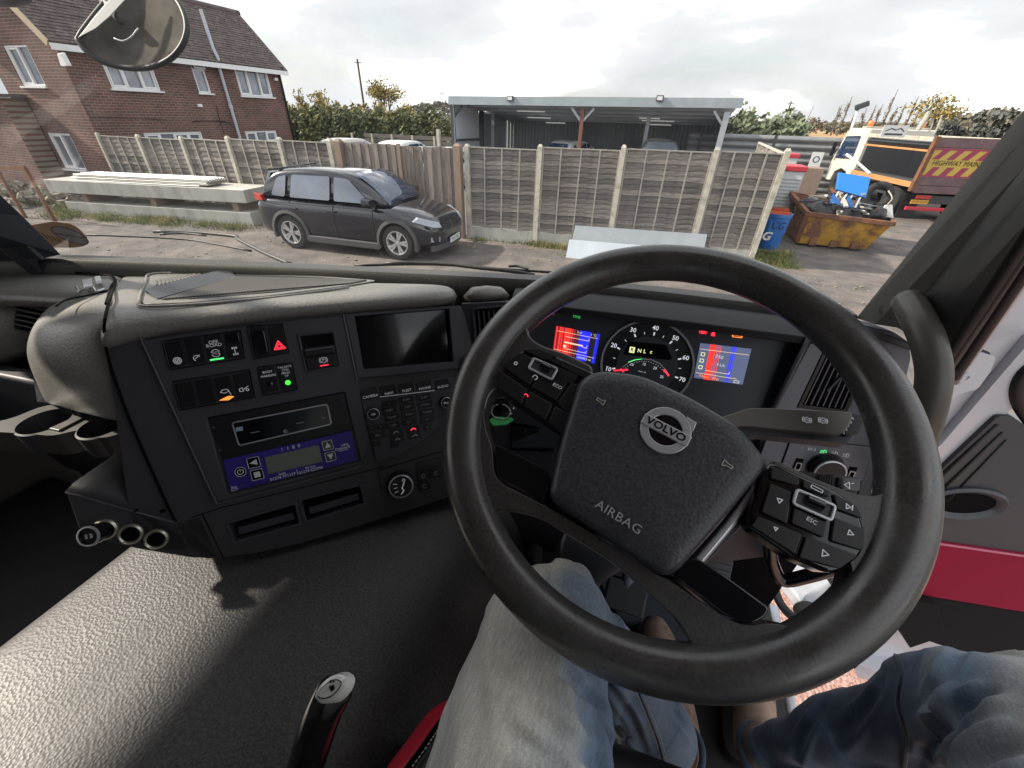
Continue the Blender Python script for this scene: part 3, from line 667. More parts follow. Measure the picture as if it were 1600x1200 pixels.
bm = BM(); bar(bm, b_ - Vector((.04, 0, 0)), (b_.x - .04, b_.y, 0), .07); obj("leg", bm, m_rust, t)
bm = BM(); bar(bm, a_, (a_.x, a_.y, 0), .07); obj("leg", bm, m_rust, t)

# ---- weeds and grass
bm = BM(); wr = random.Random(11)
def tuft(x, y, n, h, s=.25):
    for _ in range(n):
        px, py = x + wr.gauss(0, s), y + wr.gauss(0, s * .5); a = wr.uniform(0, 6.28); hh = h * wr.uniform(.4, 1.2); b_ = wr.uniform(.1, .6) * hh; w = .008
        q = Vector((px, py, 0)); d = Vector((math.cos(a), math.sin(a), 0)); sd_ = Vector((-d.y, d.x, 0)) * w
        bm.faces.new([bm.verts.new(q - sd_), bm.verts.new(q + sd_), bm.verts.new(q + d * b_ * .4 + Vector((0, 0, hh * .7))), ]); v = q + d * b_ * .4 + Vector((0, 0, hh * .7))
        bm.faces.new([bm.verts.new(v - sd_ * .7), bm.verts.new(v + sd_ * .7), bm.verts.new(q + d * b_ + Vector((0, 0, hh)))])
for k in range(46): t0 = wr.random(); p = A.lerp(B, t0); tuft(p.x + wr.uniform(-.3, .3), p.y - wr.uniform(.05, .6), 80, .13)
for k in range(14): p = G(wr.uniform(60, 115), wr.uniform(318, 345)); tuft(p.x, p.y, 60, .16)
for k in range(34): x = wr.uniform(-4.6, 2.0); tuft(x, 9.72 + .09 * (x + 4.5), 42, .085, .16)
for k in range(10): x = wr.uniform(-2.9, -2.0); tuft(x, 9.8, 60, .13, .15)
for k in range(22): p = G(wr.uniform(1178, 1225), wr.uniform(398, 418)); tuft(p.x, p.y, 110, .16, .14)
for k in range(8): p = G(wr.uniform(425, 440), wr.uniform(342, 352)); tuft(p.x, p.y, 70, .3, .12)
tag(obj("grass_tufts", bm, m_grass), "scruffy grass and weeds along the fence foot and beams", "grass", kind="stuff")
bm = BM()
for k in range(420):
    x = wr.uniform(-12, 4); y = wr.uniform(4, 9.9) if k % 3 else 9.2 + wr.uniform(0, .6) + .08 * x * 0; s = wr.uniform(.012, .04)
    box(bm, (x, y, s * .3), (s * wr.uniform(1, 2), s, s * .7), Matrix.Rotation(wr.uniform(0, 3), 3, 'Z'))
tag(obj("loose_stones", bm, m_rub), "small loose stones scattered over the yard", "stones", kind="stuff")
# ---- cars
def car_body_rings(L_, W, H, hood, belt, ws, rs, boot):
    """stations along the car: x, and half section points (y, z)"""
    return None
def make_car(name, label, group, pos, heading, Ln, W, H, paint, detail=True, plate=None, kind='suv', wb=None, clear=.20):
    """x forward, y left; built round the origin then placed"""
    t = thing(name, label, "car", (0, 0, 0), group)
    wb = wb or Ln * .595; fx = wb / 2; rx = -wb / 2; f_end = fx + Ln * .205; r_end = rx - Ln * .20; wr_ = .355 if kind == 'suv' else .32
    hoodz = .60 * H if kind == 'suv' else .58 * H; belt = .635 * H; hw = W / 2
    # lower body: x, half width, bottom z, shoulder z, top z
    st = [(r_end, .78, .36, .62, .66), (r_end + .05, .90, .28, .80, .93), (r_end + .22, .97, .24, .90, 1.02), (rx - .35, 1.0, .22, .93, 1.0), (rx + .1, 1.0, .2, .92, 1.0), (-.35, .985, .19, .90, 1.0), (.35, .985, .19, .90, 1.0),
          (fx - .55, .99, .2, .88, 1.0), (fx - .15, 1.0, .2, .86, .985), (fx + .2, .985, .22, .81, .94), (fx + .48, .94, .24, .74, .87), (f_end - .12, .84, .25, .64, .77), (f_end, .66, .30, .56, .62)]
    rings = []
    for x, w, zb, zs, zt in st:
        w *= hw; zs *= belt; zt *= belt; zb = zb * 1.0
        half = [(0, zb), (w * .80, zb), (w * .96, zb + .10), (w, zb + (zs - zb) * .45), (w * .985, zs), (w * .90, zt - .01), (w * .55, zt + .02), (0, zt + .035)]
        ring = [Vector((x, y, z)) for y, z in half] + [Vector((x, -y, z)) for y, z in half[-2:0:-1]]
        rings.append(ring)
    bm = BM(); loft(bm, rings); body = obj("body", bm, paint, t, smooth=True, sub=2, origin=(0, 0, 0))
    # wheel arches cut out
    cs = []
    for x in (fx, rx):
        for s in (1, -1):
            bm = BM(); pl = Plane((x, s * (hw + .1), wr_), (1, 0, 0), (0, 0, 1)); tube(bm, [(x, s * (hw + .15), wr_ + .015), (x, s * (hw - .32), wr_ + .015)], wr_ + .055, n=28); cs.append(obj("c", bm, None))
    if detail: body = cut(body, *cs)
    else:
        for c in cs: bpy.data.objects.remove(c)
    for p in body.data.polygons: p.use_smooth = True
    # greenhouse
    gx0, gx1 = r_end + .22, fx - .10; rxx0, rxx1 = r_end + .55, fx - 1.02
    def sec(x, z, w): return Vector((x, w, z))
    zb = belt + .0; zr = H - .03
    gs = [(gx0, .60, zb - .02, .80), (gx0 + .16, .55, zb + (zr - zb) * .55, .76), (rxx0, .50, zr - .06, .70), (rxx0 + .35, .5, zr, .70), ((rxx0 + rxx1) / 2, .5, H, .71), (rxx1 - .2, .5, zr + .01, .70), (rxx1 + .12, .5, zr - .07, .70), ((rxx1 + gx1) / 2 + .1, .54, zb + (zr - zb) * .50, .78), (gx1, .60, zb - .03, .86)]
    rings = []
    for x, _, zt, w in gs:
        wt = hw * w; wb_ = hw * .93; q = (zt - zb + .05) / (zr - zb); wbb = wb_; half = [(0, zb - .08), (wbb, zb - .08), (wbb + (wt - wbb) * .5 * q, zb + (zt - zb) * .5), (wt + (wbb - wt) * (1 - q) * .6, zt - .035 * q), (wt * .86, zt), (0, zt + .012)]
        rings.append([Vector((x, y, z)) for y, z in half] + [Vector((x, -y, z)) for y, z in half[-2:0:-1]])
    bm = BM(); loft(bm, rings); obj("cabin", bm, paint, t, smooth=True, sub=2, origin=(0, 0, 0))
    def side_y(x, z, s): q = (z - zb) / (zr - zb); return s * (hw * .93 - (hw * .93 - hw * .715) * q)
    def pane(nm, pts, s, off=.012, m=m_carglass):
        bm = BM(); A_ = [Vector((x, side_y(x, z, s) + s * off, z)) for x, z in pts]; prism(bm, A_, Vector((0, -s * .02, 0))); obj(nm, bm, m, t, origin=(0, 0, 0), bevel=.004 if detail else 0)
    c_b = rxx0 + .42; mid = (c_b + gx1) / 2 - .12; zt_ = zr - .115; zl = zb + .035
    for s in (1, -1):
        pane("side_window", rpoly([(gx0 + .34, zl + .02), (c_b - .06, zl), (c_b - .02, zt_), (rxx0 + .16, zt_ - .07)], .06), s)
        pane("side_window", rpoly([(c_b + .06, zl), (mid - .05, zl - .005), (mid - .05, zt_ + .015), (c_b + .12, zt_ + .005)], .04), s)
        pane("side_window", rpoly([(mid + .05, zl - .005), (gx1 - .42, zl - .01), (rxx1 - .02, zt_ - .015), (mid + .05, zt_ + .015)], .04), s)
    # windscreen and rear window
    def cross(x, z, k=.86): return x, z
    bm = BM(); wa = [(gx1 - .06, zb + .0, hw * .80), (rxx1 + .06, zr - .05, hw * .62)]
    d = Vector((wa[1][0] - wa[0][0], 0, wa[1][1] - wa[0][1])); nr = Vector((-d.z, 0, d.x)).normalized(); nr = nr if nr.x > 0 else -nr; rows = []
    for i in range(7):
        v = i / 6; x = wa[0][0] + d.x * v + .02 * math.sin(v * 3.14); z = wa[0][1] + d.z * v + .05 * math.sin(v * 3.14); w = wa[0][2] + (wa[1][2] - wa[0][2]) * v
        rows.append([Vector((x, y * w, z)) + nr * (.05 - .04 * y * y) for y in [k / 5 for k in range(-5, 6)]])
    loft(bm, rows, closed=False, caps=False); obj("windscreen", bm, m_carglass, t, smooth=True, solid=.01, origin=(0, 0, 0))
    bm = BM(); A_ = [Vector((gx0 + .0, y, z)) for y, z in ((-hw * .72, zb + .04), (hw * .72, zb + .04))]; B_ = [Vector((rxx0 - .12, y, z)) for y, z in ((hw * .60, zr - .12), (-hw * .60, zr - .12))]
    prism(bm, A_ + B_, Vector((-.05, 0, .02))); obj("rear_window", bm, m_carglass, t, origin=(0, 0, 0))
    # wheels
    for x in (fx, rx):
        for s in (1, -1):
            y = s * (hw - .115); pl = Plane((x, y, wr_), (1, 0, 0) if s < 0 else (-1, 0, 0), (0, 0, 1)); bm = BM()
            lathe(bm, pl, 0, 0, [(.23, -.11), (wr_ - .03, -.11), (wr_, -.07), (wr_, .07), (wr_ - .03, .105), (.245, .11), (.235, .08)], n=32); w = obj("wheel", bm, m_tyre, t, smooth='auto', origin=(0, 0, 0))
            if not detail: 
                bm = BM(); lathe(bm, pl, 0, 0, [(0, .07), (.23, .085), (.245, .10), (.24, -.1), (0, -.1)], n=20); obj("rim", bm, m_alloy, w, smooth='auto', origin=(0, 0, 0)); continue
            bm = BM(); lathe(bm, pl, 0, 0, [(.205, .06), (.225, .108), (.25, .108), (.245, -.05), (.2, -.05)], n=32); lathe(bm, pl, 0, 0, [(0, .095), (.045, .09), (.06, .05), (0, .03)], n=16)
            for k in range(10):
                a_ = 2 * math.pi * (k // 2) / 5 + (.17 if k % 2 else -.17); c_, s_ = math.cos(a_), math.sin(a_); q = []
                for r_, w_ in ((.04, .020), (.225, .026)): q += [(c_ * r_ - s_ * w_, s_ * r_ + c_ * w_), (c_ * r_ + s_ * w_, s_ * r_ - c_ * w_)]
                slab(bm, pl, [q[0], q[1], q[3], q[2]], .05, .088)
            obj("rim", bm, m_alloy, w, smooth='auto', origin=(0, 0, 0))
            bm = BM(); lathe(bm, pl, 0, 0, [(0, .01), (.2, .01), (.2, -.02), (0, -.02)], n=24); obj("brake_disc", bm, m_dark, w, origin=(0, 0, 0))
            # plastic flare round the arch
            bm = BM(); n = 22; ra, rb_ = wr_ + .05, wr_ + .115
            for k in range(n):
                t0, t1 = R(-18 + 216 * k / n), R(-18 + 216 * (k + 1) / n)
                hull2(bm, [(x + math.cos(t0) * ra, s * (hw + .012), wr_ + math.sin(t0) * ra), (x + math.cos(t1) * ra, s * (hw + .012), wr_ + math.sin(t1) * ra), (x + math.cos(t1) * rb_, s * (hw - .005), wr_ + math.sin(t1) * rb_), (x + math.cos(t0) * rb_, s * (hw - .005), wr_ + math.sin(t0) * rb_)],
                      [(x + math.cos(t0) * ra, s * (hw - .14), wr_ + math.sin(t0) * ra), (x + math.cos(t1) * ra, s * (hw - .14), wr_ + math.sin(t1) * ra), (x + math.cos(t1) * rb_, s * (hw - .14), wr_ + math.sin(t1) * rb_), (x + math.cos(t0) * rb_, s * (hw - .14), wr_ + math.sin(t0) * rb_)])
            obj("wheel_arch", bm, m_trim, t, origin=(0, 0, 0))
    if detail:
        for s in (1, -1):
            bm = BM(); bar(bm, (rx + .42, s * (hw - .03), .27), (fx - .42, s * (hw - .03), .25), .08, .14); obj("sill", bm, m_trim, t, bevel=.02, origin=(0, 0, 0))
            bm = BM(); A_ = [(f_end - .50, hw * .965 + .01, .80), (f_end - .12, hw * .80 + .035, .70), (f_end - .02, hw * .60, .66), (f_end - .06, hw * .62, .77), (f_end - .40, hw * .90, .88)]
            prism(bm, [Vector((x, s * y, z)) for x, y, z in A_], Vector((-.10, -s * .08, 0))); obj("headlight", bm, m_lampg, t, bevel=.015, origin=(0, 0, 0))
            bm = BM(); A_ = [(r_end + .02, hw * .84, .95), (r_end + .34, hw * .96 + .01, .98), (r_end + .30, hw * .955 + .01, 1.09), (r_end + .05, hw * .84, 1.10)]
            prism(bm, [Vector((x, s * y, z)) for x, y, z in A_], Vector((0, -s * .1, 0))); obj("tail_light", bm, m_redlamp, t, bevel=.01, origin=(0, 0, 0))
            bm = BM(); A_ = [(f_end - .18, s * (hw * .83 + .02), .40), (f_end - .04, s * hw * .68, .40), (f_end - .04, s * hw * .68, .50), (f_end - .18, s * (hw * .83 + .02), .50)]; prism(bm, A_, Vector((-.05, -s * .05, 0))); obj("fog_light", bm, m_lampg, t, bevel=.01, origin=(0, 0, 0))
            bm = BM(); c = Vector((gx1 - .46, s * (hw + .10), zb + .08)); hull2(bm, [c + Vector((0, y, z)) for y, z in rpoly([(-.12, -.07), (.12, -.07), (.12, .08), (-.10, .08)], .04)], [c + Vector((.16, y * .7, z * .7)) for y, z in rpoly([(-.12, -.07), (.12, -.07), (.12, .08), (-.10, .08)], .04)]); bar(bm, c + Vector((.05, -s * .1, -.05)), (c.x + .12, s * (hw * .9), zb - .02), .05); obj("door_mirror", bm, paint, t, smooth='auto', origin=(0, 0, 0))
            for x in (c_b + .02, mid + .12 - .25):
                bm = BM(); bar(bm, (x, s * (hw * .992 + .018), belt * .83), (x + .2, s * (hw * .992 + .018), belt * .83), .03, .035); obj("door_handle", bm, paint, t, bevel=.008, origin=(0, 0, 0))
            for x in (c_b + .0, mid, fx - .50):
                bm = BM(); pts = [Vector((x + (.06 if x == c_b else 0) * (z - .5), s * (hw * k + .004), z)) for z, k in ((.32, .985), (.5, .992), (.8, .985), (belt * .97, .93))]; tube(bm, pts, .006, n=4); obj("door_gap", bm, m_black, t, origin=(0, 0, 0))
            if 0: bm = BM(); tube(bm, smoothpath([(rxx0 + .2, s * hw * .66, zr + .0), (rxx0 + .3, s * hw * .66, zr + .035), (rxx1 - .3, s * hw * .66, zr + .04), (rxx1 - .15, s * hw * .66, zr + .0)], 4), .014, n=6); obj("roof_rail", bm, m_black, t, origin=(0, 0, 0))
        fpn = Plane((f_end + .005, 0, 0), (0, 1, 0), (-.18, 0, 1)); bm = BM(); g = rpoly([(-.42, .42), (-.30, .36), (.30, .36), (.42, .42), (.50, .70), (.44, .72), (-.44, .72), (-.50, .70)], .03); slab(bm, fpn, g, -.22, -.012); gr = obj("grille", bm, m_black, t, origin=(0, 0, 0))
        bm = BM()
        for k in range(5): z = .44 + k * .055; slab(bm, fpn, rect(-.40 - .015 * k, z, .40 + .015 * k, z + .012), -.02, .004)
        obj("grille_bar", bm, m_dark, gr, origin=(0, 0, 0))
        bm = BM(); path = [fpn.w(a, b, .01) for a, b in [(-.52, .69), (-.44, .45), (-.33, .36), (0, .34), (.33, .36), (.44, .45), (.52, .69)]]; tube(bm, smoothpath(path, 5), .016, n=8); obj("grille_trim", bm, m_alloy, gr, smooth=True, origin=(0, 0, 0))
        bm = BM(); path = [fpn.w(.085 * math.cos(a_ * math.pi / 12) * 1.15, .60 + .085 * math.sin(a_ * math.pi / 12), .02) for a_ in range(24)]; tube(bm, path, .009, n=6, closed=True)
        tube(bm, smoothpath([fpn.w(a, b, .02) for a, b in [(-.085, .60), (-.05, .625), (-.02, .595), (0, .57), (.02, .595), (.05, .625), (.085, .60)]], 4), .009, n=6); obj("badge", bm, m_alloy, gr, smooth=True, origin=(0, 0, 0))
        pp = Plane((f_end + .035, 0, .36), (0, 1, 0), (0, 0, 1)); bm = BM(); slab(bm, pp, rect(-.26, -.055, .26, .055), -.012, 0); pt = obj("number_plate", bm, m_plate, t, origin=(0, 0, 0))
        bm = BM(); text(bm, plate or "", pp, 0, 0, .10, .002, sx=1.0); obj("plate_lettering", bm, m_black, pt, origin=(0, 0, 0))
        bm = BM(); loft(bm, [[Vector((f_end - .02 - abs(y) ** 3 * .35, y, z)) for y in [k / 8 * hw * .86 for k in range(-8, 9)]] for z in (.22, .33)], closed=False, caps=False); obj("bumper_skirt", bm, m_trim, t, solid=.05, origin=(0, 0, 0))
        bm = BM(); tube(bm, [(rxx0 + .1, 0, zr + .02), (rxx0 + .02, 0, zr + .05), (rxx0 - .1, 0, zr + .13)], [.02, .012, .005], n=6); obj("aerial", bm, m_black, t, origin=(0, 0, 0))
        bm = BM(); hull2(bm, [(rxx0 - .12, y, zr - .03) for y in (-hw * .66, hw * .66)] + [(rxx0 + .2, y, zr + .0) for y in (hw * .66, -hw * .66)], [(rxx0 - .14, y, zr - .07) for y in (-hw * .66, hw * .66)] + [(rxx0 + .2, y, zr - .05) for y in (hw * .66, -hw * .66)]); obj("spoiler", bm, paint, t, bevel=.01, origin=(0, 0, 0))
    t.location = pos; t.rotation_euler = (0, 0, heading); return t
# the tyre feet of the near side fix the place of the black car
pf = Vector((-5.18, 7.52, 0)); pr_ = Vector((-7.76, 7.32, 0)); hd = math.atan2(pf.y - pr_.y, pf.x - pr_.x); mid_ = (pf + pr_) / 2 + Vector((-math.sin(hd), math.cos(hd), 0)) * .80
make_car("parked_car", "black five-door SUV with silver ten-spoke wheels parked before the fence gate", None, mid_, hd, 4.42, 1.82, 1.64, m_car, True, "YR15 EBZ", wb=2.6)
m_whitecar = mat("white_car_paint", (.68, .68, .68), .25, coat=1); m_silver = mat("silver_car_paint", (.42, .44, .47), .25, metal=.5, coat=1); m_cream = mat("pale_gold_paint", (.55, .50, .44), .3, coat=1); m_grey = mat("grey_car_paint", (.25, .27, .31), .25, metal=.4, coat=1)
GC = "cars parked behind the gate"
for px, m, lab, hh in ((520, m_cream, "pale car roof above the gate, leftmost of the row behind the fence", 1.60), (571, m_cream, "low beige car just left of the white hatchback behind the gate", 1.38), (608, m_whitecar, "white hatchback with its roof showing highest above the gate", 1.62), (653, m_silver, "silver grey saloon right of the white hatchback behind the gate", 1.44), (692, m_whitecar, "white car nearest the shed post behind the gate", 1.46)):
    p = AT(px, 225, 17.2); make_car("background_car", lab, GC, (p.x, 18.6, 0), R(90 + rnd(-4, 4)), 4.1, 1.74, hh, m, False, kind='car')
p = AT(893, 230, 22.8); make_car("rally_car", "white and red car parked inside the shed left of its middle bay", "cars in the shed", (p.x, 23.8, 0), R(70), 4.0, 1.74, 1.70, m_whitecar, False, kind='car')
p = AT(1030, 230, 22.6); make_car("white_van", "white domed car roof inside the right bay of the shed", "cars in the shed", (p.x, 24.0, 0), R(92), 4.4, 1.9, 1.92, m_silver, False, kind='car')
# posts of a low fence behind the cars
t = thing("rail_fence", "low dark timber fence with pale posts behind the parked cars", "fence", (-12, 28, 0))
for k, px in enumerate((550, 581, 612, 644, 678)):
    p = AT(px, 212, 28.5); bm = BM(); box(bm, (p.x, 28.5, .66), (.11, .11, 1.32)); obj("post", bm, m_post, t)
for z in (.3, .6, .9, 1.2):
    bm = BM(); box(bm, (-13, 28.62, z), (17, .04, .24)); obj("rail", bm, m_slats[2], t)
p = AT(703, 215, 21); bm = BM(); box(bm, (p.x - .3, 20.4, 1.0), (.15, .15, 2.0)); tag(obj("gate_post", bm, m_post), "short pale post beside the left front post of the shed", "post")

# ---- open shed
shed = thing("open_shed", "long open-fronted steel shed with grey fascia behind the fence", "shed", (-4.4, 24, 0))
SY = 21.0; lx = AT(700, 150, SY).x; rx_ = AT(1163, 153, SY).x; SD = 7.5
def corr(bm, p, u, v, nw, amp=.022, seg=6):
    """sheet with ribs running along v"""
    p, u, v = Vector(p), Vector(u), Vector(v); nn = u.cross(v).normalized(); rows = []
    k = nw * seg
    for i in range(k + 1): rows.append([p + u * (i / k) + nn * amp * math.sin(i / seg * 2 * math.pi), p + u * (i / k) + v + nn * amp * math.sin(i / seg * 2 * math.pi)])
    loft(bm, rows, closed=False, caps=False)
zl, zr_ = 3.33, 3.41
bm = BM(); hull2(bm, [(lx, SY, zl - .33), (rx_, SY, zr_ - .33), (rx_, SY, zr_), (lx, SY, zl)], [(lx, SY + .06, zl - .33), (rx_, SY + .06, zr_ - .33), (rx_, SY + .06, zr_), (lx, SY + .06, zl)]); fa = obj("fascia", bm, mat("grey_fascia", (.33, .38, .42), .6, var=.12, vscale=2), shed)
bm = BM(); corr(bm, (lx, SY + .06, zl - .06), (rx_ - lx, 0, .07), (0, SD, -.75), 62, .025); obj("roof", bm, m_corr, shed)
for k in range(6):
    y = SY + .3 + k * 1.35; z = 3.16 - (y - SY) * .1; bm = BM(); bar(bm, (lx + .1, y, z), (rx_ - .1, y, z + .06), .08, .14); obj("purlin", bm, m_galv, shed)
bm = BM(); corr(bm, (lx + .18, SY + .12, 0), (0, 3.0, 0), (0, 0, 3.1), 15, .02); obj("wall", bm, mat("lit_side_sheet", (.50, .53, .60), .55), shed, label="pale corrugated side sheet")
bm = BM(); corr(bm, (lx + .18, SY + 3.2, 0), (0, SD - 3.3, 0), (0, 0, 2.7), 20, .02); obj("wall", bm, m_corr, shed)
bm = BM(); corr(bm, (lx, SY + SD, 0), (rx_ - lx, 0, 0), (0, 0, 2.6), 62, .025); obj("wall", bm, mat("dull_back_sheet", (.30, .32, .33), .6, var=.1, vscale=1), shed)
bm = BM(); corr(bm, (rx_ - .3, SY + .8, 0), (0, SD - .9, 0), (0, 0, 2.85), 30, .02); obj("wall", bm, m_corr, shed)
xm = AT(909, 182, SY + .1).x
for x, m, w in ((lx + .09, m_dark, .17), (xm, mat("red_oxide_steel", (.20, .09, .075), .7), .16), (rx_ - .45, m_galv, .22)):
    bm = BM(); box(bm, (x, SY + .22, 1.48), (w, w, 2.96)); obj("post", bm, m, shed)
    for s in (-1, 1):
        if (x < -9 and s < 0) or (x > 0 and s > 0): continue
        bm = BM(); bar(bm, (x, SY + .22, 2.45), (x + s * .5, SY + .22, 2.98), .09); obj("brace", bm, m_dark if x < -9 else m_galv, shed)
for px in (775, 1012):
    x = AT(px, 200, SY + 4).x; bm = BM(); box(bm, (x, SY + 3.6, 1.35), (.18, .18, 2.7)); obj("inner_post", bm, m_galv, shed)
for (y, z) in ((SY + .2, 1.45), (SY + 3.25, 1.4)):
    bm = BM(); bar(bm, (lx + .26, SY + .2, 1.55), (lx + .26, SY + 3.1, 1.5), .09); obj("side_rail", bm, m_dark, shed); break
bm = BM(); box(bm, (lx + .3, SY + 3.2, 1.4), (.2, .2, 2.8)); obj("post", bm, m_dark, shed)
for px in (797, 1031):
    p = AT(px, 154.5, SY - .08); fl = BM(); box(fl, (p.x, SY - .06, p.z + .02), (.28, .10, .2)); f = obj("flood_light", fl, m_dark, shed, bevel=.01); bm = BM(); box(bm, (p.x, SY - .118, p.z + .02), (.21, .012, .13)); obj("lens", bm, m_plate, f)
SO = ["first", "second", "third", "sixth", "fourth", "fifth", "seventh"]
m_tube = mat("tube_lamp", (.8, .8, .78), .3, emit=(1, .98, .9), estr=.15)
for px, py, w in ((830, 174, 1.5), (842, 184, 1.3), (868, 192, 1.1), (1030, 178, 1.7), (1015, 185, 1.0), (1028, 189, 1.6), (1030, 195, 1.2)):
    p = AT(px, py, SY + 3.0 + (py - 174) * .12); bm = BM(); box(bm, (p.x, p.y, p.z), (w, .10, .05)); tag(obj("strip_light", bm, m_tube), "%s strip light hanging in the open shed, counted from the left" % SO.pop(0), "light", "strip lights in the shed")

# ---- ribbed barrier behind the yard
m_bar = mat("dull_ribbed_steel", (.24, .25, .26), .55, metal=.3, var=.2, vscale=1.5)
t = thing("sheet_barrier", "grey wall of horizontally ribbed steel sheets behind the skip and truck", "barrier", (7, 25, 0))
p0 = AT(1150, 214, 24); p1 = AT(1325, 214, 24); zt0 = AT(1250, 212.5, 24).z; n = 8
for k in range(n):
    z0 = zt0 * k / n; bm = BM(); rows = []
    for i in range(9): rows.append([Vector((p0.x - 2, 24 - .10 * math.sin(i / 8 * math.pi), z0 + zt0 / n * i / 8 * .96)), Vector((p1.x + 7, 24 - .10 * math.sin(i / 8 * math.pi), z0 + zt0 / n * i / 8 * .96))])
    loft(bm, rows, closed=False, caps=False); obj("sheet", bm, m_bar, t, solid=.01)
for k in range(4):
    x = p0.x - 1.5 + k * 3.1; bm = BM(); box(bm, (x, 23.82, zt0 / 2), (.12, .06, zt0)); obj("post", bm, m_dark, t)
pl = Plane(AT(1275, 250, 23.6), (1, 0, 0), (0, 0, 1)); bm = BM(); slab(bm, pl, rect(-.22, -.30, .22, .30), -.02, 0); s_ = obj("notice_board", bm, m_white); tag(s_, "small white notice fixed to the ribbed steel barrier", "sign")
bm = BM(); stroke(bm, pl, arc(0, .02, .11, 0, 360), .04, .003, closed=True); obj("notice_mark", bm, mat("blue_print", (.05, .08, .3), .5), s_)

# ---- tall ribbed cabinets with red tops
m_cab = mat("pale_ribbed_plastic", (.55, .57, .58), .5, var=.08, vscale=4); m_redpl = mat("red_plastic", (.50, .03, .05), .45)
def cabinet(px0, px1, ytop, Y, label, zb=0):
    a = AT(px0, ytop, Y); b = AT(px1, ytop, Y); h = a.z; t = thing("storage_tank", label, "tank", ((a.x + b.x) / 2, Y + .4, 0)); w = b.x - a.x
    bm = BM(); box(bm, ((a.x + b.x) / 2, Y + .4, (h - .1) / 2), (w, .8, h - .1)); body = obj("body", bm, m_cab, t, bevel=.03)
    bm = BM(); n = int(h / .09)
    for k in range(2, n - 2): box(bm, ((a.x + b.x) / 2, Y - .008, k * .09), (w * .86, .02, .035))
    obj("rib", bm, m_cab, body); bm = BM(); box(bm, ((a.x + b.x) / 2, Y + .4, h - .045), (w + .06, .86, .13)); obj("lid", bm, m_redpl, t, bevel=.02)
cabinet(1226, 1262, 260, 14.6, "tall pale ribbed tank with a red lid between the end post and the skip")
cabinet(1230, 1250, 241, 19.5, "farther pale tank with a red lid behind the first one")
bm = BM(); p = AT(1268, 268, 17); box(bm, (p.x, 17.3, p.z - .55), (.7, .6, 1.3)); tag(obj("wooden_crate", bm, m_timber, bevel=.02), "brown timber crate behind the skip beside the ribbed tank", "crate")

# ---- blue drum
c0 = (G(1188, 388) + G(1213, 393)) / 2; c0.y += .22; t = thing("blue_drum", "tall blue plastic drum with hand-painted letters beside the end post", "drum", (c0.x, c0.y, 0))
m_blue = mat("blue_plastic", (.02, .13, .46), .4, var=.12, vscale=5, col2=(.05, .18, .45), c2scale=4)
hz = z_at(1222, 333, c0); pl = Plane((c0.x, c0.y, 0), (1, 0, 0), (0, 1, 0)); bm = BM(); lathe(bm, pl, 0, 0, [(0, 0), (.22, 0), (.235, .03), (.26, hz * .5), (.285, hz - .08), (.30, hz - .07), (.30, hz), (.27, hz), (.26, hz - .1), (0, hz - .12)], n=36); obj("body", bm, m_blue, t, smooth='auto')
v = Vector((-c0.x, -c0.y, 0)).normalized(); fr = Plane((c0.x + v.x * .262, c0.y + v.y * .262, 0), (-v.y, v.x, 0), (0, 0, 1))
bm = BM(); text(bm, "CG", fr, .06, hz * .70, .24, .012, h=.002, shear=.3, sx=.8); obj("lettering", bm, m_black, t)
bm = BM(); text(bm, "G", fr, -.10, hz * .38, .27, .004, bold=.03, shear=.2); obj("lettering", bm, m_plate, t)
bm = BM()
for k in range(6): box(bm, (c0.x - .15 + k * .055, c0.y - .02, hz + .06), (.018, .34, .10), Matrix.Rotation(R(24), 3, 'Y'))
box(bm, (c0.x - .02, c0.y - .2, hz + .025), (.42, .03, .07)); box(bm, (c0.x - .02, c0.y + .16, hz + .025), (.42, .03, .07))
tag(obj("orange_rack", bm, mat("orange_plastic", (.60, .10, .03), .5)), "small orange slatted rack lying on the blue drum", "rack")
bm = BM(); p = G(1170, 405); box(bm, (p.x - .05, p.y - .15, .06), (.22, .12, .12), Matrix.Rotation(.5, 3, 'Z')); tag(obj("blue_scrap", bm, m_blue, bevel=.02), "little blue plastic scrap at the foot of the end post", "scrap")

# ---- skip
sk = thing("rubbish_skip", "rusty yellow skip heaped with scrap beside the blue drum", "skip", (4.1, 13.3, 0))
m_skip = mat("yellow_skip_paint", (.50, .27, .03), .7, var=.2, vscale=3, col2=(.16, .07, .04), c2scale=2.6, c2lo=.47, c2hi=.62, bump=.3, bscale=30)
b0, b1 = G(1243, 383), G(1350, 393); t0_, t1_ = AT(1262, 334, 12.55), AT(1396, 350, 12.55)
B4 = [b0, b1, Vector((b1.x, 14.3, 0)), Vector((b0.x, 14.3, 0))]; T4 = [t0_, t1_, AT(1390, 322, 14.5), AT(1236, 302, 14.5)]
T4[2].z = t1_.z; T4[3].z = max(t0_.z, T4[3].z)
def quadplate(bm, q, th):
    n_ = (q[1] - q[0]).cross(q[3] - q[0]).normalized(); prism(bm, q, n_ * th)
up3 = Vector((0, 0, .06)); B4 = [p + up3 for p in B4]
for i, nm in enumerate(("side_plate", "end_plate", "side_plate", "end_plate")):
    bm = BM(); quadplate(bm, [B4[i], B4[(i + 1) % 4], T4[(i + 1) % 4], T4[i]], -.02); obj(nm, bm, m_skip if i == 0 else m_rust, sk)
bm = BM(); quadplate(bm, B4, .02); obj("floor_plate", bm, m_rust, sk)
for i in range(4): bm = BM(); bar(bm, T4[i], T4[(i + 1) % 4], .10, .10); obj("rim", bm, m_rust, sk, bevel=.01)
bm = BM(); bar(bm, b0 + Vector((0, -.02, .1)), t0_ + Vector((0, -.02, 0)), .10, .08); obj("corner_post", bm, m_rust, sk)
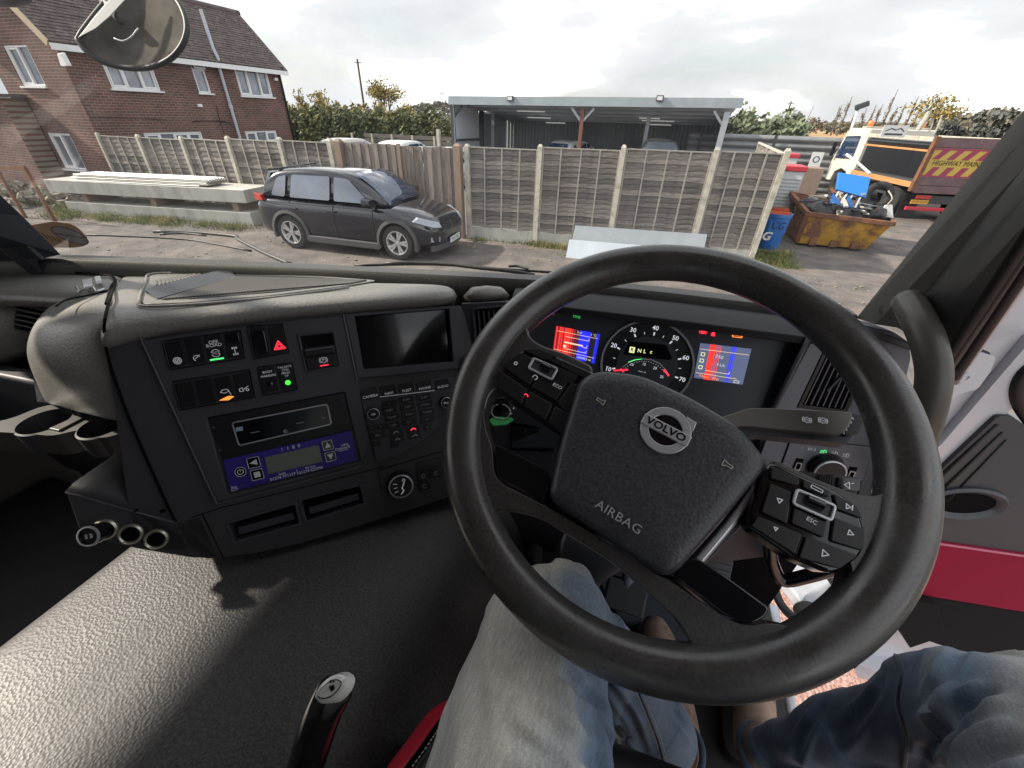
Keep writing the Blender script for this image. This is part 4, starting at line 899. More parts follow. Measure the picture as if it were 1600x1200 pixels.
for k in range(3): p = b0.lerp(b1, .22 + .3 * k); bm = BM(); box(bm, (p.x, p.y - .03, .13), (.16, .12, .16)); obj("foot", bm, m_rust, sk, bevel=.01)
epl = Plane(B4[0], (B4[0] - B4[3]).normalized(), (T4[3] - B4[3])); bm = BM()
for k, s in enumerate(("SKIP",)): text(bm, "4\nB\nS", epl, -.85, .62, .30, .01)
obj("lettering", bm, m_post, sk)
jr = random.Random(21); zrim = t0_.z; cx_, cy_ = 4.15, 13.4
m_bag = mat("black_bin_bag", (.012, .013, .016), .3); jm = [m_bag, m_dark, m_rust, m_galv, mat("dark_blue_cloth", (.02, .03, .07), .7), mat("purple_cloth", (.06, .03, .07), .8), m_post]
PL6 = ["left front", "middle front", "right front", "left back", "middle back", "right back"]
for k in range(6):
    bm = BM(); bmesh.ops.create_icosphere(bm, subdivisions=3, radius=1.0); s = jr.uniform(.36, .46); c = Vector((3.65 + .55 * (k % 3), 13.1 + .75 * (k // 3), zrim - .06 + jr.uniform(-.1, .10)))
    for v_ in bm.verts: v_.co = v_.co * (1 + .35 * noise.noise(v_.co * 2.5 + Vector((k * 7, 0, 0)))) ; v_.co.z *= .62; v_.co = v_.co * s + c
    tag(obj("rubbish_bag", bm, m_bag, smooth=True), "crumpled black rubbish bag in the skip, at its " + PL6[k], "bag", "black bags in the skip")
JN = ["glossy black", "dark steel", "rusty brown", "silver grey", "dark blue", "purple", "cream"]
for k in range(21):
    a_ = jr.uniform(0, 3.14); L_ = jr.uniform(.3, 1.0); c = Vector((3.6 + .5 * (k // 7) + jr.uniform(-.1, .2), jr.uniform(12.8, 14.1), zrim + jr.uniform(.02, .42))); d_ = Vector((math.cos(a_), math.sin(a_), jr.uniform(-.5, .6))) * L_ / 2
    bm = BM(); bar(bm, c - d_, c + d_, jr.uniform(.02, .09), jr.uniform(.015, .05)); tag(obj("scrap_strip", bm, jm[k % 7]), "loose %s scrap strip in the %s of the skip" % (JN[k % 7], ("left end", "middle", "right end")[k // 7]), "scrap", "scrap strips in the skip")
t = thing("blue_board", "bright blue plastic board with legs thrown on top of the skip", "scrap table", AT(1340, 300, 13.2)); q = [AT(1311, 269, 13.3), AT(1361, 277, 13.3), AT(1353, 309, 13.0), AT(1307, 296, 13.0)]
bm = BM(); prism(bm, q[::-1], Vector((0, .1, -.03))); obj("top", bm, mat("bright_blue_plastic", (.015, .20, .70), .4), t, bevel=.012)
for (x0, y0, x1, y1) in ((1312, 297, 1300, 318), (1324, 302, 1312, 321), (1332, 304, 1322, 325), (1345, 307, 1336, 325)):
    bm = BM(); bar(bm, AT(x0, y0, 13.05), AT(x1, y1, 12.9), .04); obj("leg", bm, m_galv, t)
for (a_, b_, c_) in (((1302, 302), (1297, 317), (1316, 320)), ((1327, 305), (1316, 326), (1336, 327))):
    bm = BM(); prism(bm, [AT(*a_, 12.95), AT(*b_, 12.88), AT(*c_, 12.88)], Vector((0, .03, .01))); obj("gusset", bm, m_blue, t)
bm = BM(); q = [AT(1395, 320, 12.9), AT(1383, 321, 12.9), AT(1375, 337, 12.9), AT(1396, 341, 12.9)]; prism(bm, q, Vector((0, .05, 0))); tag(obj("white_offcut", bm, m_white, bevel=.01), "white plastic offcut at the right end of the skip", "panel")
bm = BM(); tube(bm, [AT(1340, 199, 14.5) + Vector((0, 0, -.6)), AT(1341, 255, 14.2), AT(1359, 271, 13.4)], .03, n=8); tag(obj("bent_tube", bm, m_plate, smooth=True), "bent white tube sticking up behind the blue board", "tube")
for k, (px, py) in enumerate(((1372, 306),)):
    bm = BM(); c = AT(px, py, 13.7); pl = Plane(c, (1, 0, 0), (0, .2, 1)); path = [pl.w(.25 * math.cos(a_ * .2618), .25 * math.sin(a_ * .2618)) for a_ in range(24)]; tube(bm, path, .085, n=10, closed=True); tag(obj("old_tyre", bm, m_tyre, smooth=True), "old car tyre on the scrap at the right end of the skip", "tyre")
bm = BM(); q = smoothpath([AT(1388, 298, 13), AT(1394, 310, 12.9), AT(1386, 320, 12.9)], 5); tube(bm, q, .015, n=6); tag(obj("cream_hose", bm, m_post, smooth=True), "short curl of cream hose above the white offcut", "hose")

# ---- highway truck
RL = Vector((7.28, 17.96, 0)); hv = (Vector((6.3, 23.6, 0)) - RL).normalized(); rv = Vector((hv.y, -hv.x, 0)); HT = 2.42
tk = thing("highway_truck", "white cab highway truck seen from behind with red and yellow chevron tailboard", "truck", RL + rv * 1.2 + hv * 3)
def tp(a, f, z): return RL + rv * a + hv * f + Vector((0, 0, z))   # across from the left rear corner, forward, up
def tbox(nm, a0, a1, f0, f1, z0, z1, m, bev=.01, par=None):
    bm = BM(); hull2(bm, [tp(a0, f0, z0), tp(a1, f0, z0), tp(a1, f0, z1), tp(a0, f0, z1)], [tp(a0, f1, z0), tp(a1, f1, z0), tp(a1, f1, z1), tp(a0, f1, z1)]); return obj(nm, bm, m, par or tk, bevel=bev)
m_tw = mat("cream_white_paint", (.70, .66, .58), .35, coat=.6); m_or = mat("orange_paint", (.50, .25, .10), .5, var=.1); m_tail = mat("dirty_maroon_board", (.16, .10, .11), .75, var=.25, vscale=5)
tbox("chassis", .5, 1.9, .1, 5.6, .55, .8, m_dark); tbox("side_panel", .0, .05, .12, 3.6, 1.25, 2.0, m_bag); tbox("side_panel", 2.35, 2.4, .12, 3.6, 1.25, 2.0, m_bag)
tbox("side_rail", -.03, .03, .1, 3.9, 1.0, 1.16, m_or); tbox("load_floor", .03, 2.37, .1, 3.9, 1.0, 1.2, m_dark); tbox("top_rail", -.03, .05, .1, 3.8, 2.28, 2.40, m_post)
tbox("top_rail", 2.33, 2.42, .1, 3.8, 2.28, 2.40, m_post)
bm = BM(); tube(bm, [tp(.1, .2, 2.16), tp(.1, 3.7, 2.16)], .11, n=12); obj("rolled_sheet", bm, m_bag, tk, smooth='auto')
tbox("crossbar", -.02, .03, .1, 3.8, 2.0, 2.06, m_or)
tbox("rear_post", -.06, .06, -.04, .10, .9, HT, m_rust); tbox("rear_post", 2.36, 2.5, -.04, .10, .9, HT, m_rust)
for i, (z0, z1) in enumerate(((HT - .28, HT - .02), (.86, 1.08), (1.09, 1.31))): tbox("tail_board", .07, 2.34, 0, .05, z0, z1, m_tail)
tb = tbox("chevron_board", .07, 2.34, -.01, .04, 1.33, HT - .30, mat("yellow_reflective", (.56, .40, .08), .5, var=.08), 0)
tpl = Plane(tp(.07, -.014, 1.33), rv, (0, 0, 1)); HH = HT - .30 - 1.33; m_rr = mat("red_reflective", (.32, .04, .09), .5); bm = BM()
for k in range(6):
    x = .04 + .40 * k; top = [(x, HH * .62), (x + .19, HH * .62), (x + .19 + .22, HH - .01), (x + .22, HH - .01)]; bot = [(x + .0, .01), (x + .19, .01), (x + .34, HH * .36), (x + .15, HH * .36)]
    for q in (top, bot): slab(bm, tpl, [(min(a, 2.24), b) for a, b in q], .001, .004)
slab(bm, tpl, rect(.01, HH - .05, 2.25, HH - .0), .001, .0045); slab(bm, tpl, rect(.01, .0, 2.25, .05), .001, .0045); obj("red_chevron", bm, m_rr, tb)
bm = BM(); text(bm, "HIGHWAY MAINTENANCE", tpl, .12, HH * .49, .20, .006, align='LEFT', sx=.86); obj("lettering", bm, m_black, tb)
tbox("number_plate", .12, .62, -.05, -.03, .55, .67, m_yplate, 0); npl = Plane(tp(.12, -.05, .55), rv, (0, 0, 1)); bm = BM(); text(bm, "AY19 DOV", npl, .25, .06, .10, .002); obj("plate_lettering", bm, m_black, tk)
tbox("tail_light", .2, .62, -.06, -.02, .70, .80, m_redlamp); tbox("tail_light", 1.8, 2.2, -.06, -.02, .70, .80, m_redlamp)
tbox("underrun_bar", .05, 2.35, -.08, .0, .36, .46, m_redpl); tbox("mud_flap", .05, .55, .25, .30, .1, .8, m_bag); tbox("mud_flap", 1.85, 2.35, .25, .30, .1, .8, m_bag)
for f in (1.0, 4.9):
    for a in (.22, 2.18):
        c = tp(a, f, .48); pl = Plane(c, hv, (0, 0, 1)) if a > 1 else Plane(c, -hv, (0, 0, 1)); bm = BM(); lathe(bm, pl, 0, 0, [(.2, -.14), (.46, -.14), (.48, -.1), (.48, .1), (.46, .14), (.27, .14), (.2, .05), (0, .05), (0, -.1)], n=28); obj("wheel", bm, m_tyre, tk, smooth='auto')
# cab with sloping screen
def cp(f, z): return tp(.06, f, z)
prof = [(3.95, .75), (4.35, .75), (4.45, 1.02), (4.95, 1.12), (5.4, .95), (5.5, .6), (5.95, .6), (5.98, 1.35), (5.62, 2.44), (5.3, 2.55), (3.95, 2.55)]
bm = BM(); hull2(bm, [tp(.06, f, z) for f, z in prof], [tp(2.30, f, z) for f, z in prof]); cab_ = obj("cab", bm, m_tw, tk, bevel=.04, seg=3)
for a in (.045, 2.315):
    bm = BM(); w_ = rpoly([(4.35, 1.5), (5.72, 1.45), (5.50, 2.25), (4.4, 2.3)], .08); hull2(bm, [tp(a, f, z) for f, z in w_], [tp(a + (.012 if a < 1 else -.012) * -1, f, z) for f, z in w_]); obj("cab_window", bm, m_carglass, tk)
bm = BM(); hull2(bm, [tp(.2, 5.99, 1.45), tp(2.2, 5.99, 1.45), tp(2.15, 5.70, 2.32), tp(.25, 5.70, 2.32)], [tp(.2, 5.93, 1.45), tp(2.2, 5.93, 1.45), tp(2.15, 5.64, 2.32), tp(.25, 5.64, 2.32)]); obj("cab_windscreen", bm, m_carglass, tk)
tbox("mirror", -.22, -.08, 5.7, 5.8, 1.5, 2.05, m_bag, .03); tbox("light_bar", .1, 2.3, 4.4, 4.7, 2.56, 2.62, m_post)
for a in (.3, 2.1):
    bm = BM(); pl = Plane(tp(a, 4.6, 2.62), rv, hv); lathe(bm, pl, 0, 0, [(0, 0), (.09, 0), (.10, .04), (.10, .14), (.06, .19), (0, .2)], n=16); obj("beacon", bm, mat("amber_lens", (.75, .14, .03), .2, coat=1, emit=(1, .25, .05), estr=.25), tk, smooth='auto')
sp_ = Plane(AT(1398, 205, 18.6), rv, (0, 0, 1)); bm = BM(); slab(bm, sp_, rect(-.36, -.16, .36, .16), -.02, 0); cs_ = obj("company_sign", bm, m_plate, tk); bm = BM(); stroke(bm, sp_, [(-.26, 0), (-.12, .07), (.02, .03), (.14, .08), (.27, 0)], .03, .003); slab(bm, sp_, rect(-.26, -.11, .26, -.06), .001, .003); obj("sign_mark", bm, m_dark, cs_)
for (x0, y0, x1, y1, w) in ((1434, 203, 1453, 174, .07), (1452, 206, 1458, 185, .03), (1461, 208, 1472, 180, .03)):
    bm = BM(); tube(bm, [AT(x0, y0, 19), AT((x0 + x1) / 2 + 1, (y0 + y1) / 2, 19), AT(x1, y1, 19)], w, n=8); obj("upright", bm, m_post, tk, smooth='auto')
# camera mast
p = AT(1330, 200, 26); pt_ = AT(1342, 167, 26); t = thing("camera_mast", "slim white mast with a small camera head above the truck cab", "mast", (p.x, 26, 0))
bm = BM(); tube(bm, [(p.x, 26, 0), (p.x + .05, 26, 2.0), pt_], .05, n=8); obj("pole", bm, m_plate, t, smooth=True); bm = BM(); box(bm, pt_ + Vector((.1, 0, .05)), (.5, .2, .22), Matrix.Rotation(-.4, 3, 'Y')); obj("camera_head", bm, m_dark, t, bevel=.04)

# ---- the truck's own nose mirror and wipers, outside the glass
# ================================================================== THE CAB
Z0 = Vector((0, 0, CZ))
def rel(x, y, z): return Vector((x, y, z + CZ))
def RZ_(x, y, z): return AZ(x, y, z + CZ)       # ray to a height given from the eye
m_pad = mat("dash_top_plastic", (.235, .228, .215), .42, speck=(.12, 260), bump=.45, bscale=230, grain='voronoi', bdist=.0009, var=.10, vscale=6, rvar=.06)
m_panel = mat("console_plastic", (.058, .058, .070), .48, bump=.12, bscale=260, bdist=.0004, var=.08, vscale=9)
m_pan2 = mat("lower_console_plastic", (.052, .051, .057), .52, bump=.25, bscale=260, bdist=.0005)
m_btn = mat("switch_plastic", (.010, .010, .012), .38)
m_gloss = mat("gloss_black", (.006, .006, .008), .12, coat=.5)
m_void = mat("deep_black", (.003, .003, .004), .8, spec=.1)
m_edge = mat("edge_grey", (.14, .14, .16), .35)
m_wheelrim = mat("wheel_leather", (.050, .047, .046), .31, spec=.85, speck=(.22, 330), bump=.25, bscale=330, bdist=.0005, var=.18, vscale=14, rvar=.10)
m_hub = mat("airbag_plastic", (.046, .046, .054), .40, speck=(.30, 330), bump=.32, bscale=330, grain='voronoi', bdist=.0007, rvar=.06)
m_chrome = mat("satin_chrome", (.62, .63, .66), .28, metal=.55)
m_ink = mat("white_print", (.62, .63, .66), .5, emit=(.8, .8, .85), estr=.10)
m_inkb = mat("dial_print", (.7, .7, .72), .5, emit=(.8, .82, .9), estr=.4)  # glow put into the print to lift its brightness
m_dim = mat("dim_print", (.26, .26, .28), .5, emit=(.8, .8, .8), estr=.02)
m_mat = mat("rubber_mat", (.056, .053, .056), .54, spec=.75, speck=(.35, 300), bump=.32, bscale=290, grain='voronoi', bdist=.0016, rvar=.05)
m_floor = mat("cab_floor", (.022, .022, .024), .6, bump=.5, bscale=200, bdist=.002)
m_liner = mat("cab_lining", (.20, .19, .18), .85)
m_rub = mat("ribbed_rubber", (.17, .16, .15), .5)
m_rubd = mat("rubber_base", (.022, .021, .021), .7)  # groove shade between the ribs put into the colour
m_step = mat("grey_white_step", (.40, .42, .46), .35, var=.12, vscale=9)
m_seal = mat("rubber_seal", (.012, .012, .014), .5)
m_whitep = mat("white_cab_paint", (.58, .60, .66), .22, coat=.6, var=.03, vscale=3)
m_doorg = mat("door_grey_plastic", (.060, .062, .072), .6, bump=.15, bscale=200, bdist=.0005)
m_red = mat("red_door_trim", (.27, .002, .034), .6, spec=.25, bump=.35, bscale=500, bdist=.0006, var=.08, vscale=9)
g_red = glow("red_lit", (1, .03, .06), 1.1); g_green = glow("green_lit", (.10, .9, .22), .8); g_amber = glow("amber_lit", (1, .25, .04), 1.1); g_yel = glow("yellow_lit", (.75, .75, .35), .8)
g_white = glow("white_lit", (.8, .82, .9), .55)

# ---- planes of the dashboard
CP = mkplane((-.571, .296, -.38), 42.8, 25.3)                 # centre console, turned to the driver
CL = mkplane((-.138, .625, -.30), 4, 20)                      # instrument face
_p = CL.P(1266, 528); RP = Plane(_p, (math.cos(R(9)), math.sin(R(9)), 0), Vector((0, 0, 1)) + Vector((-math.sin(R(9)), math.cos(R(9)), 0)) * .18)

# ---- shell of the cab (floor, walls and roof round the driver)
cabs = thing("cab_shell", "plain lining, floor and roof of the lorry cab round the driver", "cab", rel(-.5, -.2, -1.05))
def cbox(nm, x0, x1, y0, y1, z0, z1, m, bev=0): bm = BM(); box(bm, rel((x0 + x1) / 2, (y0 + y1) / 2, (z0 + z1) / 2), (x1 - x0, y1 - y0, z1 - z0)); return obj(nm, bm, m, cabs, bevel=bev)
cbox("floor", -1.62, .46, -.95, .80, -1.11, -1.05, m_floor); cbox("roof", -1.66, .62, -.95, .62, .66, .70, m_liner); cbox("rear_wall", -1.62, .58, -.99, -.95, -1.1, .66, m_liner)
cbox("side_wall", -1.66, -1.62, -.95, .46, -1.1, -.34, m_liner); cbox("side_wall", -1.66, -1.62, -.95, -.45, -.30, .66, m_liner); cbox("side_rail", -1.66, -1.62, -.45, .15, .25, .66, m_liner); cbox("bulkhead", -.62, .43, .72, .76, -1.1, -.36, m_void); cbox("bulkhead", -1.60, -.62, .42, .46, -1.1, -.36, m_void)  # unseen rail over the side window, sized to shape the sun patch
cbox("door_sill", .461, .485, -.3, .78, -1.11, -1.045, m_whitep, .01); cbox("rear_corner", .5, .58, -.95, -.3, -1.1, .66, m_liner)

# ---- windscreen base trim
SP = [(-150, 399), (0, 406), (120, 410), (240, 414), (430, 422), (620, 431), (740, 437), (850, 443), (931, 451), (1050, 463), (1175, 478), (1340, 498)]
SZ = -.272
base = [RZ_(x, y, SZ) for x, y in SP]; basS = smoothpath(base, 4)
dash = thing("dashboard", "dark grey lorry dashboard with console turned towards the steering wheel", "dashboard", rel(-.45, .55, -.62))
bm = BM(); rings = []
for i, p in enumerate(basS):
    a_ = basS[max(i - 1, 0)]; b_ = basS[min(i + 1, len(basS) - 1)]; t_ = (b_ - a_).normalized(); n_ = Vector((-t_.y, t_.x, 0)).normalized()
    rings.append([p - n_ * .002 + Vector((0, 0, -.022)), p + Vector((0, 0, -.002)), p + n_ * .006 + Vector((0, 0, .004)), p + n_ * .045 + Vector((0, 0, .001)), p + n_ * .05 + Vector((0, 0, -.06)), p + Vector((0, 0, -.06))])
loft(bm, rings); obj("windscreen_trim", bm, mat("speckled_trim", (.065, .063, .06), .55, bump=.4, bscale=220, bdist=.0008, var=.25, vscale=220), dash, smooth='auto')

# ---- dash top
TP3 = [CP.P(300, 474, -.035), CP.P(718, 447, -.035), RZ_(480, 433, -.283)]
TP = Plane(TP3[0], TP3[1] - TP3[0], TP3[2] - TP3[0])
colP3 = [(150, 552), (168, 545), (222, 527), (330, 512), (440, 498), (540, 489.5), (640, 481.5), (718, 476), (806, 470)]
colP2 = [(158, 508), (174, 508), (226, 498), (330, 486), (440, 474), (540, 465), (640, 458), (718, 453), (803, 449)]
colP1 = [(165, 478), (184, 480), (228, 481), (330, 474), (440, 464), (540, 455), (640, 449), (718, 446), (801, 447.5)]
colP0 = [(185, 424), (200, 423), (240, 423.5), (330, 427), (440, 431.5), (540, 436), (640, 440.5), (718, 443.5), (799, 446.5)]
rings = []
for q3, q2, q1, q0 in zip(colP3, colP2, colP1, colP0):
    P3 = CP.P(q3[0], q3[1] + 1.5, .0085); P2 = CP.P(*q2, .010); P1 = TP.P(*q1); P0_ = TP.P(*q0); M1 = (P1 + P0_) / 2
    rings.append([P3 + CP.N * -.04, P3, P3.lerp(P2, .5) + CP.N * .012, P2 + CP.N * .004, P2.lerp(P1, .55) + CP.U * .006, P1, M1, P0_, P0_ - Vector((0, 0, .05)), M1 - Vector((0, 0, .06))])
bm = BM(); loft(bm, rings[:8]); obj("top_pad", bm, m_pad, dash, smooth=True, sub=2)
bm = BM(); r2 = [[p for p in r] for r in rings[7:]]; d_ = (r2[1][1] - r2[0][1]).normalized() * .0025; r2[0] = [p + d_ for p in r2[0]]; loft(bm, r2); obj("top_pad", bm, m_pad, dash, smooth=True, sub=1)
bm = BM(); tube(bm, smoothpath([r + Vector((0, 0, .001)) for r in rings[7][1:8]], 4), .0016, n=6); obj("seam", bm, m_void, dash)
# left end of the top, reaching over to the passenger side
left_top = [[(-260, 470), (-250, 440), (-220, 398)], [(-60, 452), (-50, 432), (-40, 404)], [(60, 456), (62, 434), (80, 410)], [(150, 462), (165, 440), (178, 415)], [(183, 478), (188, 450), (200, 423)]]
bm = BM(); rr = []
for c in left_top:
    P = [TP.P(*q, -.002) for q in c]; rr.append([P[0] - Vector((0, 0, .05)), P[0], P[1], P[2], P[2] - Vector((0, 0, .05))])
loft(bm, rr); obj("top_pad", bm, m_pad, dash, smooth=True, sub=2)
bm = BM(); tube(bm, smoothpath([TP.P(x, y, .0015) for x, y in ((-60, 413), (0, 417), (80, 423), (150, 429), (172, 431), (180, 437), (174, 448), (166, 475))], 5), .0022, n=6)
tube(bm, smoothpath([TP.P(x, y, .001) for x, y in ((172, 453), (140, 461), (105, 468), (88, 478))], 5), .0015, n=6); obj("seam", bm, m_void, dash)
# tray with ribbed rubber, a divider bar and a rim line
tray = [(236, 427), (219, 470), (226, 477.5), (300, 474.5), (430, 463), (545, 448), (590, 440), (520, 434.5), (350, 426.5)]
bm = BM(); slab(bm, TP, rpoly(uvs(TP, tray), .012), .0008, .0026); ty = obj("tray", bm, m_pad, dash, bevel=.0015, label="shallow tray with a ribbed rubber floor")
bm = BM(); slab(bm, TP, rpoly(uvs(TP, [(250, 471), (300, 470), (430, 459.5), (540, 446.5), (575, 441), (500, 436), (372, 431)]), .004), .002, .0034); obj("tray_floor", bm, m_rubd, ty)
bm = BM(); A0, A1 = TP.uv(257, 471.5), TP.uv(372, 436); B0, B1 = TP.uv(545, 446.5), TP.uv(572, 441)
for k in range(64):
    t0 = k / 63; a_ = Vector(A0).lerp(Vector(B0), t0); b_ = Vector(A1).lerp(Vector(B1), t0); stroke(bm, TP, [tuple(a_), tuple(b_)], .0020, .0052, h=.002)
o = obj("rib_mat", bm, m_rub, ty); o['kind'] = 'stuff'
bm = BM(); A0, A1, B0, B1 = TP.uv(252, 450), TP.uv(338, 429), TP.uv(262, 449), TP.uv(350, 430)
for k in range(16): t0 = k / 15; a_ = Vector(TP.uv(246, 449)).lerp(Vector(TP.uv(330, 428)), t0); b_ = Vector(TP.uv(244, 440)).lerp(Vector(TP.uv(322, 427)), t0); stroke(bm, TP, [tuple(a_), tuple(b_)], .0020, .0045, h=.002)
o = obj("rib_mat", bm, m_rub, ty); o['kind'] = 'stuff'
bm = BM(); q = [TP.P(*p, 0) for p in ((229, 461), (247, 471), (371, 436), (357, 427))]; up_ = TP.N; hull2(bm, [q[0] + up_ * .003, q[1] + up_ * .003, q[2] + up_ * .003, q[3] + up_ * .003], [q[0] + up_ * .010, q[1] + up_ * .0045, q[2] + up_ * .005, q[3] + up_ * .011])
obj("divider", bm, mat("smooth_divider", (.045, .05, .06), .3), ty, bevel=.0015)
bm = BM(); path = smoothpath([TP.P(x, y, .004) for x, y in ((330, 426), (240, 427.5), (228, 440), (218, 468), (224, 478), (300, 476), (430, 464.5), (545, 449))], 5); tube(bm, path, .0022, n=6); obj("tray_rim", bm, m_pad, ty, smooth=True)
# clip left on the dash
ck = RZ_(138, 450, -.25); clip = thing("metal_clip", "small bent metal clip lying on the sunlit left dash top", "clip", TP.P(138, 450)); bm = BM()
tube(bm, [TP.P(x, y, c) for x, y, c in ((119, 448, .004), (124, 456, .003), (133, 451, .008), (146, 449, .008), (150, 456, .003), (163, 452, .004))], .0022, n=6); obj("wire", bm, m_chrome, clip, smooth=True)
bm = BM(); slab(bm, TP, uvs(TP, [(131, 447), (147, 444), (149, 455), (134, 458)]), .003, .011); obj("body", bm, m_chrome, clip, bevel=.001)
bm = BM(); slab(bm, TP, uvs(TP, [(150, 440), (159, 438), (161, 445), (152, 447)]), .003, .009); obj("tab", bm, m_plate, clip, bevel=.001)

# ---- centre console body with its openings
body_px = [(165, 545), (222, 528), (330, 513), (440, 499), (540, 490), (640, 482), (718, 477), (742, 520), (752, 640), (735, 765), (655, 792), (560, 822), (470, 849), (400, 864), (326, 873), (215, 850), (196, 760), (180, 640)]
bm = BM(); slab(bm, CP, uvs(CP, body_px), -.10, 0); con = obj("console_body", bm, m_pan2, dash, bevel=.004)
def cutter(pl, px, c0, c1, r=0, taper=0):
    bm = BM(); f = rpoly(uvs(pl, px), r) if r else uvs(pl, px); hull2(bm, [pl.w(a, b, c1) for a, b in f], [pl.w(a, b, c0) for a, b in f]); return obj("cutter", bm, None)
bins = [[(357.5, 817.5), (461, 787.5), (467.5, 817.5), (367.5, 846)], [(470, 781.5), (562.5, 758.8), (568.8, 786), (478.8, 813.8)]]
scr = [(554, 494.5), (700, 482.5), (707, 565), (568, 577)]
cut(con, cutter(CP, bins[0], -.075, .02), cutter(CP, bins[1], -.075, .02), cutter(CP, scr, -.022, .02))
for b in bins:
    bm = BM(); f = uvs(CP, b); frame_ring(bm, CP, inset(f, -.0035)[::1], inset(f, .0005), -.001, .0022); obj("bin_rim", bm, m_panel, dash, bevel=.0008)
    bm = BM(); g_ = inset(f, .006); a0 = g_[3]; a1 = g_[2]; slab(bm, CP, [a0, a1, (a1[0], a1[1] + .012), (a0[0], a0[1] + .012)], -.07, -.006); obj("bin_lip", bm, m_panel, dash, bevel=.001)
# raised facia plates
ovA = [(225, 531), (330, 516), (440, 502), (535, 493), (557.5, 592), (577, 690), (565, 722), (341, 783)]
bm = BM(); slab(bm, CP, rpoly(uvs(CP, ovA), .003), .0002, .005); fac = obj("facia_plate", bm, m_panel, dash, bevel=.0015)
rad = [(324.5, 651.9), (538.3, 611.8), (563.8, 719.4), (357.5, 770.8)]
def grow(px, k): cx = sum(p[0] for p in px) / len(px); cy = sum(p[1] for p in px) / len(px); return [(cx + (x - cx) * k, cy + (y - cy) * k) for x, y in px]
cut(fac, cutter(CP, rad, -.01, .02, .003))
bm = BM(); f = rpoly(uvs(CP, [(538.5, 491), (720, 478.5), (728, 574), (559.5, 591)]), .003); inn = rpoly(uvs(CP, scr), .003); frame_ring(bm, CP, f, inn, .0002, .006); sb = obj("screen_bezel", bm, m_panel, dash, bevel=.0015)
bm = BM(); f = rpoly(uvs(CP, grow(scr, .985)), .003); slab(bm, CP, f, -.014, -.012); obj("display", bm, m_gloss, dash)
bm = BM(); a_, b_ = CP.uv(537, 492), CP.uv(558, 592); stroke(bm, CP, [a_, b_], .0022, .0078, h=.005); obj("edge_line", bm, m_edge, dash); bm = BM(); a_, b_ = CP.uv(223, 529), CP.uv(340, 784); stroke(bm, CP, [a_, b_], .0018, .0062, h=.005)
obj("edge_line", bm, m_edge, dash); bm = BM(); a_, b_ = CP.uv(339, 787), CP.uv(570, 727); stroke(bm, CP, [a_, b_], .0012, .002, h=.0015); obj("edge_line", bm, m_edge, dash)
for q in ([(316, 803), (350, 873)], [(300, 808), (347, 793), (570, 737), (600, 728)], [(590, 735), (596, 765)], [(590, 735), (700, 702)]): bm = BM(); stroke(bm, CP, uvs(CP, q), .0012, .0007, h=.0012); obj("seam", bm, m_void, dash)
# keypad
kp = [(562, 612), (600, 603), (680, 592), (712, 588), (727, 592), (721, 630), (690, 664), (655, 692), (622, 711), (588, 720), (572, 660)]
bm = BM(); slab(bm, CP, rpoly(uvs(CP, kp), .003), .0002, .0035); kb = obj("keypad_panel", bm, m_panel, dash, bevel=.001)
S2 = .2
def z7(x, y): return (440 + x * .2, 460 + y * .2)
def key(nm, c, w, h, pl=CP, c0=.0036, c1=.0050, m=m_btn, par=None, bev=.0006):
    a, b = c; bm = BM(); slab(bm, pl, rpoly(rect(a - w / 2, b - h / 2, a + w / 2, b + h / 2), .001, 2), c0, c1); return obj(nm, bm, m, par or kb, bevel=bev)
def kuv(x, y): return CP.uv(*z7(x, y), .004)
rows_ = [[("1", 800, 850), ("2 abc", 972, 820), ("3 def", 1112, 802)], [("4 ghi", 842, 903), ("5 jkl", 982, 877), ("6 mno", 1122, 858)], [("7 pqrs", 862, 957), ("8 tuv", 995, 935), ("9 wxyz", 1137, 915)], [("* a/A", 868, 1020), ("0 +", 998, 995), ("# ,", 1140, 973)]]
for row in rows_:
    for s_, x, y in row:
        c = kuv(x + (40 if s_ == "1" else 0), y); k_ = key("key", c, .0245, .0098); bm = BM(); text(bm, s_, CP, c[0], c[1], .0055, .0053, h=.0002); obj("key_mark", bm, m_dim, k_)
for s_, x, y in (("CAMERA", 690, 775), ("NAVI", 835, 752), ("FLEET", 975, 730), ("PHONE", 1115, 712), ("AUDIO", 1255, 700)):
    c = kuv(x, y); k_ = key("key", c, .0250, .017); bm = BM(); text(bm, s_, CP, c[0], c[1] - .0045, .0062, .0053); obj("key_mark", bm, m_ink, k_)
for s_, x, y in (("<", 706, 1042), (">", 775, 1030), ("ESC", 755, 1100), ("C", 1140, 1035), ("", 740, 1165), ("", 880, 1175)):
    c = kuv(x, y); k_ = key("key", c, .012 if s_ in "<>C" else .024, .0098); bm = BM()
    if s_: text(bm, s_, CP, c[0], c[1], .0055, .0053); obj("key_mark", bm, m_dim, k_)
for x, y, m in ((893, 1075, m_dim), (1028, 1050, g_red), (905, 1130, m_dim), (1040, 1100, m_dim)):
    c = kuv(x, y); k_ = key("key", c, .022, .0098); bm = BM(); stroke(bm, CP, arc(c[0], c[1] - .003, .004, 20, 160, 6), .0016, .0053); obj("key_mark", bm, m, k_)
bm = BM(); stroke(bm, CP, [kuv(770, 800), kuv(1192, 750)], .0008, .0056); obj("bright_line", bm, m_ink, kb)
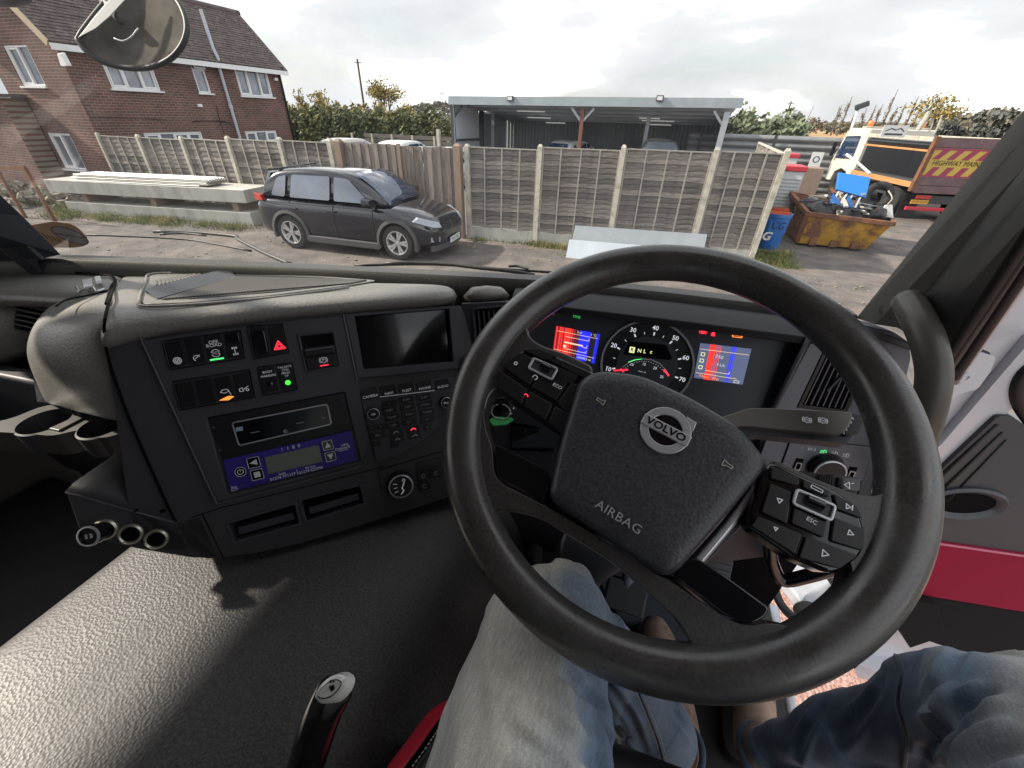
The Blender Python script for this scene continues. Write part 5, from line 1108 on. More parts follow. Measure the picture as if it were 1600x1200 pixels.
def knob(nm, pl, c, r, par, m_face=m_btn, h=.010, c0=.0035):
    bm = BM(); lathe(bm, pl, c[0], c[1], [(r * 1.18, 0), (r * 1.18, .001), (r * 1.06, .0012), (r, h * .85), (r * .93, h), (0, h)], n=36, c0=c0); k_ = obj(nm, bm, m_face, par, smooth='auto')
    bm = BM(); lathe(bm, pl, c[0], c[1], [(r * .98, h * .80), (r * 1.0, h + .0006), (r * .90, h + .0010), (r * .87, h * .9)], n=36, c0=c0); obj("ring", bm, m_chrome, k_, smooth='auto'); return k_
for x, y, s_ in ((715, 928, "Ok"), (1280, 840, "Mute")):
    c = kuv(x, y); k_ = knob("dial_knob", CP, c, .0098, kb); bm = BM(); text(bm, s_, CP, c[0], c[1], .005, .0145); obj("key_mark", bm, m_ink, k_)
# climate knob
c = CP.uv(626, 758, .01); ck_ = knob("climate_knob", CP, c, .0205, dash, h=.016, c0=.001); bm = BM(); q = [(c[0] - .002, c[1] + .002), (c[0] + .004, c[1] - .006), (c[0] - .001, c[1] - .012)]
stroke(bm, CP, arc(c[0] + .006, c[1] + .010, .0022, 0, 360, 10), .001, .018, closed=True); stroke(bm, CP, [(c[0] + .006, c[1] + .006), (c[0] + .001, c[1] - .003), (c[0] + .003, c[1] - .008), (c[0] - .002, c[1] - .013)], .0018, .018)
for k in range(3): stroke(bm, CP, [(c[0] - .012, c[1] + .008 - k * .008), (c[0] - .006, c[1] + .006 - k * .006)], .0009, .018)
obj("airflow_mark", bm, m_ink, ck_)
for i, px in enumerate(([(650, 723), (687, 714), (689, 726), (652, 735)], [(651, 738), (669, 734), (671, 748), (653, 752)], [(671, 734), (689, 730), (691, 743), (673, 747)], [(653, 755), (671, 751), (673, 763), (655, 767)])):
    bm = BM(); slab(bm, CP, rpoly(uvs(CP, px), .001, 2), .0005, .0035); k_ = obj("button", bm, m_btn, dash, bevel=.0006)
    if i: c2 = CP.uv(sum(p[0] for p in px) / 4, sum(p[1] for p in px) / 4); bm = BM(); stroke(bm, CP, arc(c2[0], c2[1], .003, 30, 330, 8), .0008, .004); obj("button_mark", bm, m_dim, k_)
# switches
def z6(x, y): return (240 + x * .2, 480 + y * .2)
def sw(q, marks=None, name="rocker_switch"):
    px = [z6(*p) for p in q]; U = uvs(CP, px, .008); a0 = (U[0][0] + U[3][0]) / 2; a1 = (U[1][0] + U[2][0]) / 2; b1 = (U[0][1] + U[1][1]) / 2; b0 = (U[2][1] + U[3][1]) / 2
    f = rpoly(U, .0015, 2); g = inset(f, .0012); bm = BM(); mid = .5
    slab(bm, CP, g, .0052, .0095); o = obj(name, bm, m_btn, dash, bevel=.0012)
    return o, U
def housing(q): bm = BM(); frame_ring(bm, CP, rpoly(uvs(CP, [z6(*p) for p in q], .006), .002), rpoly(inset(uvs(CP, [z6(*p) for p in q], .006), .0014), .001), .005, .0085); o = obj("switch_frame", bm, m_gloss, dash, bevel=.0005); return o
housing([(70, 262), (690, 178), (722, 400), (130, 492)]); housing([(152, 578), (760, 482), (800, 705), (208, 808)]); housing([(812, 466), (1090, 428), (1130, 645), (855, 692)]); housing([(732, 146), (1015, 128), (1066, 356), (785, 408)])
def at4(U, s, t): a = Vector(U[0]).lerp(Vector(U[1]), s); b = Vector(U[3]).lerp(Vector(U[2]), s); r = a.lerp(b, t); return (r.x, r.y)
def mark(o, fn, m=m_ink, nm="symbol"): bm = BM(); fn(bm); return obj(nm, bm, m, o)
C_ = .0100
def ring_mark(U, s=.5, t=.78, r=.0045, inner=True):
    c = at4(U, s, t)
    def f(bm):
        stroke(bm, CP, arc(c[0], c[1], r, 35, 145, 8), .0009, C_); stroke(bm, CP, arc(c[0], c[1], r, 215, 325, 8), .0009, C_); stroke(bm, CP, arc(c[0], c[1], r, -40, 40, 8), .0009, C_); stroke(bm, CP, arc(c[0], c[1], r, 140, 220, 8), .0009, C_)
        if inner: stroke(bm, CP, arc(c[0], c[1], r * .6, 0, 360, 10), .0009, C_, closed=True); stroke(bm, CP, [(c[0] - r * .3, c[1] - r * .3), (c[0] + r * .3, c[1] + r * .3)], .0012, C_)
    return f
s1, U = sw([(82, 272), (222, 252), (267, 455), (137, 478)]); mark(s1, ring_mark(U, .5, .76))
s2, U = sw([(232, 248), (376, 228), (420, 432), (282, 452)]); c = at4(U, .5, .78); mark(s2, lambda bm: (stroke(bm, CP, arc(c[0], c[1], .004, 20, 240, 8), .0008, C_), stroke(bm, CP, [(c[0] - .002, c[1] - .001), (c[0] + .004, c[1] + .004)], .0008, C_)), m_ink)
s3, U = sw([(386, 226), (528, 206), (570, 408), (432, 430)]); c1_ = at4(U, .5, .28); c2_ = at4(U, .5, .40); c3_ = at4(U, .5, .70); mark(s3, lambda bm: (text(bm, "OFF", CP, *c1_, .0068, C_), text(bm, "ROAD", CP, *c2_, .0068, C_)), nm="lettering"); mark(s3, lambda bm: (text(bm, "TCS", CP, *c3_, .0055, C_), stroke(bm, CP, arc(*c3_, .0052, 20, 160, 8), .0008, C_), stroke(bm, CP, arc(*c3_, .0052, 200, 340, 8), .0008, C_)))
c = at4(U, .5, .93); mark(s3, lambda bm: slab(bm, CP, rect(c[0] - .0085, c[1] - .0012, c[0] + .0085, c[1] + .0012), .0096, C_ + .0002), g_green, "green_lamp")
s4, U = sw([(550, 204), (674, 188), (716, 388), (582, 408)]); c = at4(U, .5, .72)
def axle(bm):
    for dy in (-1, 1):
        for dx in (-1, 0, 1): stroke(bm, CP, [(c[0] + dx * .0026, c[1] + dy * .0045 - .0012), (c[0] + dx * .0026, c[1] + dy * .0045 + .0012)], .0012, C_)
        stroke(bm, CP, [(c[0] - .003, c[1] + dy * .0045), (c[0] + .003, c[1] + dy * .0045)], .0007, C_)
    stroke(bm, CP, [(c[0], c[1] - .0045), (c[0], c[1] + .0045)], .0008, C_)
mark(s4, axle); bm = BM(); q = [at4(U, *st) for st in ((.1, .06), (.9, .06), (.9, .38), (.1, .38))]; slab(bm, CP, q, .0096, .0115); obj("switch_cap", bm, m_gloss, s4, bevel=.0008)
sr, U = sw([(745, 152), (880, 145), (922, 378), (790, 398)]); bm = BM(); q = rpoly([at4(U, *st) for st in ((.1, .14), (.86, .14), (.9, .9), (.18, .9))], .006); slab(bm, CP, q, .0096, .013); obj("rocker_cap", bm, m_gloss, sr, bevel=.002)
sh, U = sw([(890, 150), (1012, 136), (1058, 350), (930, 370)]); c = at4(U, .5, .72); mark(sh, lambda bm: (stroke(bm, CP, [(c[0] - .0072, c[1] - .005), (c[0] + .0072, c[1] - .005), (c[0], c[1] + .007)], .0016, C_, closed=True), stroke(bm, CP, [(c[0] - .0034, c[1] - .0028), (c[0] + .0034, c[1] - .0028), (c[0], c[1] + .0028)], .0010, C_, closed=True)), g_red, "hazard_triangle")
t1, U = sw([(162, 592), (305, 570), (350, 772), (208, 798)]); t2, U = sw([(316, 568), (458, 547), (502, 746), (360, 768)])
t3, U = sw([(468, 546), (603, 525), (645, 722), (510, 744)]); c = at4(U, .5, .62); mark(t3, lambda bm: (stroke(bm, CP, [(c[0] - .006, c[1]), (c[0] - .003, c[1] + .003), (c[0] + .003, c[1] + .003), (c[0] + .005, c[1]), (c[0] - .001, c[1] - .002)], .0009, C_, closed=True), stroke(bm, CP, [(c[0] + .005, c[1] - .001), (c[0] + .006, c[1] - .006)], .0009, C_)))
c = at4(U, .5, .89); mark(t3, lambda bm: slab(bm, CP, rpoly([(c[0] - .010, c[1] - .001), (c[0] + .002, c[1] - .003), (c[0] + .010, c[1] + .001), (c[0] + .003, c[1] + .0032)], .001), .0096, C_ + .0003), g_amber, "amber_lamp")
t4, U = sw([(614, 523), (748, 495), (794, 698), (656, 722)]); c = at4(U, .5, .66); mark(t4, lambda bm: (stroke(bm, CP, [(c[0] - .006, c[1] - .002), (c[0] - .006, c[1] + .002), (c[0] - .002, c[1] + .003), (c[0] - .001, c[1] - .002)], .0009, C_, closed=True), stroke(bm, CP, [(c[0], c[1] + .001), (c[0] + .006, c[1] + .004)], .0011, C_), stroke(bm, CP, arc(c[0] + .004, c[1] - .001, .0017, 0, 360, 8), .0009, C_, closed=True)))
u1, U = sw([(822, 474), (948, 460), (988, 655), (858, 684)]); c = at4(U, .5, .26); mark(u1, lambda bm: (text(bm, "BODY", CP, c[0], c[1] + .0028, .0048, C_), text(bm, "MARKERS", CP, c[0], c[1] - .003, .0048, C_)), nm="lettering"); c = at4(U, .5, .66)
bm = BM(); lathe(bm, CP, c[0], c[1], [(.0042, .0095), (.0040, .0115), (.003, .012), (0, .012)], n=18); obj("lamp_lens", bm, m_gloss, u1, smooth='auto')
u2, U = sw([(962, 457), (1084, 438), (1124, 640), (1000, 655)]); c = at4(U, .5, .27); mark(u2, lambda bm: [text(bm, s_, CP, c[0], c[1] + .007 - k * .0046, .0042, C_) for k, s_ in enumerate(("TAILGATE", "CTRL", "PEDAL", "UP"))], nm="lettering"); c = at4(U, .5, .70)
bm = BM(); lathe(bm, CP, c[0], c[1], [(.0036, .0095), (.0034, .0115), (.0026, .012), (0, .012)], n=18); obj("green_lamp", bm, glow("green_dot", (.06, 1, .05), 1.3), u2, smooth='auto')
# parking brake
U = uvs(CP, [z6(*p) for p in ((1122, 212), (1412, 182), (1462, 466), (1192, 514))], .006); pbf = BM(); frame_ring(pbf, CP, rpoly(U, .002), rpoly(inset(U, .002), .001), .0045, .0085); pb = obj("park_brake_switch", pbf, m_panel, dash, bevel=.0006)
bm = BM(); q = [at4(U, *st) for st in ((.07, .62), (.93, .62), (.93, .94), (.07, .94))]; slab(bm, CP, q, .004, .0085); obj("brake_button", bm, m_btn, pb, bevel=.001)
bm = BM(); q = [at4(U, *st) for st in ((.07, .38), (.93, .38), (.93, .60), (.07, .60))]; slab(bm, CP, q, .004, .012); obj("brake_lever", bm, m_btn, pb, bevel=.0025); bm = BM(); stroke(bm, CP, [at4(U, .14, .42), at4(U, .86, .42)], .0016, .0135, h=.001); obj("lever_edge", bm, m_edge, pb)
bm = BM(); q = [at4(U, *st) for st in ((.07, .06), (.93, .06), (.93, .37), (.07, .37))]; slab(bm, CP, q, .0035, .0056); obj("brake_well", bm, m_gloss, pb)
c = at4(U, .55, .74); bm = BM(); stroke(bm, CP, arc(*c, .0042, 0, 360, 14), .0008, .0092, closed=True); text(bm, "P", CP, *c, .0065, .0092); stroke(bm, CP, arc(*c, .0058, 140, 220, 6), .0008, .0092); stroke(bm, CP, arc(*c, .0058, -40, 40, 6), .0008, .0092); obj("symbol", bm, m_ink, pb)
c = at4(U, .55, .88); bm = BM(); slab(bm, CP, rect(c[0] - .006, c[1] - .0008, c[0] + .006, c[1] + .0008), .0088, .0092); obj("red_lamp", bm, g_red, pb)

# ---- CD player and the blue weighing unit
def z8(x, y): return (320 + x * .25, 600 + y * .25)
cdq = [(325.5, 653), (538, 613), (548.5, 671), (347, 718)]
bm = BM(); slab(bm, CP, rpoly(uvs(CP, cdq, .003), .002), -.008, .0035); cd = obj("cd_player", bm, m_btn, dash, bevel=.001)
fq = [z8(*p) for p in ((165, 240), (768, 122), (796, 252), (212, 388))]; f = rpoly(uvs(CP, fq, .004), .005); bm = BM(); frame_ring(bm, CP, f, inset(f, .0016), .0036, .0055); obj("silver_frame", bm, m_chrome, cd, smooth='auto')
bm = BM(); slab(bm, CP, inset(f, .0018), .0036, .0044); obj("cd_face", bm, m_gloss, cd)
bm = BM(); stroke(bm, CP, [CP.uv(*z8(290, 302)), CP.uv(*z8(345, 292))], .0008, .005); stroke(bm, CP, [CP.uv(*z8(575, 243)), CP.uv(*z8(622, 234))], .0008, .005); stroke(bm, CP, [CP.uv(*z8(730, 210)), CP.uv(*z8(748, 207))], .0008, .005)
c = CP.uv(*z8(507, 292)); stroke(bm, CP, [(c[0] - .003, c[1]), (c[0] + .003, c[1]), (c[0], c[1] + .003)], .0008, .005, closed=True); stroke(bm, CP, [(c[0] - .003, c[1] - .002), (c[0] + .003, c[1] - .002)], .0008, .005); obj("cd_mark", bm, m_dim, cd)
bm = BM(); slab(bm, CP, uvs(CP, [z8(*p) for p in ((198, 268), (242, 262), (244, 286), (200, 294))]), .0044, .0050); obj("sticker", bm, mat("pale_sticker", (.30, .42, .52), .5), cd)
for x, y in ((60, 268), (860, 102), (98, 408), (890, 232)):
    c = CP.uv(*z8(x, y)); bm = BM(); lathe(bm, CP, c[0], c[1], [(.002, .0036), (.0022, .0046), (.0016, .005), (0, .0044)], n=12); obj("screw", bm, m_dark, cd, smooth='auto')
m_bluep = mat("violet_blue_panel", (.035, .022, .27), .45)
bq = [z8(*p) for p in ((112, 478), (914, 292), (950, 478), (162, 674))]
bm = BM(); slab(bm, CP, rpoly(uvs(CP, bq, .004), .002), -.006, .0045); bu = obj("weighing_unit", bm, m_bluep, dash, bevel=.0008, label="violet blue control unit with a grey display")
C5 = .0050
bm = BM(); slab(bm, CP, uvs(CP, [z8(*p) for p in ((372, 458), (712, 380), (736, 486), (396, 564))], .0045), .004, .0058); obj("lcd", bm, mat("lcd_grey", (.16, .18, .155), .25), bu, bevel=.0008)
def ubtn(x, y, w, fn, round_=False):
    c = CP.uv(*z8(x, y), .006); bm = BM(); f = arc(c[0], c[1], w / 2, 0, 345, 23) if round_ else rpoly(rect(c[0] - w / 2, c[1] - w / 2, c[0] + w / 2, c[1] + w / 2), .002); slab(bm, CP, f, .0046, .0066); b_ = obj("unit_button", bm, m_gloss, bu, bevel=.0005)
    bm = BM(); frame_ring(bm, CP, f, inset(f, .0006), .0066, .0072); fn(bm, c); obj("button_mark", bm, m_white, b_)
T_ = .0072
ubtn(306, 490, .0165, lambda bm, c: slab(bm, CP, [(c[0] + .0045, c[1] - .0045), (c[0] + .0045, c[1] + .0045), (c[0] - .0055, c[1])], .0066, T_))
ubtn(328, 565, .0165, lambda bm, c: slab(bm, CP, rpoly(rect(c[0] - .0042, c[1] - .0042, c[0] + .0042, c[1] + .0042), .001), .0066, T_))
ubtn(768, 382, .0155, lambda bm, c: slab(bm, CP, [(c[0] - .0045, c[1] - .004), (c[0] + .0045, c[1] - .004), (c[0], c[1] + .005)], .0066, T_))
ubtn(786, 452, .0155, lambda bm, c: slab(bm, CP, [(c[0] - .0045, c[1] + .004), (c[0] + .0045, c[1] + .004), (c[0], c[1] - .005)], .0066, T_))
ubtn(224, 548, .0150, lambda bm, c: (stroke(bm, CP, arc(c[0], c[1], .0038, 120, 420, 14), .0009, T_), stroke(bm, CP, [(c[0], c[1]), (c[0], c[1] + .0045)], .0009, T_)), True)
bm = BM()
for s_, x, y, h_ in (("Sales", 484, 560, .0052), ("01274 771177", 489, 580, .0062), ("Service", 660, 519, .0052), ("01274 622995", 664, 539, .0062), ("1  1  8  8", 536, 398, .0075), ("VPG", 876, 382, .0062), ("Onboard", 860, 401, .0062), ("WEIGHING", 866, 414, .003), ("Pwr", 184, 645, .0050)):
    c = CP.uv(*z8(x, y), .005); text(bm, s_, CP, c[0], c[1], h_, C5, bold=.012)
a_, b_ = CP.uv(*z8(574, 534), .005), CP.uv(*z8(582, 566), .005); stroke(bm, CP, [a_, b_], .0006, C5); c = CP.uv(*z8(186, 660), .005); frame_ring(bm, CP, rpoly(rect(c[0] - .004, c[1] - .0018, c[0] + .004, c[1] + .0018), .001), inset(rpoly(rect(c[0] - .004, c[1] - .0018, c[0] + .004, c[1] + .0018), .001), .0006), .0046, C5)
obj("lettering", bm, m_white, bu)
for x, y in ((190, 487), (228, 632), (858, 335), (890, 466)):
    c = CP.uv(*z8(x, y), .004); bm = BM(); lathe(bm, CP, c[0], c[1], [(.0016, .0046), (.0016, .0056), (0, .0050)], n=12); obj("screw", bm, m_dark, bu)

# ---- left cowl, cup holder, sockets
R_edge = [(181, 440), (166, 488), (164, 532), (178, 588), (208, 668)]
L_edge = [(92, 474), (60, 505), (46, 535), (44, 562), (58, 628)]
bm = BM(); rr = []
for (rx1, ry1), (lx1, ly1), Yl in zip(R_edge, L_edge, (.42, .36, .325, .31, .30)):
    PR = CP.P(rx1, ry1, .002) if ry1 > 480 else TP.P(rx1, ry1, 0); PL = AT(lx1, ly1, Yl); bulge = Vector((-.1, -1, .35)).normalized() * (.028 if ry1 < 600 else .0)
    rr.append([PR + Vector((.0, .06, -.01)), PR] + [PR.lerp(PL, t_) + bulge * math.sin(t_ * math.pi) for t_ in (.25, .5, .75)] + [PL, PL + Vector((-.02, .10, -.01))])
loft(bm, rr, closed=False, caps=False); obj("side_cowl", bm, m_pad, dash, smooth=True, sub=2, solid=.006)
bm = BM(); tube(bm, smoothpath([TP.P(181, 440, .003)] + [CP.P(x, y, .004) for x, y in R_edge[1:]] + [CP.P(262, 790, .003), CP.P(275, 815, .003)], 5), .0018, n=6); obj("seam", bm, m_void, dash)
# recess under the cowl
bm = BM(); A_ = [AT(46, 552, .33), AT(58, 628, .32), CP.P(200, 640, -.09), CP.P(170, 560, -.03)]; prism(bm, A_[::-1], Vector((0, .02, 0))); obj("cowl_recess", bm, m_panel, dash)
# passenger dash body with its vent
bm = BM(); A_ = [AT(-260, 470, .30), AT(-60, 462, .36), AT(20, 462, .40), AT(90, 476, .43)]; B_ = [AT(-260, 620, .24), AT(-60, 590, .30), AT(20, 560, .35), AT(50, 555, .37)]
rr = [[a, a.lerp(b, .3) + Vector((0, -.02, 0)), a.lerp(b, .7) + Vector((0, -.015, 0)), b, b + Vector((0, .12, -.02))] for a, b in zip(A_, B_)]; loft(bm, rr, closed=False, caps=False); obj("passenger_facia", bm, m_pad, dash, smooth=True, sub=1, solid=.006)
bm = BM(); A_ = [rel(-1.6, .30, -.50), rel(-.78, .34, -.45), rel(-.80, .42, -.95), rel(-1.6, .40, -.95)]; prism(bm, A_[::-1], Vector((0, .04, 0))); obj("glove_panel", bm, m_panel, dash, bevel=.01)
VP = Plane(AT(52, 497, .355), (.92, .38, 0), (0, .25, 1)); bm = BM(); q = uvs(VP, [(31, 472), (76, 481), (64, 520), (28, 512)]); frame_ring(bm, VP, rpoly(inset(q, -.003), .004), rpoly(q, .003), -.012, .006); v1 = obj("air_vent", bm, m_panel, dash, bevel=.001)
bm = BM(); slab(bm, VP, q, -.014, -.012); obj("vent_back", bm, m_void, v1)
for k in range(5):
    t0 = (k + .6) / 5.2; a_ = Vector(q[0]).lerp(Vector(q[3]), t0); b_ = Vector(q[1]).lerp(Vector(q[2]), t0); bm = BM(); bar(bm, VP.w(a_.x, a_.y, 0), VP.w(b_.x, b_.y, 0), .0030, .012, up=VP.N + VP.U * .5); obj("slat", bm, m_edge, v1)
for k in range(3):
    t0 = (k + 1) / 4; a_ = Vector(q[0]).lerp(Vector(q[1]), t0); b_ = Vector(q[3]).lerp(Vector(q[2]), t0); bm = BM(); bar(bm, VP.w(a_.x, a_.y, -.007), VP.w(b_.x, b_.y, -.007), .002, .008, up=VP.N); obj("slat", bm, m_btn, v1)
# cup holder
def zc(x, y): return (x * .2833, 560 + y * .2833)
CZh = -.475; HP = Plane(rel(-.85, .2, CZh), (1, 0, 0), (0, 1, 0))
outl = [zc(*p) for p in ((-160, 372), (60, 335), (235, 258), (420, 250), (655, 300), (715, 372), (705, 400), (560, 446), (425, 392), (300, 428), (120, 412), (-160, 398))]
m_cup = mat("cup_holder_plastic", (.075, .072, .07), .45, bump=.2, bscale=260, bdist=.0005)
ch = thing("cup_holder", "double cup holder tray pulled out of the console left side", "cup holder", HP.P(100, 660)); f = rpoly(uvs(HP, outl), .02, 3)
bm = BM(); slab(bm, HP, f, -.045, 0); tr_ = obj("tray", bm, m_cup, ch, bevel=.006)
def cyl_cut(pl, c, r, c0, c1, k=1.0): bm = BM(); lathe(bm, pl, c[0], c[1], [(0, c0), (r * k, c0), (r, c1), (0, c1)], n=36); return obj("cutter", bm, None)
h1 = HP.uv(*zc(245, 345)); h2 = HP.uv(*zc(560, 372)); cut(tr_, cyl_cut(HP, h1, .038, -.04, .01, .92), cyl_cut(HP, h2, .034, -.04, .01, .92))
for h_, r_ in ((h1, .038), (h2, .034)):
    bm = BM(); lathe(bm, HP, h_[0], h_[1], [(r_ - .001, .0), (r_ - .003, -.041), (0, -.041), (0, -.044), (r_ + .0, -.044), (r_ + .002, -.002)], n=32); obj("cup_well", bm, m_panel, ch, smooth='auto')
for q_, top in (([(268, 395), (440, 318), (470, 335), (330, 408)], .004),):
    bm = BM(); slab(bm, HP, uvs(HP, [zc(*p) for p in q_]), -.04, top); obj("divider", bm, m_cup, ch, bevel=.003)
bm = BM(); Pb = [HP.P(*zc(*p)) for p in ((430, 325), (600, 300), (640, 270), (440, 290))]; Pt = [p + Vector((0, 0, .028)) for p in (Pb[0].lerp(Pb[3], .3), Pb[1].lerp(Pb[2], .3), Pb[2], Pb[3])]; hull2(bm, [p - Vector((0, 0, .03)) for p in Pb], Pt); obj("tower", bm, m_panel, ch, bevel=.006)
# shelf with three sockets
shelf = thing("socket_housing", "lower console shelf with a row of three round sockets", "console shelf", CP.P(200, 830) - Vector((0, 0, .05)))
fpx = [(102, 768), (150, 781), (215, 800), (276, 816), (314, 806), (345, 872), (300, 872), (215, 858), (150, 842), (124, 828)]
bm = BM(); slab(bm, CP, rpoly(uvs(CP, fpx), .004, 2), -.006, .0); f_ = obj("front", bm, m_pan2, shelf, bevel=.004)
bm = BM(); A_ = [CP.P(*p, -.001) for p in ((103, 768), (150, 781), (215, 800), (276, 816))]; bk = [a + Vector((-.02, .20, .012)) for a in A_]; rows_ = [A_, [a.lerp(b, .06) + Vector((0, 0, .003)) for a, b in zip(A_, bk)], bk]; loft(bm, rows_, closed=False, caps=False); obj("top", bm, m_pan2, shelf, solid=.006, smooth=True)
bm = BM(); tube(bm, A_, .0022, n=6); obj("edge", bm, m_edge, shelf, smooth=True)
for px in ([(207, 798), (220, 788), (223, 791), (211, 801)], [(248, 799), (258, 795), (261, 798), (252, 803)]):
    Sh = Plane(A_[2] + Vector((0, .05, .0065)), (1, 0, 0), Vector((-.02, .20, .012))); bm = BM(); slab(bm, Sh, uvs(Sh, px), .0, .0012); obj("slot", bm, m_void, shelf)
m_brassy = mat("worn_socket_ring", (.50, .50, .42), .3, metal=.8)
for i, (x, y) in enumerate(((165, 826), (205.5, 833), (245.5, 841))):
    c = CP.uv(x, y); bm = BM(); lathe(bm, CP, c[0], c[1], [(.0145, 0), (.0148, .004), (.0125, .0060), (.0108, .0045), (.0104, .0)], n=32); s_ = obj("socket", bm, m_brassy, shelf, smooth='auto')
    bm = BM(); lathe(bm, CP, c[0], c[1], [(.0104, .004), (.010, .0008), (0, .0008)], n=24); obj("socket_well", bm, m_void, s_)
    if i == 0:
        pg = Plane(CP.w(c[0], c[1], .004), CP.L, CP.U); pg = Plane(pg.O, (pg.L + pg.N * .25), pg.U - pg.N * .15); bm = BM(); lathe(bm, pg, 0, 0, [(0, 0), (.0105, 0), (.0115, .010), (.0135, .012), (.0140, .021), (.0128, .024), (.0105, .0245), (.0100, .0225), (0, .0225)], n=32); pl_ = obj("usb_plug", bm, m_gloss, None, smooth='auto'); tag(pl_, "black round charger plugged into the leftmost console socket", "charger")
        bm = BM(); lathe(bm, pg, 0, 0, [(.0134, .0205), (.0138, .0245), (.0118, .0252), (.0112, .0235)], n=32); obj("ring", bm, m_chrome, pl_, smooth='auto')
        for dx in (-.003, .003): bm = BM(); slab(bm, pg, rect(dx - .0012, -.003, dx + .0012, .003), .0225, .0235); obj("usb_port", bm, m_dim, pl_)

# ---- engine cover with its rubber mat
def tz(x): 
    return -.605 - (.05 * max(0, (x + .30) / .15) ** 2 if x > -.30 else 0)
ec = thing("engine_cover", "wide black grained rubber mat over the engine hump beside the seat", "engine cover", rel(-.45, -.1, -1.05))
prof = [(-.885, -1.05), (-.875, -.90), (-.855, -.78), (-.80, -.715), (-.765, -.675), (-.742, -.63), (-.722, -.610), (-.68, -.602), (-.55, -.598), (-.42, -.600), (-.30, -.608), (-.22, -.632), (-.165, -.69), (-.14, -.78), (-.13, -.92), (-.125, -1.05)]
rr = []
for j in range(26):
    y = -.93 + j * (1.60 / 25); up_ = 0; rr.append([rel(x, y, z + up_ * (1 if z > -.8 else 0)) for x, z in prof])
bm = BM(); loft(bm, rr, closed=False, caps=False); obj("mat", bm, m_mat, ec, smooth=True, sub=2)
bm = BM(); box(bm, rel(-1.25, -.28, -1.0), (.72, 1.3, .12)); obj("floor_step", bm, m_floor, ec, bevel=.03)

# ---- instrument face
def clp(nm, px, c0, c1, m, par, r=0, bev=.001): bm = BM(); f = uvs(CL, px); f = rpoly(f, r) if r else f; slab(bm, CL, f, c0, c1); return obj(nm, bm, m, par, bevel=bev)
ic = thing("instrument_cluster", "instrument cluster with speedometer between two striped faulty screens", "instruments", CL.P(1010, 620))
m_face = mat("cluster_face", (.050, .056, .075), .5); m_dial = mat("dial_black", (.018, .020, .024), .45)
clp("face", [(800, 470), (868, 481), (1060, 503), (1262, 529), (1205, 660), (1130, 700), (800, 700)], -.02, 0, m_face, ic)
cdl = CL.uv(1009.5, 570); rD = .0705
bm = BM(); lathe(bm, CL, *cdl, [(0, .001), (rD, .001), (rD, -.004), (0, -.004)], n=64); dl = obj("speedometer", bm, m_dial, ic)
bm = BM(); lathe(bm, CL, *cdl, [(rD - .0005, .001), (rD, .0045), (rD + .0026, .0048), (rD + .0036, .001)], n=72); obj("chrome_ring", bm, m_chrome, dl, smooth='auto')
rI = .047; bm = BM(); lathe(bm, CL, *cdl, [(0, .0045), (rI, .0045), (rI + .0012, .001)], n=56); ind = obj("inner_dial", bm, m_face, dl, smooth='auto')
nums = {10: 196, 20: 157, 30: 120, 40: 87, 50: 54, 60: 20, 70: -14}
DA = CL.turned(-5)
def pol(r, deg): return (cdl[0] + r * math.cos(R(deg)), cdl[1] + r * math.sin(R(deg)))
for k, a_ in nums.items(): q = pol(.0612, a_); bm = BM(); text(bm, str(k), CL, q[0], q[1], .0100, .0016, bold=.015, turn=-5); obj("numeral", bm, m_inkb, dl)
bm = BM(); ks = sorted(nums); 
for i, k in enumerate(ks):
    a_ = nums[k]; stroke(bm, CL, [pol(.0500, a_), pol(.0540, a_)], .0022, .0016)
    if i < 6: a2 = (a_ + nums[ks[i + 1]]) / 2; stroke(bm, CL, [pol(.0505, a2), pol(.0540, a2)], .0008, .0016)
obj("tick_marks", bm, m_inkb, dl)
bm = BM(); stroke(bm, CL, [pol(.030, 203), pol(.052, 199)], .0022, .0065); obj("needle", bm, g_red, dl)
bm = BM(); f = rpoly(uvs(CL, [(973, 553), (984, 533), (1040, 538), (1050, 560), (1044, 562)]), .003); slab(bm, CL, f, .0046, .0052); gd = obj("gear_display", bm, m_void, dl)
bm = BM(); 
for s_, x, y, h_ in (("N", 999, 547.5, .0085), ("L", 1007, 548.6, .0085), ("c", 1017, 549.2, .0085)): c = CL.uv(x, y); text(bm, s_, CL, *c, h_, .0057, bold=.015)
c = CL.uv(987.5, 546); slab(bm, CL, rect(c[0] - .0042, c[1] - .0048, c[0] + .0042, c[1] + .0048), .0052, .0056); obj("gear_letters", bm, g_yel, gd); bm = BM(); text(bm, "R", CL, *c, .0085, .0060, bold=.02); obj("gear_letter", bm, m_void, gd)
bm = BM(); path = [CL.uv(x, y) for x, y in ((973, 573), (982, 566), (994, 561.5), (1006, 560), (1018, 561.5), (1030, 567), (1040, 577), (1045, 585))]; stroke(bm, CL, path, .0006, .0052); obj("rev_arc", bm, m_ink, dl)
bm = BM(); stroke(bm, CL, uvs(CL, [(982, 565), (992, 561.5), (1002, 560.2)]), .0012, .0054); obj("green_arc", bm, g_green, dl); bm = BM(); stroke(bm, CL, uvs(CL, [(1037, 577), (1041, 582), (1044, 586)]), .0024, .0054); stroke(bm, CL, uvs(CL, [(970, 576), (974, 580)]), .0024, .0054); obj("red_arc", bm, g_red, dl)
bm = BM()
for k in range(19): t0 = k / 18; p = smoothpath([Vector((*CL.uv(x, y), 0)) for x, y in ((975, 577), (984, 569), (995, 565), (1006, 563.6), (1017, 565.5), (1028, 571), (1037, 580))], 3)[k]; lathe(bm, CL, p.x, p.y, [(0, .0052), (.0005, .0052), (0, .0046)], n=6)
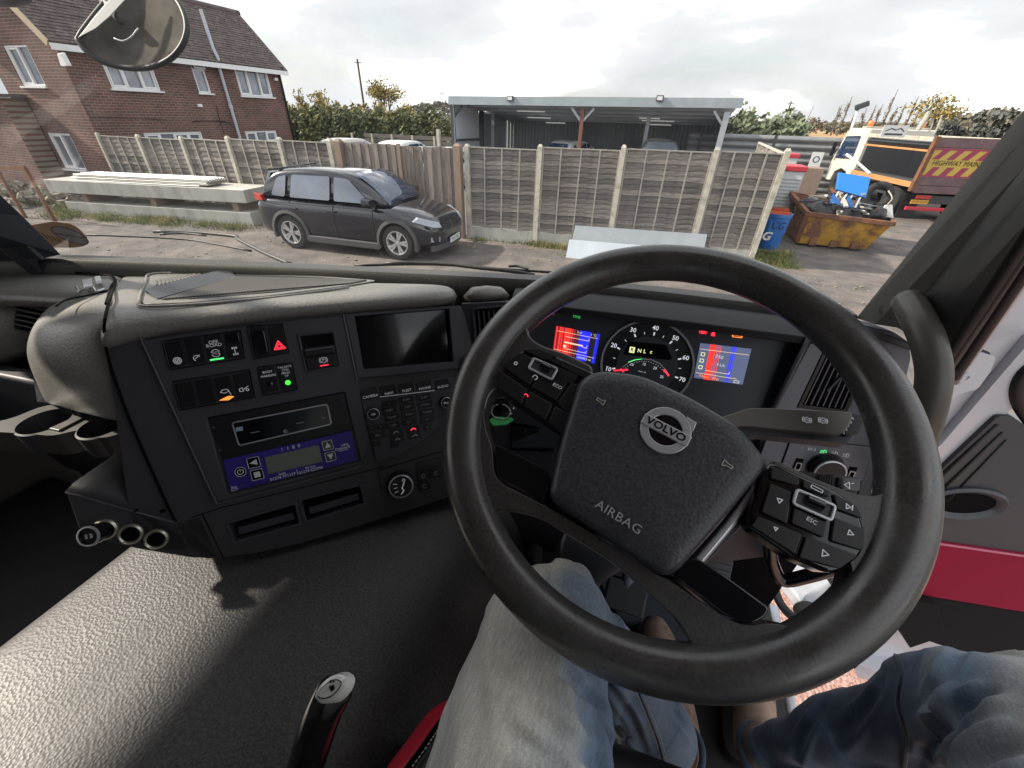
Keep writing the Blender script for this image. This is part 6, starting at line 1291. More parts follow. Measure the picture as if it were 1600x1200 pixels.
for s_, x, y in (("10", 987, 569), ("15", 1006, 568.5), ("20", 1023, 574.5), ("25", 1033.5, 588)): c = CL.uv(x, y); text(bm, s_, CL, *c, .0060, .0054, turn=-5)
c = CL.uv(1003, 580); text(bm, "r/min x 100", CL, *c, .0026, .0054, turn=-5); c = CL.uv(949, 572.5); text(bm, "mph", CL, *c, .0026, .0018); obj("rev_marks", bm, m_inkb, dl)
# left and right striped screens
def screen(px, bg_, label, gen):
    sc_ = clp("screen", px, .0002, .0015, bg_, ic, .001); sc_['label'] = label; U = uvs(CL, px); gen(sc_, U); return sc_
def band(par, U, s0, s1, m, c, t0=0, t1=1, nm="stripe"): bm = BM(); slab(bm, CL, [at4(U, s0, t0), at4(U, s1, t0), at4(U, s1, t1), at4(U, s0, t1)], c - .0002, c); return obj(nm, bm, m, par)
gs1 = glow("screen_red", (.95, .04, .03), .85); gs2 = glow("screen_blue", (.02, .03, .95), .9); gs3 = glow("screen_dark_red", (.28, .02, .03), .7); gs4 = glow("screen_cream", (.85, .62, .40), .8); gs5 = glow("screen_slate", (.13, .16, .28), .55); gs6 = glow("screen_dark", (.02, .015, .03), .6)
sr_ = random.Random(4)
def left_s(o, U):
    band(o, U, .0, .46, gs3, .0018)
    for s0, s1 in ((.22, .36), (.10, .14), (.16, .185), (.02, .045), (.385, .40)): band(o, U, s0, s1, gs1, .0022)
    band(o, U, .56, .80, gs2, .0022); band(o, U, .93, .97, gs2, .0022); band(o, U, .985, .995, gs2, .0022)
    for s0 in (.42, .455, .49, .52): band(o, U, s0, s0 + .012, gs3, .0022)
    bm = BM()
    for t, s1 in ((.30, .78), (.72, .76)): stroke(bm, CL, [at4(U, .25, t), at4(U, s1, t), at4(U, s1, t - .07)], .0007, .0026)
    stroke(bm, CL, [at4(U, .25, .50), at4(U, .66, .50)], .0024, .0026); stroke(bm, CL, [at4(U, .66, .54), at4(U, .76, .55), at4(U, .76, .46)], .0007, .0026); stroke(bm, CL, [at4(U, .04, .16), at4(U, .96, .16)], .0006, .0026); stroke(bm, CL, [at4(U, .04, .82), at4(U, .96, .82)], .0006, .0026)
    slab(bm, CL, [at4(U, .23, .60), at4(U, .30, .60), at4(U, .30, .68), at4(U, .23, .68)], .0024, .0026); obj("screen_lines", bm, gs4, o)
    bm = BM(); c = at4(U, .74, .915); text(bm, "521690.5 mi", CL, *c, .0048, .0027, turn=-5); c = at4(U, .86, .075); text(bm, "1 °C", CL, *c, .0052, .0027, turn=-5); c = at4(U, .55, .075); text(bm, "0 mi", CL, *c, .0045, .0027, turn=-5); obj("screen_text", bm, g_yel, o)
screen([(869, 509), (938, 522), (929, 568), (863, 552)], gs6, "left screen with broad red and blue fault stripes", left_s)
def right_s(o, U):
    for s0, s1 in ((.20, .32),): band(o, U, s0, s1, gs1, .0022)
    for s0 in (.345, .375, .41): band(o, U, s0, s0 + .010, gs1, .0022)
    for s0, w in ((.63, .02), (.67, .02), (.71, .008)): band(o, U, s0, s0 + w, gs2, .0022)
    bm = BM(); stroke(bm, CL, [at4(U, .02, .16), at4(U, .97, .17)], .0006, .0026); stroke(bm, CL, [at4(U, .02, .84), at4(U, .85, .86)], .0006, .0026); stroke(bm, CL, [at4(U, .2, .74), at4(U, .68, .76), at4(U, .68, .70)], .0007, .0026); obj("screen_lines", bm, gs4, o)
    bm = BM(); c = at4(U, .42, .32); text(bm, "7:50", CL, *c, .0070, .0027, turn=-5); c = at4(U, .48, .54); text(bm, "4 L/h", CL, *c, .0060, .0027, turn=-5); c = at4(U, .86, .94); frame_ring(bm, CL, rpoly(rect(c[0] - .004, c[1] - .002, c[0] + .004, c[1] + .002), .001), inset(rpoly(rect(c[0] - .004, c[1] - .002, c[0] + .004, c[1] + .002), .001), .0007), .0023, .0026); obj("screen_text", bm, g_white, o)
    bm = BM()
    for t in (.30, .48, .67): c = at4(U, .09, t); frame_ring(bm, CL, rpoly(rect(c[0] - .003, c[1] - .003, c[0] + .003, c[1] + .003), .001), inset(rpoly(rect(c[0] - .003, c[1] - .003, c[0] + .003, c[1] + .003), .001), .001), .0023, .0026)
    obj("screen_icons", bm, g_yel, o); bm = BM()
    c = at4(U, .30, .93); text(bm, "0 km/h    PTO", CL, *c, .0050, .0027, turn=-5); obj("screen_warning", bm, g_amber, o)
screen([(1094, 536), (1174, 545), (1160, 601), (1084, 590)], gs5, "right screen with red and blue fault stripes on slate blue", right_s)
def lamp_icon(px, fn, m): c = CL.uv(*px); bm = BM(); fn(bm, c); return obj("warning_lamp", bm, m, ic)
lamp_icon((901, 495), lambda bm, c: text(bm, "OHE", CL, *c, .0062, .0008, turn=-5, bold=.01), mat("green_dim", (.02, .2, .05), .4, emit=(.05, .6, .12), estr=.5))
lamp_icon((1098.5, 518), lambda bm, c: (lathe(bm, CL, *c, [(0, .0012), (.0036, .0012), (.0036, .0002), (0, .0002)], n=18), stroke(bm, CL, arc(*c, .0053, 140, 220, 6), .0009, .0012), stroke(bm, CL, arc(*c, .0053, -40, 40, 6), .0009, .0012)), g_red)
lamp_icon((1115, 520), lambda bm, c: (lathe(bm, CL, c[0], c[1] + .0045, [(0, .0012), (.0016, .0012), (.0016, .0002), (0, .0002)], n=12), slab(bm, CL, [(c[0] - .003, c[1] - .005), (c[0] + .003, c[1] - .005), (c[0] + .0012, c[1] + .003), (c[0] - .0012, c[1] + .003)], .0002, .0012), stroke(bm, CL, [(c[0] - .004, c[1] - .002), (c[0] + .004, c[1] + .004)], .0008, .0014)), g_red)
def chk(bm, c):
    f = rpoly(rect(c[0] - .0072, c[1] - .0034, c[0] + .0072, c[1] + .0034), .0015); frame_ring(bm, CL, f, inset(f, .0009), .0002, .0012); text(bm, "CHECK", CL, *c, .0042, .0012, turn=-3, bold=.01)
lamp_icon((1152, 524), chk, g_amber)
bm = BM(); c = CL.uv(865, 491); lathe(bm, CL, *c, [(0, .0012), (.002, .0012), (.002, .0002)], n=12); obj("light_sensor", bm, m_dim, ic)

# ---- hood over the instruments and right-hand facia
top_line = [(800, 468), (868, 478.5), (1060, 501), (1262, 527), (1300, 524)]; back_line = [(806, 449), (880, 452), (1060, 471), (1262, 496), (1330, 503)]
bm = BM(); rr = []
for a_, b_ in zip(top_line, back_line):
    P = CL.P(*a_, .030); Q = RZ_(b_[0], b_[1], SZ - .012); rr.append([P - Vector((0, 0, .012)), P, P.lerp(Q, .3) + Vector((0, 0, .006)), P.lerp(Q, .7) + Vector((0, 0, .003)), Q, Q - Vector((0, 0, .03)), CL.P(*a_, -.01)])
loft(bm, rr); obj("instrument_hood", bm, mat("matt_hood", (.022, .022, .026), .75, spec=.3), dash, smooth='auto', bevel=.002)
bm = BM(); A_ = [CL.P(1262, 527, .030), CL.P(1262, 527, -.01), CL.P(1195, 662, -.01), CL.P(1195, 662, .012)]; prism(bm, A_, Vector((.006, .002, 0))); obj("hood_side", bm, m_void, dash)
bm = BM(); tube(bm, [CL.P(1265, 526, .032), CL.P(1232, 592, .024), CL.P(1196, 664, .014)], .0035, n=6); obj("hood_edge", bm, m_panel, dash, smooth=True)
m_rp = mat("right_facia_plastic", (.17, .18, .22), .42, bump=.15, bscale=260, bdist=.0004)
rpo = [(1270, 528), (1300, 512), (1345, 506), (1396, 518), (1421, 535), (1424, 560), (1405, 640), (1386, 730), (1372, 775), (1345, 815), (1225, 815), (1180, 760), (1190, 680)]
bm = BM(); slab(bm, RP, rpoly(uvs(RP, rpo), .006), -.05, 0); rf_ = obj("right_facia", bm, m_rp, dash, bevel=.003)
vq = [(1290, 542), (1362, 556), (1322, 646), (1245, 637)]; cut(rf_, cutter(RP, vq, -.03, .02, .003))
bm = BM(); q = uvs(RP, vq); frame_ring(bm, RP, rpoly(q, .003), rpoly(inset(q, .006), .002), -.01, .001); v2 = obj("air_vent", bm, m_btn, dash, bevel=.001); bm = BM(); slab(bm, RP, q, -.028, -.026); obj("vent_back", bm, m_void, v2); q = inset(q, .007)
for k in range(7):
    t0 = (k + .3) / 6.6; a_ = Vector(q[0]).lerp(Vector(q[1]), t0); b_ = Vector(q[3]).lerp(Vector(q[2]), t0); bm = BM(); bar(bm, RP.w(a_.x, a_.y, -.006), RP.w(b_.x, b_.y, -.006), .0016, .011, up=RP.N); obj("slat", bm, m_edge, v2)
for k in range(6):
    t0 = (k + .7) / 6.4; a_ = Vector(q[0]).lerp(Vector(q[3]), t0); b_ = Vector(q[1]).lerp(Vector(q[2]), t0); bm = BM(); bar(bm, RP.w(a_.x, a_.y, -.016), RP.w(b_.x, b_.y, -.016), .0014, .008, up=RP.N); obj("slat", bm, m_dark, v2)
c = RP.uv(1300, 600); bm = BM(); bar(bm, RP.w(c[0] - .004, c[1] - .012, .001), RP.w(c[0] + .006, c[1] + .012, .001), .004, .005, up=RP.N); obj("vent_tab", bm, m_dark, v2, bevel=.001)
# light switch plate
lsq = [(1236, 684), (1362, 698), (1345, 760), (1214, 744)]; bm = BM(); slab(bm, RP, uvs(RP, grow(lsq, 1.02)), .0002, .001); obj("shadow_gap", bm, m_void, dash); bm = BM(); slab(bm, RP, uvs(RP, lsq), .0008, .0025); ls = obj("light_switch_plate", bm, m_rp, dash, bevel=.0006)
c = RP.uv(1291, 733, .008); knob("light_knob", RP, c, .0235, ls, h=.018, c0=.0025)
def zl(x, y): return (1180 + x * .1375, 640 + y * .1375)
for (x, y) in ((478, 610), (1080, 705)):
    c = RP.uv(*zl(x, y)); bm = BM(); slab(bm, RP, rect(c[0] - .006, c[1] - .011, c[0] + .006, c[1] + .011), .0024, .003); w_ = obj("thumb_wheel", bm, m_void, ls); bm = BM(); f = rpoly(rect(c[0] - .0042, c[1] - .010, c[0] + .0042, c[1] + .004), .001); frame_ring(bm, RP, f, inset(f, .001), .003, .006); obj("wheel_rim", bm, m_chrome, w_)
for i, (x, y, m) in enumerate(((518, 425, m_dim), (635, 442, m_ink), (768, 468, g_green), (895, 488, m_ink), (1025, 508, m_ink))):
    c = RP.uv(*zl(x, y)); bm = BM()
    if i == 0: stroke(bm, RP, arc(*c, .0022, 0, 360, 8), .0008, .0030, closed=True)
    elif i == 1: stroke(bm, RP, arc(c[0] - .0032, c[1], .0022, 100, 260, 6), .0007, .003); stroke(bm, RP, arc(c[0] + .0032, c[1], .0022, -80, 80, 6), .0007, .003); stroke(bm, RP, arc(c[0] - .001, c[1], .0015, 0, 360, 8), .0006, .003, closed=True)
    else:
        stroke(bm, RP, [(c[0] + .0, c[1] - .0032)] + arc(c[0] + .0006, c[1], .0032, -90, 90, 8) + [(c[0], c[1] + .0032)], .0008, .003, closed=True)
        for k in range(3): stroke(bm, RP, [(c[0] - .0015, c[1] + .0022 - k * .0022), (c[0] - .0050, c[1] + .0018 - k * .0022)], .0006, .003)
    obj("symbol", bm, m, ls)
bm = BM(); slab(bm, RP, rpoly(uvs(RP, [(1197, 678), (1224, 681), (1214, 717), (1184, 714)]), .002), -.002, .006); obj("square_button", bm, m_rp, dash, bevel=.002)
bm = BM(); slab(bm, RP, uvs(RP, [(1340, 506), (1424, 536), (1427, 548), (1335, 516)]), .0, .010); obj("facia_lip", bm, m_panel, dash, bevel=.002)
c = RP.uv(1370, 540); bm = BM(); lathe(bm, RP, *c, [(0, .0012), (.006, .0012), (.006, .0)], n=20); obj("sensor_cap", bm, m_void, dash)

# ---- vent between console and instruments, and lower facia with ignition
MP = Plane(CP.P(722, 477), CL.P(850, 480) - CP.P(722, 477), Vector((0, .35, 1)))
bm = BM(); slab(bm, MP, uvs(MP, [(720, 474), (806, 470), (850, 478), (850, 640), (728, 640)]), -.05, 0); mp_ = obj("middle_facia", bm, m_panel, dash, bevel=.002)
vq = [(741, 484), (812, 478), (820, 560), (748, 572)]; cut(mp_, cutter(MP, vq, -.035, .02, .004)); q = rpoly(uvs(MP, vq), .005); bm = BM(); frame_ring(bm, MP, rpoly(inset(uvs(MP, vq), -.004), .006), q, -.002, .004); v3 = obj("air_vent", bm, m_panel, dash, bevel=.0008)
q = uvs(MP, vq); bm = BM(); slab(bm, MP, q, -.034, -.032); obj("vent_back", bm, m_void, v3)
for k in range(9):
    t0 = (k + .7) / 9; a_ = Vector(q[0]).lerp(Vector(q[1]), t0); b_ = Vector(q[3]).lerp(Vector(q[2]), t0); bm = BM(); bar(bm, MP.w(a_.x, a_.y - .003, -.008), MP.w(b_.x, b_.y + .003, -.008), .0014, .010, up=MP.N); obj("slat", bm, m_edge, v3)
LP = mkplane((-.16, .56, -.47), 12, 8)
bm = BM(); slab(bm, LP, uvs(LP, [(722, 560), (1200, 640), (1200, 870), (990, 900), (900, 880), (722, 800)]), -.04, 0); obj("lower_facia", bm, m_panel, dash, bevel=.004)
c = LP.uv(785, 630); bm = BM(); lathe(bm, LP, *c, [(.028, 0), (.027, .006), (.022, .010), (.0165, .010), (.015, .004), (0, .004)], n=36); ig = obj("ignition_barrel", bm, m_panel, dash, smooth='auto')
bm = BM(); lathe(bm, LP, *c, [(.0166, .009), (.0170, .0108), (.0158, .0112), (.0154, .009)], n=36); obj("ignition_ring", bm, m_edge, ig, smooth='auto')
bm = BM()
for k in range(5): a_ = 90 - k * 32; p = (c[0] + .022 * math.cos(R(a_)), c[1] + .022 * math.sin(R(a_))); lathe(bm, LP, *p, [(0, .0112), (.0012, .0112), (.0012, .009)], n=8)
obj("ignition_mark", bm, m_ink, ig)
key_ = thing("ignition_key", "key in the ignition with split ring and bright green tag", "key", LP.w(c[0], c[1], .02)); bm = BM(); slab(bm, LP, rpoly(rect(c[0] - .004, c[1] - .013, c[0] + .004, c[1] + .013), .003), .006, .024); obj("key_head", bm, m_gloss, key_, bevel=.001)
rc = LP.uv(782, 645, .03); RPk = Plane(LP.w(rc[0], rc[1], .026), LP.L, LP.U - LP.N * .5); bm = BM(); tube(bm, [RPk.w(.0165 * math.cos(k * .2618), .013 * math.sin(k * .2618)) for k in range(24)], .0010, n=6, closed=True); obj("split_ring", bm, m_chrome, key_, smooth=True)
bm = BM(); Pq = [(764, 657), (772, 651), (800, 653), (803, 656), (792, 664), (770, 666)]; TG = Plane(LP.P(783, 658, .032), LP.L, LP.U * .55 - LP.N * .8); slab(bm, TG, rpoly(uvs(TG, Pq), .002), -.002, .002); obj("green_tag", bm, mat("green_plastic", (.04, .50, .13), .4), key_, bevel=.0008)
for k in range(3):
    bm = BM(); q = [(803 + k * 21, 665 + k * 3), (822 + k * 21, 668 + k * 3), (822 + k * 21, 699 + k * 2), (803 + k * 21, 696 + k * 2)]; slab(bm, LP, rpoly(uvs(LP, q), .0015, 2), .0002, .004); obj("blank_switch", bm, m_btn, dash, bevel=.001)
bm = BM(); frame_ring(bm, LP, uvs(LP, [(799, 660), (872, 671), (872, 705), (799, 702)]), uvs(LP, [(801, 663), (869, 674), (869, 703), (801, 700)]), .0, .003); obj("switch_frame", bm, m_gloss, dash)
# ================================================================== WHEEL, COLUMN, PILLAR, DOOR, DRIVER
_t = R(34.6); WO = rel(.0406, .366, -.268)
WP = Plane(WO, (1, 0, 0), (0, math.cos(_t), math.sin(_t)))
sw_ = thing("steering_wheel", "large worn black steering wheel with central airbag pad and round silver emblem", "steering wheel", WO)
RM, RT = .2130, .0222
def wp(r, deg, c=0): return WP.w(r * math.cos(R(deg)), r * math.sin(R(deg)), c)
# rim: leather tube, a little thicker at the grips
bm = BM(); n = 120; V = []
for i in range(n):
    a_ = 360 * i / n; c_ = Vector((math.cos(R(a_)), math.sin(R(a_)))); k = 1.0 + .05 * math.cos(R(2 * (a_ + 17))); ring = []
    for j in range(24):
        b_ = 2 * math.pi * j / 24; q = RT * k; ring.append(WP.w(*(c_ * (RM + q * math.cos(b_))), q * 1.02 * math.sin(b_)))
    V.append([bm.verts.new(p) for p in ring])
for i in range(n):
    for j in range(24): bm.faces.new((V[i][j], V[i][(j + 1) % 24], V[(i + 1) % n][(j + 1) % 24], V[(i + 1) % n][j]))
obj("rim", bm, m_wheelrim, sw_, smooth=True)
# spoke frame: leather-covered web from the rim to the pods and the lower bar
def wuv(x, y, c=0): return WP.uv(x, y, c)
def web(pts, r, c0, c1, name="spoke", m=None, bev=.006, seg=4):
    bm = BM(); f = rpoly([wuv(x, y) for x, y in pts], r); slab(bm, WP, f, c0, c1); return obj(name, bm, m or m_wheelrim, sw_, bevel=bev, seg=seg)
# left web above and below the pod
web([(790, 490), (826, 516), (829, 531), (846, 543), (890, 558), (928, 577), (900, 690), (868, 668), (778, 608), (766, 622), (758, 650), (735, 650), (728, 590)], .008, -.020, .0075)
web([(725, 620), (718, 700), (728, 790), (762, 800), (790, 796), (840, 806), (960, 880), (1060, 970), (1085, 1020), (1080, 1060), (1210, 1065), (1320, 1020), (1380, 930), (1360, 925), (1280, 990), (1205, 970), (1150, 976), (1050, 912), (900, 818), (850, 790), (775, 752), (772, 700), (760, 672), (757, 630)], .014, -.022, .008)
web([(1196, 716), (1260, 748), (1330, 775), (1362, 778), (1386, 766), (1402, 748), (1432, 760), (1432, 860), (1392, 960), (1296, 962), (1318, 922), (1326, 880), (1250, 800)], .012, -.020, .008)
web([(1030, 895), (1150, 978), (1205, 970), (1250, 985), (1250, 1060), (1090, 1060), (1084, 1010), (1040, 950)], .01, -.022, .005)
# gloss infills of the lower bar
web([(776, 697), (780, 745), (850, 786), (862, 760), (858, 738)], .004, -.020, .0095, "spoke_inlay", m_gloss, .003)
web([(1045, 897), (1080, 868), (1130, 900), (1196, 948), (1190, 962), (1165, 975), (1130, 962)], .008, -.020, .0105, "spoke_inlay", m_gloss, .005)
# hub back shell and airbag pad
hub_px = [(905, 590), (935, 577), (1000, 584), (1080, 620), (1160, 668), (1197, 715), (1194, 735), (1130, 815), (1060, 893), (1040, 902), (950, 842), (865, 786), (857, 772), (872, 700)]
f = rpoly([wuv(x, y, .02) for x, y in hub_px], .016, 4); bm = BM(); rings = []
cx = sum(a for a, b in f) / len(f); cy = sum(b for a, b in f) / len(f)
for k_, c in ((.985, -.030), (1.0, .008), (.995, .0165), (.97, .0222), (.92, .0250), (.80, .0268), (.60, .0275), (.3, .0279), (.08, .028)):
    rings.append([WP.w(cx + (a - cx) * k_, cy + (b - cy) * k_, c) for a, b in f])
loft(bm, rings); pad = obj("airbag_pad", bm, m_hub, sw_, smooth='auto', angle=50)
bm = BM(); f2 = [wuv(x, y, -.004) for x, y in [(1194, 732), (1134, 815), (1064, 896), (1084, 899), (1150, 820), (1206, 738)]]; slab(bm, WP, f2, -.012, -.003); obj("pad_trim", bm, m_chrome, sw_, bevel=.003)
bm = BM(); f2 = [wuv(x, y, -.02) for x, y in [(900, 586), (1200, 718), (1215, 760), (1160, 822), (1080, 905), (850, 800), (868, 690)]]; slab(bm, WP, rpoly(f2, .01), -.06, -.016); obj("hub_shell", bm, m_panel, sw_, bevel=.008)
# emblem: ring with arrow, diagonal band and the word
EC = wuv(1039.5, 672.5, .0285); EP = Plane(WP.w(EC[0], EC[1], .0283), WP.L, WP.U).turned(-17)
rE = .0235
bm = BM(); frame_ring(bm, EP, arc(0, 0, rE, 0, 352.5, 47), arc(0, 0, rE * .66, 0, 352.5, 47), -.001, .0024); em = obj("emblem", bm, m_chrome, pad, bevel=.0008, label="round silver emblem with an arrow")
bm = BM(); slab(bm, EP, [(.0095, .0140), (.0140, .0095), (.0180, .0135), (.0135, .0180)], -.001, .0022); slab(bm, EP, [(.0105, .0222), (.0212, .0212), (.0222, .0105)], -.001, .0024); obj("arrow", bm, m_chrome, em, bevel=.0006)
bm = BM(); slab(bm, EP, rect(-rE * 1.0, -.0056, rE * 1.0, .0056), .0005, .0036); bd = obj("band", bm, m_chrome, em, bevel=.0006)
bm = BM(); text(bm, "VOLVO", EP, 0, 0, .0105, .0040, sx=1.12, bold=.02); obj("lettering", bm, m_gloss, bd)
bm = BM(); slab(bm, EP, arc(0, 0, rE * .73, 0, 352, 40), -.001, .0004); obj("emblem_back", bm, m_gloss, em)
AP = Plane(WP.w(0, 0, .0278), WP.L, WP.U).turned(-17)
q0 = AP.uv(966, 808); bm = BM(); text(bm, "AIRBAG", AP, q0[0], q0[1], .0118, .0006, h=.0012, sx=1.06, spacing=1.05); obj("lettering", bm, m_dim, pad)
m_mark = mat("pale_moulded_mark", (.40, .38, .34), .5)
for (x, y, tdeg) in ((938, 627, -17), (1137, 727, 163)):
    c = WP.uv(x, y, .027); hp = Plane(WP.w(c[0], c[1], .0272), WP.L, WP.U).turned(tdeg); bm = BM(); stroke(bm, hp, [(-.004, .0018), (.001, .0012), (.0045, .003), (.0045, -.003), (.001, -.0012), (-.004, -.0010)], .0009, .0012, closed=True); obj("horn_mark", bm, m_mark, pad)
# button pods
def pod(outline, rows, bezel, marks, scroll):
    bm = BM(); f = rpoly([wuv(x, y, .012) for x, y in outline], .008); slab(bm, WP, f, -.016, .0095); pd = obj("button_pod", bm, m_gloss, sw_, bevel=.004, seg=3)
    for q in rows:
        bm = BM(); g = rpoly(inset([wuv(x, y, .014) for x, y in q], .0006), .0016, 2); slab(bm, WP, g, .0085, .0128); obj("button", bm, m_btn, pd, bevel=.0012)
    g = rpoly([wuv(x, y, .017) for x, y in bezel], .004); bm = BM(); frame_ring(bm, WP, g, inset(g, .0026), .0125, .0155); obj("bezel", bm, m_chrome, pd, bevel=.0008)
    bm = BM(); slab(bm, WP, inset(g, .0024), .0122, .0134); obj("bezel_well", bm, m_panel, pd)
    a_, b_ = wuv(*scroll[0], .016), wuv(*scroll[1], .016); bm = BM(); tube(bm, [WP.w(*a_, .0135), WP.w(*b_, .0135)], .0052, n=14); wl = obj("scroll_wheel", bm, m_gloss, pd, smooth='auto')
    for fn in marks: bm = BM(); fn(bm); obj("button_mark", bm, m_ink, pd)
    return pd
MP_ = Plane(WP.w(0, 0, .0130), WP.L, WP.U).turned(-17)
def mk(x, y): return MP_.uv(x, y)
def tri(x, y, deg, s=.0026):
    def f(bm):
        c = mk(x, y); pts = [(c[0] + s * math.cos(R(deg + k * 120)), c[1] + s * math.sin(R(deg + k * 120))) for k in range(3)]; stroke(bm, MP_, pts, .0008, .0006, closed=True)
    return f
pod([(776, 590), (786, 572), (812, 545), (840, 541), (1000, 612), (905, 700), (868, 668), (778, 608)],
    [[(783, 571), (810, 548), (847, 565), (826, 603), (782, 574)][:4], [(829, 604), (850, 570), (890, 592), (868, 627)], [(850, 563), (905, 585), (893, 600), (868, 592)][:4], [(870, 628), (893, 596), (916, 606), (904, 660), (876, 648)][:4] + [(880, 640)], [(779, 576), (824, 607), (815, 632), (776, 606)], [(827, 609), (864, 630), (852, 657), (818, 634)], [(867, 632), (900, 652), (880, 680), (856, 659)],
     [(815, 545), (842, 544), (872, 556), (850, 562)], [(846, 556), (880, 562), (925, 582), (912, 590)]],
    [(833, 556), (873, 574), (862, 594), (823, 574)],
    [lambda bm: stroke(bm, MP_, arc(*mk(806, 568), .0018, 0, 360, 10), .0009, .0006, closed=True), lambda bm: (stroke(bm, MP_, arc(*mk(836, 590), .0026, -60, 200, 10), .0009, .0006)), lambda bm: text(bm, "ECO", MP_, *mk(871, 604), .0055, .0006), ],
    ((846, 570), (860, 577)))
bm = BM(); c = mk(823, 617); stroke(bm, MP_, arc(c[0], c[1] - .002, .0024, 20, 160, 6), .0010, .0006); obj("hang_up_mark", bm, g_red, sw_)
pod([(1192, 742), (1206, 718), (1256, 742), (1300, 760), (1344, 788), (1358, 836), (1352, 868), (1318, 893), (1296, 896), (1240, 872), (1168, 820)],
    [[(1206, 726), (1252, 746), (1250, 760), (1203, 748)], [(1256, 748), (1298, 766), (1300, 778), (1254, 762)], [(1302, 768), (1342, 790), (1352, 812), (1308, 796)], [(1204, 753), (1240, 768), (1232, 820), (1188, 800)][:4], [(1241, 790), (1296, 816), (1290, 842), (1236, 818)], [(1303, 806), (1354, 826), (1352, 862), (1298, 846)], [(1184, 804), (1256, 834), (1244, 868), (1172, 822)], [(1260, 836), (1346, 868), (1314, 890), (1248, 872)]],
    [(1246, 761), (1311, 789), (1303, 816), (1238, 787)],
    [tri(1218, 782, 163), tri(1328, 833, 0 - 17 + 17), tri(1212, 826, 163, .0018), tri(1288, 865, 253, .0032), lambda bm: text(bm, "ESC", MP_, *mk(1268, 814), .0052, .0006), lambda bm: frame_ring(bm, MP_, rpoly(rect(mk(1276, 764)[0] - .005, mk(1276, 764)[1] - .0016, mk(1276, 764)[0] + .005, mk(1276, 764)[1] + .0016), .001), inset(rpoly(rect(mk(1276, 764)[0] - .005, mk(1276, 764)[1] - .0016, mk(1276, 764)[0] + .005, mk(1276, 764)[1] + .0016), .001), .0006), .0002, .0006), lambda bm: (stroke(bm, MP_, [mk(1322, 787), mk(1322, 795), mk(1329, 793)], .0008, .0006, closed=True), stroke(bm, MP_, [mk(1332, 790), mk(1331, 797)], .001, .0006))],
    ((1262, 780), (1288, 791)))

# ---- column and stalks
col = thing("steering_column", "dark steering column shroud with two control stalks on its right", "steering column", WP.w(0, 0, -.06))
bm = BM(); tube(bm, [WP.w(0, -.012, -.055), WP.w(0, -.015, -.11), WP.w(0, .01, -.20)], [.062, .078, .085], n=24, flat=.75); obj("shroud", bm, m_panel, col, smooth='auto')
bm = BM(); tube(bm, [WP.w(0, -.06, -.12), rel(-.02, .48, -.70), rel(-.04, .56, -1.05)], [.055, .05, .06], n=20); obj("column_tube", bm, m_panel, col, smooth=True)
ST = Plane(WP.w(.1, .05, -.060), WP.L, WP.U)
def stalk(px, c0, c1, nm, m, r=.004, bev=.006): bm = BM(); slab(bm, ST, rpoly(uvs(ST, px), r), c0, c1); return obj(nm, bm, m, col, bevel=bev, seg=4)
s1_ = stalk([(1120, 656), (1143, 648), (1168, 640), (1200, 640), (1326, 646), (1328, 655), (1316, 678), (1300, 681), (1160, 668), (1120, 672)], -.016, .006, "upper_stalk", mat("stalk_grey_plastic", (.15, .145, .13), .45, bump=.2, bscale=260, bdist=.0004))
stalk([(1120, 664), (1330, 672), (1338, 682), (1328, 692), (1190, 678), (1120, 684)], -.024, -.002, "stalk_underside", m_panel)
s2_ = stalk([(1326, 648), (1345, 650), (1333, 680), (1318, 682)], -.014, .003, "stalk_collar", m_btn, .002, .003); stalk([(1344, 654), (1350, 656), (1341, 678), (1335, 677)], -.010, .000, "stalk_tip", m_btn, .001, .001)
def ring_at(pl, x, y, r, c, m, par, bar_=True):
    q = pl.uv(x, y, c); bm = BM(); stroke(bm, pl, arc(*q, r, 0, 360, 14), .0008, c, closed=True); stroke(bm, pl, arc(*q, r * 1.5, 140, 220, 6), .0008, c); stroke(bm, pl, arc(*q, r * 1.5, -40, 40, 6), .0008, c)
    if bar_: stroke(bm, pl, [(q[0] - r * .6, q[1]), (q[0] + r * .6, q[1])], .0009, c)
    obj("symbol", bm, m, par)
ring_at(ST, 1261, 656, .0030, .0068, m_ink, col); ring_at(ST, 1286, 657, .0030, .0068, m_ink, col)
bm = BM()
for s_, x, y in (("A", 1332.5, 654), ("0", 1330, 660), ("1", 1326.5, 665.5), ("2", 1323, 671), ("3", 1319, 676.5)): q = ST.uv(x, y, .004); text(bm, s_, ST, *q, .0042, .0036, turn=-6)
obj("lettering", bm, m_ink, col)
s3_ = stalk([(1180, 726), (1240, 728), (1362, 741), (1360, 760), (1348, 778), (1325, 780), (1240, 756), (1180, 745)], -.040, -.018, "lower_stalk", mat("stalk_dark_plastic", (.05, .048, .046), .5), .003, .004)
stalk([(1364, 744), (1392, 747), (1382, 784), (1352, 783), (1360, 765)], -.038, -.020, "stalk_collar", m_btn, .003, .003)
bm = BM(); q = rpoly(uvs(ST, [(1308, 746), (1343, 748), (1341, 768), (1306, 765)], -.018), .001); slab(bm, ST, q, -.019, -.0155); hb = obj("horn_button", bm, m_gloss, col, bevel=.0008)
bm = BM(); c = ST.uv(1324, 757, -.0155); stroke(bm, ST, [(c[0] - .003, c[1] - .001), (c[0] + .002, c[1] + .003), (c[0] + .002, c[1] - .004), (c[0] - .003, c[1] - .001)], .0008, -.0152); stroke(bm, ST, [(c[0] + .004, c[1] + .002), (c[0] + .006, c[1] + .003)], .0008, -.0152); obj("symbol", bm, m_ink, hb)
